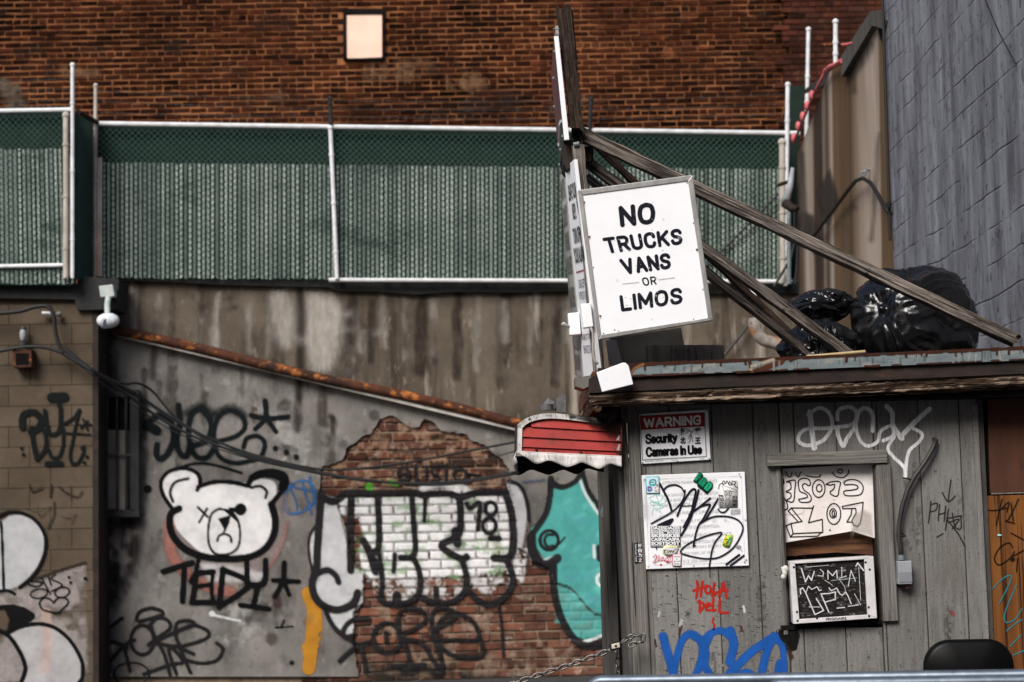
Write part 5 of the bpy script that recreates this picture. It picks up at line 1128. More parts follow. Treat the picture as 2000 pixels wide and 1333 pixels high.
# roof
roof = MB(); xl, xr = at(1158, 740, 10.22)[0], 2.84
zt = at(1215, 712, 10.2)[2]
mb = MB(); mb.box((xl + .03, 10.26, zt - .16), (xr, 12.55, zt - .012)); rf = mb.build("roof", m_darkmetal, booth)
mb = MB()
P = [(1205, 713), (1500, 701), (1760, 690), (2090, 675)]; Q_ = [(1207, 737), (1500, 725), (1760, 714), (2092, 700)]
mb.slab(P + Q_[::-1], yp(10.195), .012)
o = mb.build("flashing", m_galv, rf)
g = Cv(); rr = random.Random(17); ru, rl = (.045, .016, .009), (.24, .10, .04)
fy = lambda x: np.interp(x, [1205, 1500, 1760, 2090], [713, 701, 690, 675])
x = 1205
while x < 2085:
    w_ = rr.uniform(8, 30); g.S([(x, fy(x) + 1), (x + w_, fy(x + w_) + 1)], rr.uniform(3, 8), ru, .95, 1.2)
    if rr.random() < .3: g.S([(x, fy(x)), (x + rr.uniform(-2, 3), fy(x) + rr.uniform(5, 12))], rr.uniform(3, 6), ru, .9, 1.5)
    if rr.random() < .45: g.S([(x, fy(x) + 23), (x + w_, fy(x + w_) + 23)], rr.uniform(2, 5), ru, .9, 1.2)
    x += w_ * .8
g.Fl([(1204, 712), (1256, 711), (1240, 718), (1230, 738), (1204, 740)], (.03, .013, .009), 1, 2).S([(1256, 712), (1238, 722), (1231, 737)], 5, rl, .9, 1.8).S([(1464, 704), (1466, 724)], 6, ru, 1, 1).S([(1466, 722), (1469, 726)], 5, (.5, .3, .2), .9, 1)
g.Fl([(1470, 722), (1520, 704), (1535, 703), (1528, 712), (1500, 722), (1472, 728)], (.07, .024, .012), 1, 1.5).S([(1440, 728), (1500, 724)], 4, ru, .95, 1).Fl([(1540, 702), (1556, 702), (1542, 708)], ru, 1, 1).S([(1468, 716), (1510, 703)], 6, (.42, .35, .26), .8, 2)
for q in range(60):
    x = rr.uniform(1260, 2080); g.S([(x, fy(x) + rr.uniform(5, 10)), (x + rr.uniform(-1, 1), fy(x) + rr.uniform(14, 23))], rr.uniform(1.5, 5), rr.choice([(.07, .07, .07), (.36, .36, .34)]), rr.uniform(.25, .6), 1.2)
paint("rust_patches", yp(10.195), .0025, .8, g, rf, m_stain_and_shade, "rust along the edges of the flashing")
mb = MB(); mb.slab([(1205, 711.5), (2090, 673.5), (2090, 675.5), (1205, 714)], yp(10.2), .1); mb.slab([(1150, 740), (1205, 716), (1207, 738), (2092, 701), (2093, 726), (1150, 768)], yp(10.215), .03); mb.build("drip_edge", m_darkmetal, rf)
mb = MB(); mb.beam(at(1150, 779, 10.25), at(2095, 735, 10.25), .072, .074, .035, 60, .0055, .0, .01, seed=41); o = mb.build("fascia", m_rotten, rf, label="rotten splintered fascia board")
mb = MB(); mb.beam(at(1160, 790, 10.29), at(2095, 749, 10.29), .03, .035, .03, 50, .004, 0, .01, seed=42); mb.build("splintered_board", m_rotten, rf)
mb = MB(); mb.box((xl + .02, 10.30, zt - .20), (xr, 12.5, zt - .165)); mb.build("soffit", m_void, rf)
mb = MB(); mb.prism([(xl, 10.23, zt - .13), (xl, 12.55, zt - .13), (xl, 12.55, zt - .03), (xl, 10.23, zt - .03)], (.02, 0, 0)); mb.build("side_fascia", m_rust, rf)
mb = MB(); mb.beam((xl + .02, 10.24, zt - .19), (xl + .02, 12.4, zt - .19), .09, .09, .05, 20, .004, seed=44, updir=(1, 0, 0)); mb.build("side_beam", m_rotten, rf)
m_fit = M("worn_grey_fitting", (.13, .13, .14), (.07, .068, .066), (20, 20, 20), rough=.6, layers=(((.05, .03, .02), (18, 18, 18), .55, .68, .8),))
# things fixed at the roof corner
mb = MB(); mb.tube([at(1068, 802, 11.7), at(1068, 790, 11.7)], .038, 12); mb.tube([at(1075, 797, 11.8), at(1082, 786, 11.8)], .05, 12); mb.slab([(1087, 805), (1087, 778), (1093, 771), (1100, 770), (1105, 775), (1105, 806)], yp(11.6), .05)
tag(mb.build("conduit_fitting", m_fit), "grey conduit fitting above the red awning", "fitting")

# graffiti on the siding
off = .004
g = Cv(980, 1080, 3.448); rd = (.40, .022, .015)
for p in ([(1315, 190), (1318, 235), (1310, 300)], [(1352, 195), (1345, 240), (1340, 292)], [(1292, 255), (1330, 240), (1375, 225)], [(1432, 205), (1425, 250), (1418, 290), (1448, 268)], [(1462, 292), (1480, 240), (1492, 203), (1505, 250), (1512, 302)], [(1462, 260), (1520, 250)], [(1332, 322), (1335, 395)], [(1322, 328), (1360, 345), (1352, 375), (1330, 390)], [(1378, 362), (1402, 355), (1395, 340), (1378, 352), (1380, 385), (1405, 385)], [(1425, 308), (1422, 350), (1422, 388), (1438, 385)], [(1468, 312), (1466, 360), (1470, 400), (1522, 403)]): g.S(p, 17, rd, 1, .7)
g.E(1388, 248, 18, 26, 16, rd).S([(1425, 438), (1420, 468), (1432, 488), (1424, 516)], 12, rd).S([(1306, 300), (1306, 315)], 6, rd).S([(1335, 395), (1335, 412)], 6, rd).S([(1437, 270), (1437, 285)], 14, rd)
paint("red_writing", PS, off, .8, g, booth, m_marker, "red hand painted words HOLA DELL")
g = Cv(980, 1080, 3.448); bu = (.012, .085, .34)
for p, w_ in (([(1085, 560), (1112, 660), (1160, 830)], 54), ([(1150, 830), (1180, 700), (1215, 590), (1270, 545), (1330, 580), (1350, 660), (1330, 760), (1290, 860)], 46), ([(1290, 560), (1345, 600), (1375, 680), (1370, 760), (1420, 850)], 46), ([(1345, 610), (1400, 545), (1480, 525), (1530, 560)], 44), ([(1400, 560), (1365, 660), (1370, 780)], 42), ([(1538, 525), (1562, 620), (1535, 735)], 58), ([(1520, 830), (1600, 745), (1690, 660), (1835, 565)], 56), ([(1840, 565), (1790, 650), (1745, 830)], 52), ([(1830, 570), (1890, 640), (1905, 830)], 40), ([(1870, 740), (1850, 830)], 44), ([(1560, 850), (1640, 800), (1700, 830)], 40)): g.S(p, w_, bu, .97, 3.6)
g.S([(1070, 640), (1230, 560)], 90, bu, .12, 40)
paint("blue_graffiti", PS, off, 1, g, booth, m_spray, "thick blue spray letters")
g = Cv(1460, 770, 3.7037); wh = (.74, .73, .74)
for p, w_ in (([(450, 130), (462, 250), (482, 390)], 42), ([(440, 150), (520, 100), (590, 140), (612, 230), (570, 310), (520, 350), (430, 372), (370, 342), (380, 285), (440, 250), (560, 248), (720, 230), (760, 212)], 30), ([(650, 185), (660, 115), (740, 95), (790, 140), (770, 240), (720, 320), (690, 375), (655, 300), (650, 240)], 32), ([(782, 205), (805, 130), (850, 102), (900, 140), (905, 265)], 34), ([(780, 200), (800, 310), (860, 375), (940, 345), (960, 272), (1040, 230), (1052, 300), (980, 338)], 28), ([(1005, 88), (1045, 140), (1052, 230), (1115, 322)], 38), ([(1105, 312), (1200, 212), (1315, 108)], 38), ([(1062, 308), (1015, 390), (1050, 450), (1130, 530), (1142, 605)], 27), ([(1200, 250), (1262, 290), (1240, 345), (1170, 410), (1148, 500), (1140, 600)], 27)): g.S(p, w_, wh, 1, 1.6)
paint("white_tag", PS, off, .8, g, booth, m_dry, "worn white brushed tag under the roof")
g = Cv(1460, 770, 3.7037)
for p in ([(1470, 622), (1460, 700), (1450, 775)], [(1408, 712), (1450, 778), (1502, 738)], [(1325, 778), (1318, 850), (1308, 932)], [(1328, 800), (1370, 790), (1362, 838), (1320, 852)], [(1388, 800), (1378, 915)], [(1432, 812), (1420, 922)], [(1382, 872), (1430, 858)], [(1452, 835), (1430, 985)], [(1480, 860), (1500, 958), (1542, 972), (1542, 885)], [(1440, 905), (1500, 980), (1540, 1040), (1572, 1105)], [(1445, 900), (1545, 880)], [(1370, 1035), (1412, 1010)], [(1455, 930), (1530, 905), (1480, 975)]): g.S(p, 9, (.02, .018, .016), .92, 1)
paint("black_tag", PS, off, .8, g, booth, m_marker, "thin black marker tag with an arrow")
g = Cv()
for x, y, r in ((1530, 1240, 20), (1538, 1252, 26), (1545, 1262, 20), (1522, 1236, 12)): g.D(x, y, r, (.008, .007, .006), 1, 3)
g.Fl([(1516, 1232), (1556, 1228), (1562, 1242), (1556, 1270), (1532, 1275), (1524, 1256)], (.008, .007, .006), 1, 2).S([(1541, 1274), (1546, 1284)], 9, (.06, .03, .02), .8, 3).S([(1332, 1212), (1329, 1222)], 8, (.45, .44, .44), .8, 2).S([(1331, 1224), (1327, 1240)], 5, (.06, .03, .02), .9, 1.5)
g.S([(1452, 1185), (1454, 1195)], 5, (.5, .5, .5), .9, 1).S([(1447, 1224), (1449, 1232)], 5, (.08, .03, .02), .9, 1.5).S([(1857, 1196), (1862, 1200)], 7, (.35, .07, .05), .8, 1.5).S([(1278, 1252), (1280, 1262)], 7, (.06, .03, .02), .9, 1.5).S([(1288, 1196), (1286, 1204)], 5, (.5, .5, .5), .8, 1.2)
g.S([(1386, 1108), (1387, 1128)], 2.5, (.02, .02, .02), .7, .6)
rr = random.Random(14)
for xj in joints[1:]:
    for y in (812, 868, 940, 1010, 1085, 1160, 1235, 1300):
        for dx in (-9, 9):
            if rr.random() < .75: x = lean(xj, y) + dx + rr.uniform(-2, 2); g.D(x, y + rr.uniform(-6, 6), rr.uniform(1.6, 2.6), (.02, .014, .01), .9, .5); g.S([(x, y), (x + rr.uniform(-.5, .5), y + rr.uniform(5, 14))], 1.6, (.07, .045, .03), rr.uniform(.2, .6), 1)
for q in range(34):
    x, y = rr.uniform(1262, 1895), rr.uniform(800, 1330); r_ = rr.uniform(2, 5)
    if hx0 - 10 < x < hx1 + 30 and hy0 - 30 < y < hy1 + 10: continue
    g.E(x, y, r_ * .7, r_ * 1.5, 1.2, (.05, .042, .036), .7, .8); g.D(x, y, r_, (.045, .036, .03), .7, 1)
for q in range(60):
    x, y = rr.uniform(1262, 1895), rr.uniform(830, 1330); g.S([(x, y), (x + rr.uniform(-3, 3), y + rr.uniform(16, 70))], rr.uniform(5, 22), rr.choice([(.27, .262, .25), (.27, .262, .25), (.06, .052, .045)]), rr.uniform(.2, .5), 5, tex=(7, .35, .65))
for q in range(230):
    x, y = rr.uniform(1262, 1525), rr.uniform(1112, 1330); l = rr.uniform(2, 7)
    g.S([(x, y), (x + l, y + rr.uniform(-.6, 1.2)), (x + l + 1, y + rr.uniform(0, 2.5))], rr.uniform(.7, 1.5), (.02, .018, .015), rr.uniform(.5, .95), .5)
for q in range(70):
    x, y = rr.uniform(1262, 1525), rr.uniform(1112, 1330); g.S([(x, y), (x + rr.uniform(-2, 2), y + rr.uniform(1, 4))], rr.uniform(1, 3), (.36, .35, .34), rr.uniform(.4, .8), .8)
for q in range(50):
    x, y = rr.uniform(1560, 1890), rr.uniform(1225, 1330); g.S([(x, y), (x + rr.uniform(-1, 1), y + rr.uniform(3, 9))], rr.uniform(.7, 1.5), (.03, .025, .02), rr.uniform(.4, .8), .5)
paint("chipped_paint", PS, off - .0012, .8, g, booth, m_stain_and_shade, "rot hole, chips and cracks in the siding")

# ---- air conditioner
ac = thing("air_conditioner", at(1630, 1222, 10.42), "white window air conditioner with scratched dark grille below the lettered board", "air conditioner")
Yac = 10.42; cA = Cv(1530, 1070, 7.843, .4); tp = lambda p: tuple(cA.t([p])[0])
O = [tp(p) for p in ((95, 212), (1382, 128), (1437, 1082), (155, 1172))]; I = [tp(p) for p in ((180, 250), (1240, 180), (1290, 1027), (248, 1097))]
PAC = yp(Yac)
mb = MB(); mb.slab(O, yp(Yac + .03), .35); mb.build("case", m_acwhite, ac, .006)
mb = MB()
for i in range(4):
    j = (i + 1) % 4; mb.slab([O[i], O[j], I[j], I[i]], PAC, .035)
mb.build("front_frame", m_acwhite, ac, .003)
mb = MB(); mb.slab(I, yp(Yac + .018), .012); gr = mb.build("grille", m_acgrille, ac)
mb = MB()
for i in range(44):
    v = (i + .5) / 44; a, b = lerp(I[0], I[3], v), lerp(I[1], I[2], v); mb.tube([hit(*a, PAC, -.016), hit(*b, PAC, -.016)], .0016, 4, caps=False)
mb.build("fins", m_darkmetal, gr)
rr = random.Random(9); sc = (.66, .65, .66)
for p, w_ in (([(280, 318), (345, 525), (390, 430), (435, 502), (478, 368)], 17), ([(570, 335), (618, 375), (612, 440), (540, 430)], 12), ([(690, 482), (685, 350), (760, 432), (822, 350), (832, 470)], 14), ([(900, 300), (900, 440)], 11), ([(868, 470), (970, 435)], 12), ([(900, 352), (962, 345)], 9), ([(1000, 592), (1042, 350), (1110, 515)], 12), ([(1118, 285), (1145, 235), (1235, 352)], 18), ([(1160, 300), (1190, 800)], 7),
              ([(270, 712), (263, 640), (300, 618), (345, 690), (490, 1028), (622, 965), (510, 780)], 18), ([(350, 690), (390, 592), (440, 642), (520, 600), (555, 662), (590, 650)], 13), ([(580, 710), (700, 705), (802, 680), (800, 795), (652, 835)], 17), ([(590, 730), (702, 992)], 17), ([(705, 620), (740, 662), (822, 622), (870, 710), (910, 732), (960, 680), (1000, 750), (1045, 862)], 15), ([(1095, 708), (1190, 882)], 8), ([(400, 912), (560, 910)], 10), ([(830, 928), (942, 918)], 16), ([(1000, 900), (1155, 880)], 13), ([(640, 500), (760, 580)], 6), ([(860, 480), (945, 600), (960, 680)], 7), ([(330, 300), (690, 272)], 6), ([(740, 505), (1130, 465)], 5)): cA.S(p, w_, sc, .95, .5, sharp=True)
for i in range(150):
    x, y = rr.uniform(200, 1260), rr.uniform(230, 1060); cA.S([(x, y), (x + rr.uniform(8, 70), y - rr.uniform(0, 6))], rr.uniform(4, 8), (.4, .4, .4), rr.uniform(.2, .7), .5)
for i in range(40):
    x, y = rr.uniform(220, 1260), rr.uniform(280, 1050); cA.D(x, y, rr.uniform(14, 50), (.3, .3, .31), rr.uniform(.15, .45), 2.5)
paint("scratched_writing", PAC, -.011, .5, cA, gr, m_marker, "scratched white lettering across the grille")
letters("brand_lettering", [("FRIGIDAIRE", [tp(p) for p in ((652, 1078), (965, 1060), (966, 1102), (655, 1118))])], PAC, .0015, m_print, ac, .02)
mb = MB()
for p in ((160, 300), (208, 985), (218, 1120), (515, 1080), (1260, 225), (1322, 335), (1305, 912), (1313, 1048)): q = hit(*tp(p), PAC, .001); mb.ball(q, (.006, .004, .006), 8, 5)
mb.build("screws", m_darkmetal, ac)
mb = MB(); mb.tube([at(1531, 1108, 10.45), at(1533, 1120, 10.44), at(1531, 1132, 10.45)], .016, 8, r1=.011); mb.ball(at(1534, 1112, 10.44), (.016, .012, .02)); mb.ball(at(1530, 1127, 10.44), (.014, .012, .014))
tag(mb.build("crumpled_bag", flat("crumpled_foil", (.6, .58, .52)), smooth=True), "small crumpled white wrapper stuck left of the air conditioner", "wrapper")

# ---- electrical conduit
ec = thing("electrical_conduit", S(1760, 1140), "dark curved conduit dropping to a small grey electrical box on the booth", "conduit")
mb = MB(); mb.tube([S(x, y, o) for x, y, o in ((1825, 858, -.01), (1825, 861, .04), (1818, 878, .045), (1802, 905, .045), (1784, 930, .045), (1770, 955, .045), (1759, 990, .045), (1753, 1025, .045), (1752, 1050, .045), (1756, 1070, .045), (1757, 1096, .045))], .0128, 12); mb.build("pipe", m_conduit, ec, smooth=True)
mb = MB()
for x, y, a in ((1770, 936, .5), (1757, 1047, 0)): mb.tube([S(x - 9, y - 4 * a, .035), S(x, y, .065), S(x + 9, y + 6 * a, .035)], .005, 6)
mb.build("straps", m_darkmetal, ec)
mb = MB(); mb.tube([S(1757, 1084, .045), S(1757.5, 1094, .045)], .018, 12); mb.build("connector", m_galv, ec)
mb = MB(); mb.slab([(1748, 1096), (1775, 1095), (1776, 1140), (1749, 1141)], PS, .075, .08); bx_ = mb.build("box", m_greybox, ec, .004)
mb = MB(); mb.slab([(1749, 1117), (1775, 1116), (1776, 1136), (1750, 1137)], PS, .006, .084); mb.build("box_lid", flat("grey_lid", (.2, .21, .235)), bx_, .002)
mb = MB(); mb.tube([S(1768, 1140, .05), S(1769, 1149, .05)], .012, 8); mb.build("box_plug", m_rust, ec)

# ---- signs on the booth
def panel(root, name, Q, pl, th, mat, bevel=.0025, off=0.0, label=None):
    mb = MB(); mb.slab([tuple(q) for q in Q], pl, th, off); return mb.build(name, mat, root, bevel, label)
PG = yp(10.478)
ws = thing("warning_sign", at(1320, 900, 10.478), "white and red sign reading WARNING Security Cameras In Use", "sign")
cw = Cv(1160, 780, 3.703, .4); tq = lambda L: [tuple(p) for p in cw.t(L)]
Q = tq([(328, 108), (825, 75), (845, 438), (345, 470)])
panel(ws, "plate", Q, PG, .006, m_white)
rdq = tq([(333, 126), (797, 100), (800, 197), (337, 223)])
rb = panel(ws, "red_band", rdq, PG, .002, flat("sign_red", (.36, .010, .016)), 0, .003)
tq0 = lambda L: [tuple(p) for p in L]
paint("warning_lettering", PG, .0056, .45, block_letters(Cv(1160, 780, 3.703, .4), "WARNING", [(356, 138), (776, 114), (777, 186), (360, 210)], .205, (.82, .81, .80), .35, .24), ws, m_marker)
g = block_letters(Cv(1160, 780, 3.703, .4), "Security", [(370, 252), (602, 242), (602, 311), (373, 326)], .205, BLACK, .3, .17)
paint("black_lettering", PG, .004, .45, block_letters(g, "Cameras In Use", [(374, 346), (780, 329), (781, 397), (377, 419)], .205, BLACK, .3, .17), ws, m_marker)
g = Cv(1160, 780, 3.703, .4).S([(334, 124), (798, 99), (813, 414), (350, 440), (334, 124)], 4, BLACK, 1, .8, sharp=True)
for p in ([(370, 450), (430, 447)], [(445, 446), (500, 443)], [(560, 441), (600, 439)], [(770, 432), (795, 430)]): g.S(p, 3, (.3, .3, .3), .8, 1)
for x, y in ((352, 462), (605, 450), (833, 432), (812, 84), (340, 116)): g.D(x, y, 9, BLACK)
paint("border", PG, .004, .5, g, ws, m_marker)
tk = lambda: None
mb = MB()
for ch, q in (("张", [(625, 210), (655, 208), (657, 262), (627, 264)]), ("北", [(622, 276), (662, 274), (664, 322), (624, 324)]), ("猫", [(728, 208), (772, 204), (773, 258), (730, 262)]), ("王", [(730, 278), (770, 276), (771, 322), (731, 324)])): letter_into(mb, ch, tq(q), PG, .0042, .05)
g = Cv(1160, 780, 3.703, .4)
for p in ([(660, 215), (685, 225), (665, 250)], [(680, 290), (700, 255), (715, 310)], [(700, 250), (695, 300), (685, 318)], [(690, 230), (712, 240), (725, 215)]): g.S(p, 5, BLACK, .8, 1)
st = mb.build("character_sticker", m_print, ws, label="black Chinese character sticker"); paint("sticker_marks", PG, .0046, .5, g, st, m_marker)

ns = thing("notice_board", at(1360, 1108, 10.478), "white metal notice covered with stickers and a large black marker tag", "sign")
cn = lambda: Cv(1240, 910, 6.058, .35); nq = lambda L: [tuple(p) for p in cn().t(L)]
Q = nq([(80, 113), (1300, 72), (1350, 1183), (132, 1226)])
panel(ns, "plate", Q, PG, .008, m_white)
faint = flat("faded_grey_print", (.52, .52, .53))
lines = [("ATTENTION MANHATTAN RESIDENTS", (320, 205), (970, 175)), ("IN A GARAGE IF YOU PARK A MOTOR", (340, 345), (985, 320)), ("ON A BASIS OF MONTHLY YOU MAY", (345, 405), (985, 380)), ("BE ELIGIBLE FOR THE EXEMPTION", (350, 465), (985, 440)), ("OF THE PARKING SURCHARGE", (400, 560), (990, 535)), ("TO APPLY FOR A", (540, 655), (850, 640)), ("CERTIFICATE OF EXEMPTION", (420, 735), (995, 710)), ("NYC DEPARTMENT OF FINANCE", (440, 830), (1140, 800)), ("TAX EXEMPTION SECTION", (555, 905), (1080, 882)), ("66 BROADWAY, ROOM 2", (560, 965), (1020, 945)), ("NEW YORK, NY 10013", (560, 1042), (940, 1020)), ("212 206 5000", (565, 1130), (860, 1112))]
letters("faded_lettering", [(s, nq([(a[0], a[1] - 19), (b[0], b[1] - 19), (b[0], b[1] + 19), (a[0], a[1] + 19)]), .0) for s, a, b in lines], PG, .0035, faint, ns)
g = cn().S([(125, 160), (1255, 122), (1300, 1140), (165, 1175), (125, 160)], 7, (.45, .45, .46), .6, .8, sharp=True).Fl([(95, 480), (210, 470), (230, 600), (180, 700), (115, 700)], (.4, .4, .42), .45, 40).S([(115, 190), (120, 600)], 26, (.45, .45, .47), .5, 12)
g.S([(230, 650), (330, 590), (480, 545)], 6, (.35, .35, .36), .8, 2)
for x, y in ((118, 168), (1235, 98), (1250, 132), (1308, 645), (1318, 1115), (1262, 1005), (695, 1183), (158, 1192), (1300, 1142)): g.D(x, y, 15, (.05, .03, .02), 1, 2)
g.D(935, 645, 40, (.3, .3, .3), .5, 12).D(1090, 660, 50, (.35, .35, .35), .5, 14).D(1065, 640, 16, (.2, .2, .2), .6, 5)
paint("rim_and_dirt", PG, .0042, .6, g, ns, m_stain_and_shade)
g = cn(); d = (.012, .010, .018)
for p, w_ in (([(292, 212), (345, 310), (395, 410), (432, 528)], 27), ([(338, 290), (382, 245), (470, 226), (545, 256), (585, 320)], 19), ([(592, 288), (575, 380), (520, 470), (400, 570), (192, 684)], 17), ([(500, 592), (560, 450), (640, 320), (690, 276), (718, 300), (692, 430), (660, 560), (575, 725)], 24), ([(520, 467), (600, 477), (700, 467)], 12), ([(752, 288), (722, 420), (690, 520), (640, 660), (545, 826)], 26), ([(640, 582), (760, 490), (892, 383)], 22), ([(700, 532), (780, 480), (882, 458), (868, 510), (800, 640), (760, 690), (720, 800), (692, 955)], 22), ([(690, 940), (710, 945)], 20), ([(982, 392), (900, 530), (825, 648)], 23), ([(770, 682), (900, 612), (1020, 596), (1150, 612), (1240, 662), (1277, 740), (1240, 850), (1150, 982), (1000, 1080), (850, 1100), (700, 1080), (560, 1040), (545, 1000), (620, 932), (720, 880), (870, 822), (1025, 792), (950, 900), (912, 1000), (890, 1120), (880, 1190)], 19), ([(985, 512), (1010, 545), (1060, 547), (1105, 503)], 17), ([(1080, 1167), (1232, 1053)], 24), ([(1130, 1180), (1287, 1063)], 22), ([(270, 702), (442, 630), (410, 690)], 18), ([(250, 965), (255, 985)], 14)): g.S(p, w_, d, .98, .45)
g.Fl([(262, 706), (448, 628), (400, 706)], d, .95, 2)
paint("marker_tag", PG, .0052, .6, g, ns, m_marker, "large black marker tag")
def sticker(name, poly, col, label=None, off=.006): return panel(ns, name, nq(poly), PG, .0006, flat(name + "_stock", col), 0, off, label)
s1 = sticker("sticker", [(127, 128), (285, 126), (293, 330), (135, 331)], (.12, .55, .58), "teal and pale blue sticker")
panel(s1, "sticker_face", nq([(136, 140), (276, 137), (284, 320), (144, 322)]), PG, .0005, flat("pale_sticker", (.66, .75, .82)), 0, .0066)
g = cn().S([(195, 170), (230, 168), (245, 190), (240, 225), (220, 232)], 17, (.02, .36, .36)).S([(180, 180), (175, 215), (200, 230), (230, 222)], 17, (.02, .36, .36)).S([(180, 200), (220, 196)], 15, (.02, .36, .36)).Fl([(150, 255), (185, 245), (200, 290), (160, 305)], (.10, .13, .35), 1, 3, True).D(175, 275, 20, (.6, .4, .5)).D(262, 232, 24, (.5, .04, .08)).Fl([(238, 260), (275, 255), (282, 310), (245, 312)], (.7, .65, .62), 1, 3, True).D(250, 300, 14, (.03, .03, .08)).D(275, 290, 12, (.03, .03, .08)).D(245, 262, 10, (.05, .05, .1))
paint("sticker_print", PG, .0072, .4, g, s1, m_marker)
g = cn(); mint = (.22, .62, .55); rr = random.Random(3)
for p in ([(165, 380), (240, 345), (330, 360), (280, 420), (180, 430), (230, 470), (350, 430), (390, 370)], [(200, 470), (260, 440), (340, 470), (300, 500), (220, 500)], [(215, 500), (200, 570)], [(180, 400), (330, 480)], [(250, 350), (300, 500)], [(240, 520), (290, 530), (310, 560)]): g.S(p, 6, mint, .85, .5)
paint("mint_scribble", PG, .005, .5, g, ns, m_marker)
gd, gl = (.003, .035, .02), (.012, .27, .13)
s2 = sticker("sticker", [(686, 185), (758, 72), (800, 95), (806, 128), (850, 152), (846, 190), (880, 182), (922, 205), (918, 260), (852, 338), (800, 292), (738, 245), (735, 210)], gd, "green three-dimensional letter sticker", .007)
g = cn().Fl([(695, 168), (752, 84), (790, 98), (740, 160), (725, 180)], gl).Fl([(742, 205), (805, 135), (842, 155), (842, 200), (800, 255)], gl, .8).Fl([(812, 268), (868, 192), (912, 212), (908, 250), (856, 305)], (.02, .36, .18)).S([(740, 140), (765, 105)], 7, gd).S([(775, 205), (810, 170)], 7, gd).S([(850, 270), (880, 225)], 8, gd)
paint("sticker_print", PG, .0078, .4, g, s2, m_marker)
s3 = sticker("sticker", [(183, 716), (537, 714), (538, 958), (184, 962)], (.012, .012, .013), "black and white sticker with repeated names")
rows = [("DAZESDAZES", 718, 757, .05), ("ROCKINROCKIN", 760, 783, .05), ("BONES   BONES", 785, 805, .05), ("SKEESKEE", 808, 848, .05), ("CASPACASPA", 852, 893, .05), ("SOSTSOST", 898, 938, .05), ("NETWORKNETWORK", 942, 956, .03)]
letters("sticker_lettering", [(s, nq([(190, a), (532, a - 2), (532, b - 2), (190, b)]), bo) for s, a, b, bo in rows], PG, .0072, m_white, s3)
s4 = sticker("sticker", [(325, 985), (340, 955), (380, 935), (430, 945), (490, 950), (520, 970), (500, 1010), (490, 1050), (440, 1055), (400, 1068), (350, 1050), (325, 1025)], (.74, .72, .42), "pale yellow cloud sticker", .0074)
g = cn().Fl([(350, 990), (400, 965), (470, 975), (490, 1005), (450, 1040), (370, 1035)], (.74, .74, .72), 1, 4, True)
for p in ([(350, 1000), (352, 1030)], [(340, 1005), (372, 998)], [(385, 1002), (392, 1030), (405, 1005)], [(415, 1000), (418, 1028), (432, 1002), (440, 1028)], [(452, 1000), (450, 1026), (478, 990)]): g.S(p, 9, BLACK)
paint("sticker_print", PG, .0082, .4, g, s4, m_marker)
g = cn(); rd2 = (.55, .02, .06)
for p in ([(215, 1080), (250, 1050), (240, 1140), (215, 1140), (280, 1060)], [(290, 1070), (270, 1120), (330, 1080), (310, 1130)], [(340, 1080), (350, 1130), (380, 1080), (400, 1140)], [(230, 1150), (300, 1120), (420, 1130)], [(410, 1090), (430, 1140), (385, 1150)], [(370, 1070), (440, 1085)]): g.S(p, 6, rd2, .9, .4)
g.D(306, 1170, 22, rd2).D(380, 1138, 24, rd2).D(222, 1078, 14, rd2)
paint("red_scribble", PG, .005, .5, g, ns, m_marker)
s5 = sticker("sticker", [(442, 1050), (550, 1040), (545, 1192), (443, 1188)], (.50, .02, .07), "small red framed sticker", .0078)
panel(s5, "sticker_face", nq([(451, 1050), (541, 1049), (537, 1182), (451, 1180)]), PG, .0005, m_white, 0, .0084)
letters("sticker_lettering", [(s, nq([(x0, y0), (x1, y0), (x1, y1), (x0, y1)]), .0) for s, x0, y0, x1, y1 in (("have", 460, 1060, 528, 1084), ("a", 488, 1096, 504, 1110), ("good", 460, 1118, 530, 1146), ("time", 462, 1150, 526, 1172))], PG, .009, m_print, s5)
s6 = sticker("sticker", [(985, 180), (1210, 172), (1214, 492), (990, 497)], (.70, .69, .68), "white sticker with a drawn face in glasses and a long hat")
g = cn()
for p in ([(990, 275), (1000, 225), (1040, 205)], [(1035, 195), (1050, 180), (1065, 200), (1045, 225), (1035, 200)], [(1075, 215), (1085, 180), (1100, 200), (1110, 225)], [(1120, 180), (1112, 225), (1140, 225), (1130, 200)], [(1150, 178), (1148, 222), (1172, 222)], [(1165, 188), (1192, 195), (1178, 235), (1215, 262)]): g.S(p, 9, BLACK)
for p in ([(1035, 245), (1060, 240), (1198, 290), (1190, 312), (1090, 290), (1055, 300), (1035, 245)], [(1062, 305), (1060, 345), (1090, 350), (1095, 310), (1062, 305)], [(1105, 308), (1100, 345), (1135, 348), (1142, 310), (1105, 308)], [(1070, 355), (1090, 408), (1130, 360)], [(1075, 410), (1075, 465), (1100, 475), (1118, 440), (1115, 400)]): g.S(p, 4, BLACK, .9, 1)
for x in (1077, 1120): g.S([(x, 312), (x, 345)], 8, BLACK)
for p in ([(990, 350), (1040, 355)], [(1000, 350), (998, 370)], [(1020, 352), (1018, 372)], [(1040, 360), (1038, 378)], [(995, 390), (1050, 395)], [(1000, 405), (1050, 412)], [(1005, 425), (1012, 445)], [(1025, 425), (1048, 450)], [(1155, 362), (1180, 372), (1158, 388)], [(1195, 360), (1205, 385)], [(1150, 408), (1210, 412)], [(1160, 425), (1208, 432)], [(1155, 465), (1195, 460)], [(1175, 455), (1178, 482)]): g.S(p, 8, BLACK)
g.E(1020, 475, 14, 16, 6, BLACK)
paint("sticker_print", PG, .0072, .4, g, s6, m_marker)
g = cn().S([(1135, 525), (1238, 515), (1240, 565), (1140, 575), (1135, 525)], 5, BLACK, 1, 1, sharp=True); paint("small_stamp", PG, .006, .4, g, ns, m_marker)
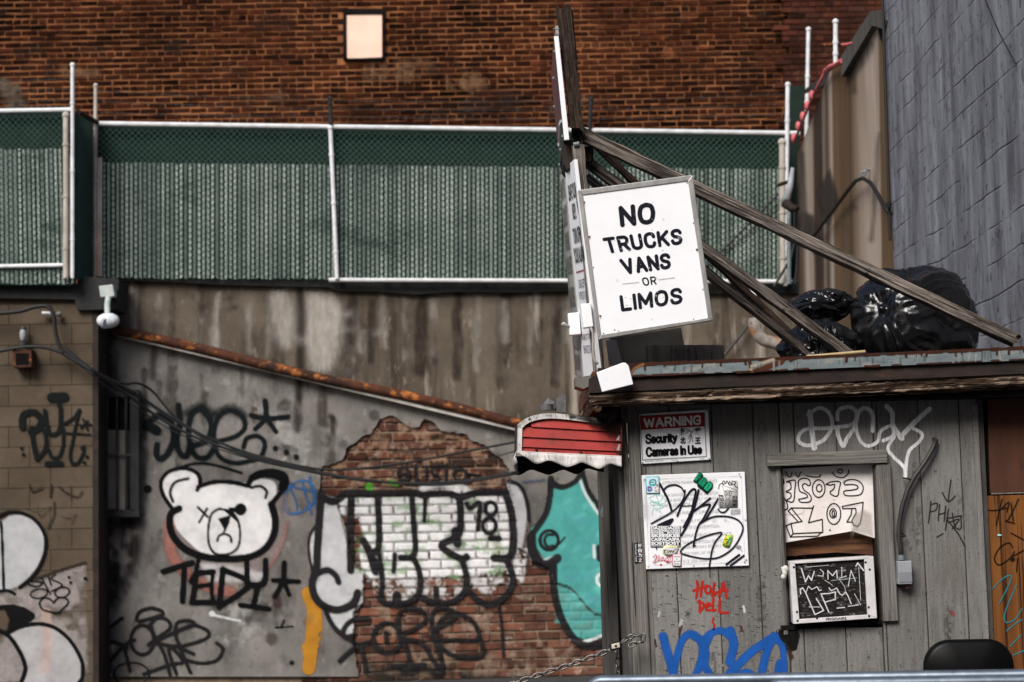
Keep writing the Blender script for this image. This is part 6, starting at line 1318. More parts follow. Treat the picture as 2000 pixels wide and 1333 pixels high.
letters("stamp_lettering", [("OSTER", nq([(1146, 532), (1230, 524), (1232, 558), (1148, 566)]), .0)], PG, .0065, m_print, ns)
s7 = sticker("sticker", [(1030, 935), (1055, 860), (1070, 810), (1110, 825), (1160, 815), (1150, 880), (1115, 970), (1075, 965), (1040, 945)], (.55, .62, .06), "yellow and green letter sticker")
g = cn().Fl([(1050, 900), (1070, 840), (1090, 860), (1075, 940)], (.62, .55, .03)).Fl([(1110, 850), (1150, 830), (1120, 930), (1100, 950)], (.15, .5, .15)).S([(1060, 870), (1110, 880), (1090, 900), (1140, 860)], 8, BLACK).S([(1075, 920), (1110, 905)], 8, BLACK).D(1108, 888, 18, (.02, .28, .35)).D(1048, 935, 12, BLACK).S([(1070, 812), (1085, 830)], 8, BLACK)
paint("sticker_print", PG, .0072, .4, g, s7, m_marker)
g = cn().S([(1200, 940), (1248, 950), (1240, 985), (1198, 970), (1200, 940)], 6, (.15, .15, .16)).S([(1210, 955), (1225, 970), (1240, 958)], 9, (.12, .12, .13)); paint("small_stamp", PG, .006, .4, g, ns, m_marker)

ps = thing("post_sticker", S(1246, 1100, .026), "narrow black sticker with white characters on the corner board of the booth", "sticker")
PP = yp(10.5 - .0265)
sq = [(1238, 1061), (1253, 1060), (1255, 1099), (1240, 1101)]
panel(ps, "backing", sq, PP, .0006, flat("sticker_black", (.008, .008, .009)), 0)
mb = MB()
for i, ch in enumerate("好自为之"):
    y = 1062 + i * 9.4; letter_into(mb, ch, [(1246 + i * .4, y), (1253 + i * .4, y), (1253 + i * .4, y + 8), (1246 + i * .4, y + 8)], PP, .0012, .015)
letter_into(mb, "Good Luck Travel", [(1243.5, 1063), (1245, 1097), (1241.5, 1097), (1240, 1063)], PP, .0012, .0)
mb.build("characters", m_white, ps)

# ---- red awning on the side of the booth
aw = thing("awning", (.3, 10.9, at(1100, 890, 10.6)[2]), "small red metal awning with a dirty white scalloped valance on the side of the booth", "awning")
yF, yB = 10.40, 11.45; PF = yp(yF)
ca = Cv(980, 640, 4.166); ta = lambda p: tuple(ca.t([p])[0])
arc = [ta(p) for p in ((130, 790), (160, 765), (200, 738), (250, 718), (320, 703), (390, 698), (450, 700), (560, 712), (700, 735), (850, 745), (972, 750))]
arcin = [ta(p) for p in ((168, 818), (190, 795), (225, 772), (270, 757), (330, 745), (395, 740), (455, 742), (560, 752), (700, 770), (850, 778), (972, 782))]
dz = lambda p, y: at(p[0], p[1], yF) + np.array([0, y - yF, 0])
endpoly = arcin + [ta((975, 1047)), ta((163, 1008))]
def seamy(x, k): return lerp(ta((170, (805, 890, 972)[k])), ta((975, (852, 932, 1010)[k])), (x - ta((170, 0))[0]) / (ta((975, 0))[0] - ta((170, 0))[0]))[1]
mb = MB()
for k in range(4):
    X = np.linspace(ta((168, 0))[0], ta((974, 0))[0], 12)
    up = [np.interp(x, [p[0] for p in arcin], [p[1] for p in arcin]) if k == 0 else seamy(x, k - 1) + 1.0 for x in X]
    dn = [seamy(x, k) - .4 if k < 3 else lerp(ta((163, 1008)), ta((975, 1047)), (x - X[0]) / (X[-1] - X[0]))[1] for x in X]
    for i in range(len(X) - 1):
        if dn[i] - up[i] < .3: continue
        mb.add([at(X[i], up[i], yF + .012), at(X[i + 1], up[i + 1], yF + .012), at(X[i + 1], dn[i + 1], yF), at(X[i], dn[i], yF), at(X[i], dn[i] + .5, yF + .02), at(X[i + 1], dn[i + 1] + .5, yF + .02)], [(0, 1, 2, 3), (3, 2, 5, 4)])
mb.build("end_panel", m_red, aw)
mb = MB(); mb.prism([at(*p, yF + .025) for p in endpoly], (0, .01, 0)); mb.build("panel_backing", m_red, aw)
mb = MB()
for i in range(len(arc) - 1): mb.prism([at(*arc[i], yF - .008), at(*arc[i + 1], yF - .008), at(*arcin[i + 1], yF - .008), at(*arcin[i], yF - .008)], (0, .03, 0))
mb.prism([at(*ta(p), yF - .006) for p in ((128, 792), (167, 818), (162, 1008), (122, 1004))], (0, .03, 0)); mb.build("trim", m_awnwhite, aw)
mb = MB(); m_red2 = m_awndark
n = len(arc)
ring0 = [at(*p, yF + .02) for p in arc]; ring1 = [p + np.array([0, yB - yF, 0]) for p in ring0]
mb.add(ring0 + ring1, [(i, i + 1, n + i + 1, n + i) for i in range(n - 1)]); th = np.array([0, 0, -.012])
mb.add([p + th for p in ring0] + [p + th for p in ring1], [(i, i + 1, n + i + 1, n + i) for i in range(n - 1)]); mb.build("canopy", m_red, aw)
mb = MB()
lp = [ta((126, 800)), ta((120, 1010))]
mb.prism([at(*lp[0], yF + .02), at(*lp[1], yF + .02), at(*lp[1], yF + .02) + (0, yB - yF, 0), at(*lp[0], yF + .02) + (0, yB - yF, 0)], (-.012, 0, 0)); mb.build("front_panel", m_awndark, aw)
def scallop(pts_top, pts_bot, y, mat, name, wav=.012, seed=0):
    X = np.linspace(pts_top[0][0], pts_top[-1][0], 48); pb = cat(pts_bot, False, 10)
    mb = MB(); V = []; m = 5
    for i, x in enumerate(X):
        t0 = np.interp(x, [p[0] for p in pts_top], [p[1] for p in pts_top]); t1 = np.interp(x, pb[:, 0], pb[:, 1])
        for j in range(m):
            f = j / (m - 1); V.append(at(x, lerp(t0, t1, f), y) + np.array([0, -.004 - wav * f * (1 + math.sin(i * .55 + seed)) , 0]))
    fs = [(i * m + j, i * m + j + 1, (i + 1) * m + j + 1, (i + 1) * m + j) for i in range(len(X) - 1) for j in range(m - 1)]
    mb.add(V, fs); o = mb.build(name, mat, aw, smooth=True); sm = o.modifiers.new("thickness", 'SOLIDIFY'); sm.thickness = .003; return o
scallop([ta((122, 1006)), ta((975, 1046))], [ta(p) for p in ((122, 1020), (200, 1062), (285, 1110), (380, 1085), (455, 1108), (530, 1136), (590, 1122), (650, 1100), (720, 1125), (790, 1152), (840, 1130), (885, 1110), (930, 1122), (976, 1136))], yF - .012, m_awnwhite, "valance")
VPx, VPy = to_px(np.array([0, 1e6, 1.6])); fB = yF / yB
shr = lambda p: (VPx + (p[0] - VPx) * fB, VPy + (p[1] - VPy) * fB)
sb = [ta(p) for p in ((80, 1175), (140, 1205), (230, 1160), (310, 1180), (380, 1200), (440, 1180), (500, 1160), (555, 1178), (610, 1196), (655, 1170), (700, 1150), (760, 1165), (830, 1180))]
scallop([shr(ta((122, 1000))), ta((830, 1040))], sb, yB, m_awndark, "back_valance", seed=1)  # far valance lies in shadow; its shade is put into the black colour
mb = MB(); a0 = ta((122, 1008)); rr = random.Random(6); V = []; N = 22
for i in range(N + 1):
    y = yF + (yB - yF) * i / N; b = at(*a0, yF) + np.array([-.004, y - yF, 0]); dp = .055 + .03 * abs(math.sin(i * .85)); V += [b, b + np.array([-.012 + rr.uniform(-.008, .008), 0, -dp * .5]), b + np.array([-.004 + rr.uniform(-.014, .014), 0, -dp])]
mb.add(V, [(i * 3 + j, i * 3 + j + 1, (i + 1) * 3 + j + 1, (i + 1) * 3 + j) for i in range(N) for j in range(2)]); o = mb.build("side_valance", m_awnwhite, aw, smooth=True)
sm = o.modifiers.new("thickness", 'SOLIDIFY'); sm.thickness = .003
mb = MB()
for p in ((282, 995), (645, 1018), (962, 1025)): mb.ball(at(*ta(p), yF - .004), (.008, .006, .008), 8, 5)
mb.build("screws", m_darkmetal, aw)
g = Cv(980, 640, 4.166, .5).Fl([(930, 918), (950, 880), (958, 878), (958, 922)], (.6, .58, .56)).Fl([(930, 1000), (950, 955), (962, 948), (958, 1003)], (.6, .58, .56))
g.Fl([(690, 740), (980, 745), (980, 850), (940, 880), (860, 850), (760, 835), (700, 780)], (.010, .007, .006), .85, 9, tex=(14, .05, .4)).Fl([(840, 850), (980, 850), (980, 1040), (900, 1010)], (.02, .008, .007), .5, 9, tex=(14, .1, .6)).S([(180, 990), (560, 1010), (960, 1030)], 14, (.03, .01, .008), .6, 2, tex=(10, .2, .6))  # dark right end puts the roof corner's shadow into the paint, with grime
rr = random.Random(19)
for q in range(26):
    x = rr.uniform(190, 940); k_ = rr.choice((0, 1, 2)); y = (seamy(ca.t([(x, 0)])[0][0], k_) - 640) * 4.166
    g.S([(x, y + 3), (x + rr.uniform(-3, 3), y + rr.uniform(14, 50))], rr.uniform(3, 9), (.06, .012, .010), rr.uniform(.3, .6), 1)
paint("chips_and_roof_shade", PF, .012, .8, g, aw, m_stain_and_shade)
g = Cv(980, 640, 4.166, .5); dk_ = (.035, .03, .026)
for k_ in range(34):
    f = k_ / 33 * (len(arc) - 1); i_ = min(int(f), len(arc) - 2); p = lerp(arc[i_], arc[i_ + 1], f - i_); q = lerp(arcin[i_], arcin[i_ + 1], f - i_)
    P_, Q2_ = (p - np.array([980, 640])) * 4.166, (q - np.array([980, 640])) * 4.166
    g.S([P_, lerp(P_, Q2_, rr.uniform(.5, 1))], rr.uniform(2, 5), dk_, rr.uniform(.5, .9), .5)
    if rr.random() < .6: g.D(P_[0] + rr.uniform(-10, 10), P_[1] + rr.uniform(4, 30), rr.uniform(8, 22), dk_, rr.uniform(.25, .6), 2)
g.S([(560, 720), (700, 745), (850, 755), (970, 760)], 44, (.02, .018, .016), .8, 4, tex=(9, .1, .5)).D(142, 952, 8, dk_).S([(128, 800), (124, 1000)], 7, dk_, .7, 1.5)  # wide dark band carries the painted roof shadow onto the trim
paint("trim_grime_and_shade", PF, .011, .6, g, aw, m_stain_and_shade)
g = Cv(980, 640, 4.166, .5)
for q in range(40):
    x = rr.uniform(130, 965); y0_ = 1010 + (x - 122) * .047; g.S([(x, y0_ + rr.uniform(0, 30)), (x + rr.uniform(-8, 8), y0_ + rr.uniform(30, 90))], rr.uniform(3, 14), (.16, .14, .125), rr.uniform(.2, .6), 2)
g.S([(122, 1025), (200, 1068), (285, 1112)], 26, (.05, .045, .04), .6, 4).S([(122, 1012), (560, 1032), (975, 1052)], 6, (.10, .09, .08), .6, 1)
paint("valance_grime", yp(yF - .045), 0, .8, g, aw, m_stain_and_shade, mask=lambda X, Y: (Y < np.interp(X, [ta((x_, 0))[0] for x_ in (122, 200, 285, 380, 455, 530, 590, 650, 720, 790, 840, 885, 930, 976)], [ta((0, y_))[1] for y_ in (1020, 1062, 1106, 1082, 1104, 1132, 1118, 1098, 1121, 1148, 1126, 1107, 1119, 1132)])).astype(float))

# ================================================================ SIGN POST, TIMBERS, ROOF CLUTTER
tp_ = thing("sign_post", at(1172, 735, 10.38), "tall dark rotten timber post leaning above the booth roof", "post")
mb = MB()
a, b, c = at(1101, 18, 10.42), at(1127, 255, 10.40), at(1138, 380, 10.40)
mb.beam(b, a, .066, .075, .06, 18, .004, .0, .035, seed=51); mb.build("upper_post", m_pole, tp_)
mb = MB(); mb.beam(at(1112, 25, 10.47), at(1131, 285, 10.47), .035, .05, .05, 14, .005, 0, .03, seed=52); mb.build("splint", m_pole, tp_)
mb = MB(); mb.beam(at(1172, 740, 10.40), at(1128, 285, 10.40), .058, .062, .06, 16, .0025, 0, .004, seed=53); mb.build("lower_post", m_beam, tp_)
mb = MB(); mb.tube([at(1120, 283, 10.36), at(1131, 281, 10.36)], .012, 8); mb.build("bracket", m_galv, tp_)
mb = MB(); mb.tube([at(1142, 290, 10.55), at(1146, 318, 10.55)], .05, 9, r1=.035); mb.build("stub", m_pole, tp_)
beams = [("timber_brace", (1118, 254), 10.48, (1985, 667), 10.36, .068, .060, 61, "longest weathered timber running from the post over the bin bags to the roof corner", .02),
         ("timber_brace", (1140, 312), 10.62, (1662, 697), 10.75, .054, .050, 62, "weathered timber ending between the two small bin bags", .0),
         ("timber_brace", (1145, 345), 10.75, (1600, 708), 10.9, .040, .042, 63, "lowest thin timber ending in front of the small bin bag", .0),
         ("timber_brace", (1150, 270), 10.95, (1590, 700), 11.1, .034, .034, 64, "darkest timber set behind the others", .0)]
for nm, p0, y0, p1, y1, w0, w1, sd_, lab, ej in beams:
    mb = MB(); a, b = at(*p0, y0), at(*p1, y1); mb.beam(a, b, w0, w1, .055, 26, .0028, .25, ej, seed=sd_)
    tag(mb.build(nm, m_beam if sd_ != 64 else m_pole), lab, "timber", "timbers bracing the sign post")

# hanging sign
nt_ = thing("no_trucks_sign", at(1265, 640, 10.2), "tilted white metal sign reading NO TRUCKS VANS OR LIMOS", "sign")
PN = yp(10.20); cs = Cv(1060, 320, 2.897); ts = lambda L: [tuple(p) for p in cs.t(L)]
O = ts([(200, 150), (848, 63), (964, 886), (316, 996)]); I = ts([(228, 178), (822, 98), (935, 872), (330, 966)])
panel(nt_, "plate", ts([(215, 165), (835, 82), (950, 880), (323, 982)]), PN, .02, m_white, .002, -.006)
mb = MB()
for i in range(4): mb.slab([O[i], O[(i + 1) % 4], I[(i + 1) % 4], I[i]], PN, .035)
mb.build("frame", m_alu, nt_, .003)
# letters follow the tilted baseline of the board
L4 = [("NO", ((427, 240), (634, 212), (640, 340), (440, 360))), ("TRUCKS", ((336, 420), (786, 364), (792, 456), (365, 510))), ("VANS", ((430, 540), (722, 503), (724, 594), (470, 628))), ("OR", ((556, 645), (642, 636), (645, 683), (572, 692))), ("LIMOS", ((432, 745), (790, 698), (792, 792), (445, 838)))]
g = Cv(1060, 320, 2.897); ink = (.012, .012, .02)
for s, q in L4: block_letters(g, s, q, .215 if s == "NO" else (.16 if s == "OR" else .205), ink, .35, .30 if s != "OR" else .34)
paint("lettering", PN, -.0045, .45, g, nt_, m_marker)
g = Cv(1060, 320, 2.897).S([(450, 681), (545, 671)], 2.2, BLACK, .9, .6, sharp=True).S([(655, 657), (748, 645)], 2.2, BLACK, .9, .6, sharp=True)
rs = (.10, .03, .012)
for x, y, r in ((235, 218, 11), (265, 414, 12), (873, 486, 13), (326, 862, 12)): g.D(x, y, r, rs, 1, .7); g.S([(x, y), (x + 2, y + 14)], 4, (.35, .18, .1), .5, 2)
for x, y in ((296, 170), (747, 107), (817, 108), (287, 587), (853, 336), (912, 614), (907, 712), (854, 880), (407, 940), (430, 948), (344, 960)): g.D(x, y, 7, (.03, .025, .022), 1, .5)
rr = random.Random(12)
for i in range(60):
    s, q = L4[rr.choice((0, 1, 1, 2, 4, 4))]; u, v = rr.random(), rr.random(); p = lerp(lerp(q[0], q[1], u), lerp(q[3], q[2], u), v); g.S([p, p + np.array([rr.uniform(2, 9), rr.uniform(-4, 6)])], rr.uniform(1.2, 3), (.7, .7, .72), rr.uniform(.5, .95), .4)
for i in range(9):
    p = lerp(lerp((240, 190), (815, 110), rr.random()), lerp((330, 950), (930, 870), rr.random()), rr.random()); g.D(p[0], p[1], rr.uniform(8, 22), (.62, .62, .64), .3, 2)
paint("screw_heads_and_wear", PN, -.0035, .7, g, nt_, m_marker)

# upper sign seen edge-on (faces left)
us = thing("upper_sign", at(1100, 250, 10.4), "narrow upper sign board with a white edge seen almost edge-on", "sign")
a, b = at(1087, 70, 10.36), at(1107, 274, 10.36)
dy = np.array([0, .92, 0])
mb = MB(); mb.prism([at(1082, 71, 10.34), at(1091, 71, 10.34), at(1112, 273, 10.34), at(1102, 274, 10.34)], (0, .02, 0)); mb.build("white_edge", m_white, us, .002)
mb = MB(); mb.prism([at(1084, 72, 10.36), at(1090, 72, 10.36), at(1110, 272, 10.36), at(1103, 273, 10.36)], dy); mb.build("board", m_darkmetal, us)
A0, A1 = at(1083, 73, 10.362), at(1102, 273, 10.362)
face = lambda v, d: lerp(A0, A1, v) + np.array([-.003, d, 0])
mb = MB(); mb.add([face(0, .0), face(.80, 0), face(.72, .25), face(.68, .45), face(.80, .7), face(.72, .9), face(0, .9)], [tuple(range(7))]); mb.build("maroon_face", flat("maroon_face", (.12, .045, .045)), us)
mb = MB(); mb.add([face(.83, 0), face(.75, .25), face(.71, .45), face(.83, .7), face(.75, .9), face(.99, .9), face(.99, 0)], [tuple(range(6, -1, -1))]); mb.build("dark_face", flat("dark_green_face", (.03, .04, .035)), us)
mb = MB(); mb.add([face(.80, 0), face(.72, .25), face(.68, .45), face(.80, .7), face(.72, .9), face(.75, .9), face(.83, .7), face(.71, .45), face(.75, .25), face(.83, 0)], [(0, 1, 8, 9), (1, 2, 7, 8), (2, 3, 6, 7), (3, 4, 5, 6)]); mb.build("white_wave", m_white, us)
mb = MB()
for v, d in ((.12, .05), (.2, .5), (.38, .8), (.95, .05), (.93, .5), (.97, .85)): mb.ball(face(v, d), (.010, .010, .010), 8, 5)
mb.build("bolts", m_galv, us)
mb = MB(); mb.slab([(1084, 52), (1090, 50), (1092, 70), (1086, 70)], yp(10.4), .03); mb.tube([at(1080, 57, 10.4), at(1094, 57, 10.4)], .003, 5); mb.tube([at(1083, 68, 10.4), at(1092, 66, 10.4)], .003, 5); mb.build("top_bracket", m_alu, us)
mb = MB(); mb.slab([(1100, 278), (1122, 272), (1132, 310), (1108, 332), (1100, 318)], yp(10.45), .35); tag(mb.build("dark_plate", m_darkmetal), "dark metal plate between the upper sign and the tall lettered sign", "plate")

# tall lettered sign (two leaves, facing the street on the left)
ls = thing("key_sign", at(1150, 735, 10.5), "tall narrow white sign reading LEAVE YOUR KEY seen at a steep angle", "sign")
def leaf(tr, br, bl, tl, y0, y1):
    pl = plane3(at(*tr, y0), at(*br, y0), at(*bl, y1)); return [tl, tr, br, bl], pl
Q1, P1 = leaf((1121, 312), (1169, 732), (1140, 736), (1103, 328), 10.34, 10.72)
panel(ls, "white_leaf", Q1, P1, .02, m_white, .002)
fx = lambda ox, oy, s: (lambda L: [tuple(np.array(p) / s + np.array([ox, oy])) for p in L])
t4, t5 = fx(1080, 300, 5.55), fx(1090, 520, 5.55)
it = [("LEAVE YOUR", t4([(162, 348), (242, 300), (262, 472), (180, 520)])), ("KEY!", t4([(207, 545), (240, 530), (262, 705), (224, 720)])), ("TURN OFF", t4([(216, 815), (288, 782), (302, 960), (234, 985)])), ("YOUR ALARM", t4([(224, 1030), (330, 992), (350, 1165), (243, 1200)])),
      ("CARS LEFT", t5([(222, 150), (288, 132), (300, 225), (232, 242)]), .0), ("WITHOUT KEYS", t5([(228, 280), (320, 262), (330, 350), (236, 368)]), .0), ("SUBJECT TO $", t5([(262, 738), (358, 728), (368, 810), (270, 818)]), .0), ("SERVICE CHARGE", t5([(276, 862), (392, 852), (404, 935), (286, 945)]), .0)]
letters("lettering", it, P1, .003, m_print, ls, .03)
mb = MB(); q = t5([(200, 62), (290, 35), (293, 48), (203, 75)]); mb.add([hit(*p, P1, .003) for p in q], [(0, 1, 2, 3)]); mb.build("red_dash", flat("dash_red", (.3, .02, .03)), ls)
Q2, P2 = leaf((1102, 330), (1138, 738), (1123, 733), (1093, 346), 10.74, 11.1)
m_old = M("old_grey_sign", (.34, .34, .31), (.22, .22, .20), (9, 9, 4), rough=.7, layers=(((.10, .09, .08), (8, 8, 3), .62, .74, .6),))
panel(ls, "grey_leaf", Q2, P2, .02, m_old, .002, label="older grey leaf with faded lettering")
it = [("MONTHLY", sub(Q2, .12, .03, .9, .13)), ("DAILY", sub(Q2, .15, .16, .9, .26)), ("PARK", sub(Q2, .2, .29, .85, .38)), ("HOURS", sub(Q2, .12, .41, .92, .50)), ("RATES", sub(Q2, .12, .56, .92, .66)), ("CLOSED", sub(Q2, .15, .78, .9, .87)), ("SUNDAY", sub(Q2, .15, .89, .9, .97))]
letters("faded_lettering", it, P2, .003, flat("faded_print", (.13, .125, .115)), ls, .03)
def ebox(poly, y, d, lab):
    mb = MB(); mb.slab(poly, yp(y), d); tag(mb.build("cover_box", m_white, None, .004), lab, "box", "white cover boxes on the key sign")
ebox(t5([(243, 410), (355, 402), (384, 655), (275, 672)]), 10.30, .06, "white cover box on the lettered leaf of the key sign")
ebox(t5([(105, 512), (230, 500), (247, 738), (125, 750)]), 10.62, .08, "white cover box with a bolt on the grey leaf of the key sign")
mb = MB(); mb.tube([at(1101, 634, 10.6), at(1113, 639, 10.63)], .009, 8); mb.ball(at(1101, 634, 10.6), .014); tag(mb.build("cover_bolt", m_alu), "bolt sticking out of the left white cover box", "bolt")
mb = MB(); mb.tube([at(*p, 10.29) for p in t5([(355, 665), (375, 720), (382, 800), (380, 900), (384, 990), (402, 1035), (432, 1065)])], .0065, 8); tag(mb.build("sign_cable", flat("beige_cable", (.34, .31, .27)), smooth=True), "beige cable running down from the cover box to the post", "cable")
mb = MB(); mb.slab([(1123, 737), (1140, 738), (1168, 732), (1170, 745), (1140, 760), (1124, 755)], yp(10.45), .25); mb.build("foot", m_sheetgrey, ls)

mb = MB(); mb.slab([(1165, 728), (1217, 708.5), (1222, 709), (1228, 715), (1237, 751), (1176, 766)], yp(10.12), .015)
tag(mb.build("blank_plate", m_white, None, .003), "blank white plate hanging at the roof corner of the booth", "plate")
m_darkbox = M("dark_grey_box", (.030, .027, .025), (.05, .046, .042), (6, 6, 6), rough=.7)
mb = MB(); mb.slab([(1190, 660), (1330, 640), (1342, 705), (1200, 712)], yp(11.3), .12); tag(mb.build("metal_box", m_darkbox, None, .006), "grey metal box behind the sign on the booth roof", "box")
mb = MB(); mb.slab([(1183, 664), (1204, 664), (1216, 712), (1190, 714)], yp(10.75), .02); tag(mb.build("pale_board", m_awnwhite), "pale thin board leaning behind the foot of the post", "board")
for i, (x0, x1) in enumerate(((1263, 1309), (1310, 1356), (1357, 1411))):
    mb = MB(); a, b = at((x0 + x1) / 2, 712, 10.9), at((x0 + x1) / 2, 677, 10.9); mb.beam(a, b, (x1 - x0) / scale_at(10.9), (x1 - x0) / scale_at(10.9), .2, 4, .002, seed=71 + i)
    tag(mb.build("wood_block", m_jamb, None, .003), ["left wood block of the row behind the roof flashing", "middle wood block of the row behind the roof flashing", "right wood block of the row behind the roof flashing"][i], "block", "dark wood blocks on the roof")
mb = MB(); mb.tube([at(1575, 697, 10.3), at(1690, 687, 10.3)], .008, 8); tag(mb.build("bamboo_stick", flat("straw", (.42, .31, .16))), "straw coloured stick lying on the roof edge", "stick")

# ---- bin bags
def bag(name, label, c, r, knot, seed, amp=.06, squash=None, sub_=6):
    """film bag: sharp pleats fan out from the tied neck, flat facets meet in creases further out"""
    import bmesh
    rnd = random.Random(seed * 13)
    bmx = bmesh.new(); bmesh.ops.create_icosphere(bmx, subdivisions=sub_, radius=1)
    kv = Vector(knot).normalized(); e1 = kv.orthogonal().normalized(); e2 = kv.cross(e1)
    off = Vector((seed * 3.7, seed * 1.3, seed * 2.1))
    def table(n):
        xs = sorted(rnd.uniform(0, 2 * math.pi) for _ in range(n)); ys = [(1 if q_ % 2 else -1) * rnd.uniform(.25, 1) for q_ in range(n)]
        return np.array([xs[-1] - 2 * math.pi] + xs + [xs[0] + 2 * math.pi]), np.array([ys[-1]] + ys + [ys[0]])
    hv = lambda p: Vector([((math.sin(p.x * k1 + p.y * k2 + p.z * k3) * 43758.5453) % 1) * 2 - 1 for k1, k2, k3 in ((12.9, 78.2, 37.7), (39.3, 11.1, 83.1), (73.1, 52.2, 9.1))])
    T = [table(24), table(34), table(44), table(36)]; D_ = [.15, .55, 1.0, 1.6]
    for v in bmx.verts:
        d = v.co.normalized(); ang = math.atan2(d.dot(e2), d.dot(e1)) % (2 * math.pi); dist = math.acos(max(-1, min(1, d.dot(kv))))
        w_ = mnoise.noise(d * 1.7 + off)
        a2 = (ang + .35 * w_ * dist) % (2 * math.pi)
        k = 0
        while k < 2 and dist > D_[k + 1]: k += 1
        f = max(0, min(1, (dist - D_[k]) / (D_[k + 1] - D_[k])))
        pl_ = (1 - f) * np.interp(a2, *T[k]) + f * np.interp(a2, *T[k + 1])
        prof = .35 + .65 * math.exp(-((dist - .75) / .55) ** 2) if dist < .75 else .18 + .82 * math.exp(-((dist - .75) / .8) ** 2)
        prof *= min(1, dist / .35)
        q = d * 2.6 + off + Vector((w_, w_ * .5, -w_)) * .4
        ds, ps = mnoise.voronoi(q)
        rv = hv(ps[0]); cell = ps[0]
        e = max(0, min(1, (ds[1] - ds[0]) / .25))
        tilt = rv.dot(q - cell) * .085 * (e * e * (3 - 2 * e))
        q2 = d * 6.5 + off + Vector((w_, -w_, w_)); ds2, ps2 = mnoise.voronoi(q2); rv2 = hv(ps2[0])
        e2_ = max(0, min(1, (ds2[1] - ds2[0]) / .3)); tilt += rv2.dot(q2 - ps2[0]) * .028 * e2_
        lump = mnoise.noise(d * 1.1 + off) * .18
        s = 1.02 + lump + amp * pl_ * prof + tilt - .16 * math.exp(-(dist / .22) ** 2) + .16 * math.exp(-(dist / .06) ** 2)
        p = d * s
        v.co = Vector((p.x * r[0], p.y * r[1], p.z * r[2]))
        if squash and v.co.z < squash: v.co.z = squash + (v.co.z - squash) * .15
        v.co += Vector(c)
    me = bpy.data.meshes.new(name); bmx.to_mesh(me); bmx.free()
    me.polygons.foreach_set("use_smooth", [True] * len(me.polygons)); me.materials.append(m_bag)
    return tag(link(name, me), label, "bin bag", "black bin bags on the roof")
zr = zt - .01
c = at(1782, 625, 11.15); bag("bin_bag", "largest shiny black bin bag under the long timber on the booth roof", (c[0], 11.15, c[2] - .03), (.335, .30, .335), (-.62, -.72, .22), 1, amp=.085, squash=-.30)
c = at(1606, 668, 11.0); bag("bin_bag", "small low black bin bag behind the two timber ends", (c[0], 11.05, c[2] - .04), (.215, .22, .17), (.1, -.45, .9), 4, amp=.10, squash=-.14)
c = at(1604, 598, 11.25); bag("bin_bag", "flopped small black bin bag resting on top of the low one", (c[0], 11.3, c[2]), (.185, .2, .095), (1, -.3, -.35), 7, amp=.11)

# ---- chain, padlock
def chain(name, pts, label, pitch=.036, r=.0046):
    p = cat(pts, False, 8); P = [at(x, y, 10.35 + (1250 - x) * .0004) if True else 0 for x, y in p]
    seg = np.cumsum([0] + [np.linalg.norm(b - a) for a, b in zip(P[:-1], P[1:])]); N = int(seg[-1] / pitch)
    mb = MB(); PP = np.array(P)
    for i in range(N):
        s = (i + .5) * pitch; q = np.array([np.interp(s, seg, PP[:, k]) for k in range(3)]); q2 = np.array([np.interp(s + .01, seg, PP[:, k]) for k in range(3)])
        t = q2 - q; t /= np.linalg.norm(t); n = np.cross(t, (0, 1, 0)); n /= np.linalg.norm(n); w = np.cross(t, n)
        a = .35 if i % 2 else .35 + math.pi / 2; sdv = n * math.cos(a) + w * math.sin(a)
        L2, W2 = pitch * .68, pitch * .32; pts_ = []
        for k in range(14):
            th = 2 * math.pi * k / 14; cx_, sy_ = math.cos(th), math.sin(th)
            pts_.append(q + t * (max(-1, min(1, cx_ * 1.5)) * (L2 - W2 * .6) + cx_ * W2 * .35) + sdv * sy_ * W2)
        mb.loop(pts_, r, 6)
    return tag(mb.build(name, m_chain, smooth=True), label, "chain", "steel chains on the booth corner")
chain("steel_chain", [(1196, 1268), (1150, 1286), (1100, 1303), (1050, 1319), (1010, 1333), (960, 1352), (900, 1376)], "long steel chain running down left from the padlock")
chain("steel_chain", [(1214, 1256), (1228, 1246), (1243, 1241), (1256, 1246), (1252, 1254), (1238, 1258), (1222, 1266)], "short chain looped round the booth corner board")
chain("steel_chain", [(1204, 1272), (1205, 1290), (1206, 1320), (1207, 1360)], "loose end of chain hanging straight below the padlock")
pk_ = thing("padlock", at(1204, 1264, 10.3), "small padlock with a cream face joining the chains", "padlock")
mb = MB(); mb.slab([(1190, 1258), (1212, 1253), (1214, 1267), (1192, 1272)], yp(10.27), .04); mb.build("body", m_darkmetal, pk_, .008)
mb = MB(); mb.slab([(1194, 1259), (1210, 1255.5), (1211, 1265), (1195, 1268.5)], yp(10.263), .01); mb.build("face", flat("cream_face", (.55, .5, .4)), pk_, .003)
mb = MB(); mb.ball(at(1203, 1262.5, 10.263), (.007, .004, .007), 10, 6); mb.build("keyhole", m_rust, pk_)

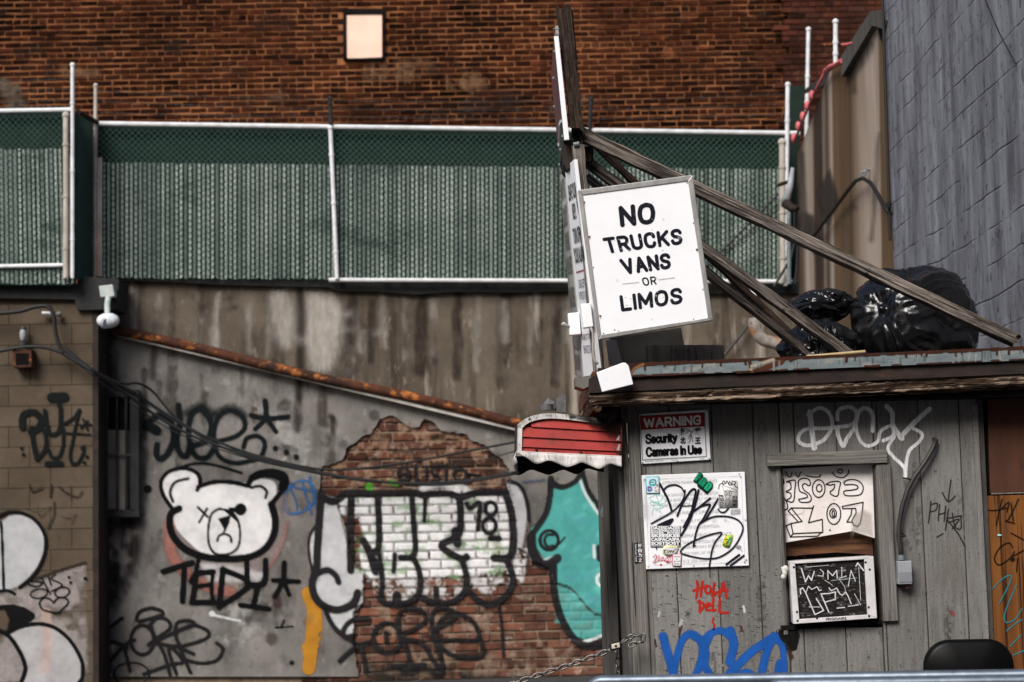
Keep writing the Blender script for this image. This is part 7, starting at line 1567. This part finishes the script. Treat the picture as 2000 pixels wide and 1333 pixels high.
# ---- black chair
ch = thing("office_chair", (at(1893, 1300, 9.9)[0], 9.85, 0), "black vinyl chair with a rounded back in front of the booth", "chair")
cxx = at(1893, 1300, 9.8)[0]; ztop = at(1893, 1249, 9.8)[2]
def rounded(cx, cz, hw, hh, r, n=8):
    P = []
    for sx, sz, a0 in ((1, 1, 0), (-1, 1, 90), (-1, -1, 180), (1, -1, 270)):
        for i in range(n + 1): a = math.radians(a0 + 90 * i / n); P.append((cx + sx * (hw - r) + r * math.cos(a), cz + sz * (hh - r) + r * math.sin(a)))
    return P
def pad(name, hw, hh, r, cz, y, th, parent, mat):
    mb = MB(); rings = []
    for k, (f, dy_) in enumerate(((.90, 0), (.97, .012), (1, .035), (.97, th - .012), (.9, th))):
        rings.append([(x, y + dy_, z) for x, z in rounded(cxx, cz, hw * f, hh * f, r * f)])
    n = len(rings[0]); V = sum(rings, []) + [(cxx, y - .012, cz), (cxx, y + th + .01, cz)]
    fs = [(k * n + i, k * n + (i + 1) % n, (k + 1) * n + (i + 1) % n, (k + 1) * n + i) for k in range(len(rings) - 1) for i in range(n)]
    fs += [(i, (i + 1) % n, len(V) - 2) for i in range(n)] + [((len(rings) - 1) * n + i, (len(rings) - 1) * n + (i + 1) % n, len(V) - 1) for i in range(n)]
    mb.add(V, fs); return mb.build(name, mat, parent, smooth=True)
pad("backrest", .222, .20, .13, ztop - .20, 9.78, .06, ch, m_vinyl)
mb = MB(); mb.box((cxx - .23, 9.84, .43), (cxx + .23, 10.28, .50)); mb.build("seat", m_vinyl, ch, .03)
for sx in (-1, 1):
    for y in (9.84, 10.26):
        mb = MB(); mb.tube([(cxx + sx * .20, y, .44), (cxx + sx * .22, y, 0)], .012, 8); mb.build("leg", m_conduit, ch)
    mb = MB(); mb.tube([(cxx + sx * .15, 9.86, .45), (cxx + sx * .15, 9.83, ztop - .2)], .012, 8); mb.build("back_support", m_conduit, ch)

# ---- crowd barriers
def barrier(lab, xl, zt_, yl, xr_, zr_, yr, r=.0235, rc=.11):
    root = thing("crowd_barrier", ((xl + xr_) / 2, (yl + yr) / 2, 0), lab, "barrier", "steel crowd barriers")
    a, b = np.array([xl, yl, zt_]), np.array([xr_, yr, zr_]); d = (b - a) / np.linalg.norm(b - a); up = np.array([0, 0, 1.0])
    a0, b0 = np.array([xl, yl, .2]), np.array([xr_, yr, .2])
    pts = [a0]
    for i in range(9): th_ = math.pi / 2 * i / 8; pts.append(a + d * rc * (1 - math.cos(th_)) - up * rc * (1 - math.sin(th_)))
    for i in range(9): th_ = math.pi / 2 * (1 - i / 8); pts.append(b - d * rc * (1 - math.cos(th_)) - up * rc * (1 - math.sin(th_)))
    pts.append(b0); pts.append(a0)
    mb = MB(); mb.tube(pts, r, 14); mb.build("frame", m_steel, root, smooth=True)
    n = 16
    for i in range(1, n):
        f = i / n; p, q = lerp(a0, b0, f), lerp(a, b, f); mb = MB(); mb.tube([p, q], .008, 8); mb.build("bar", m_steel, root, smooth=True)
    for f in (.12, .88):
        p = lerp(a0, b0, f); nrm = np.array([-d[1], d[0], 0]); mb = MB(); mb.tube([p - (0, 0, 0), p - nrm * .3 - (0, 0, .17)], .02, 8); mb.tube([p, p + nrm * .3 - (0, 0, .17)], .02, 8); mb.build("foot", m_steel, root)
p0, p1 = at(1148, 1331, 8.3), at(2040, 1318, 7.9)
barrier("steel crowd barrier whose top rail runs along the bottom edge of the booth", p0[0], p0[2], 8.3, p1[0], p1[2], 7.9, rc=.06)
p0, p1 = at(1488, 1338, 7.55), at(2040, 1333, 7.3)
barrier("second steel crowd barrier just below and in front of the longer one", p0[0], p0[2], 7.55, p1[0] + .9, p1[2], 7.3, rc=.08)
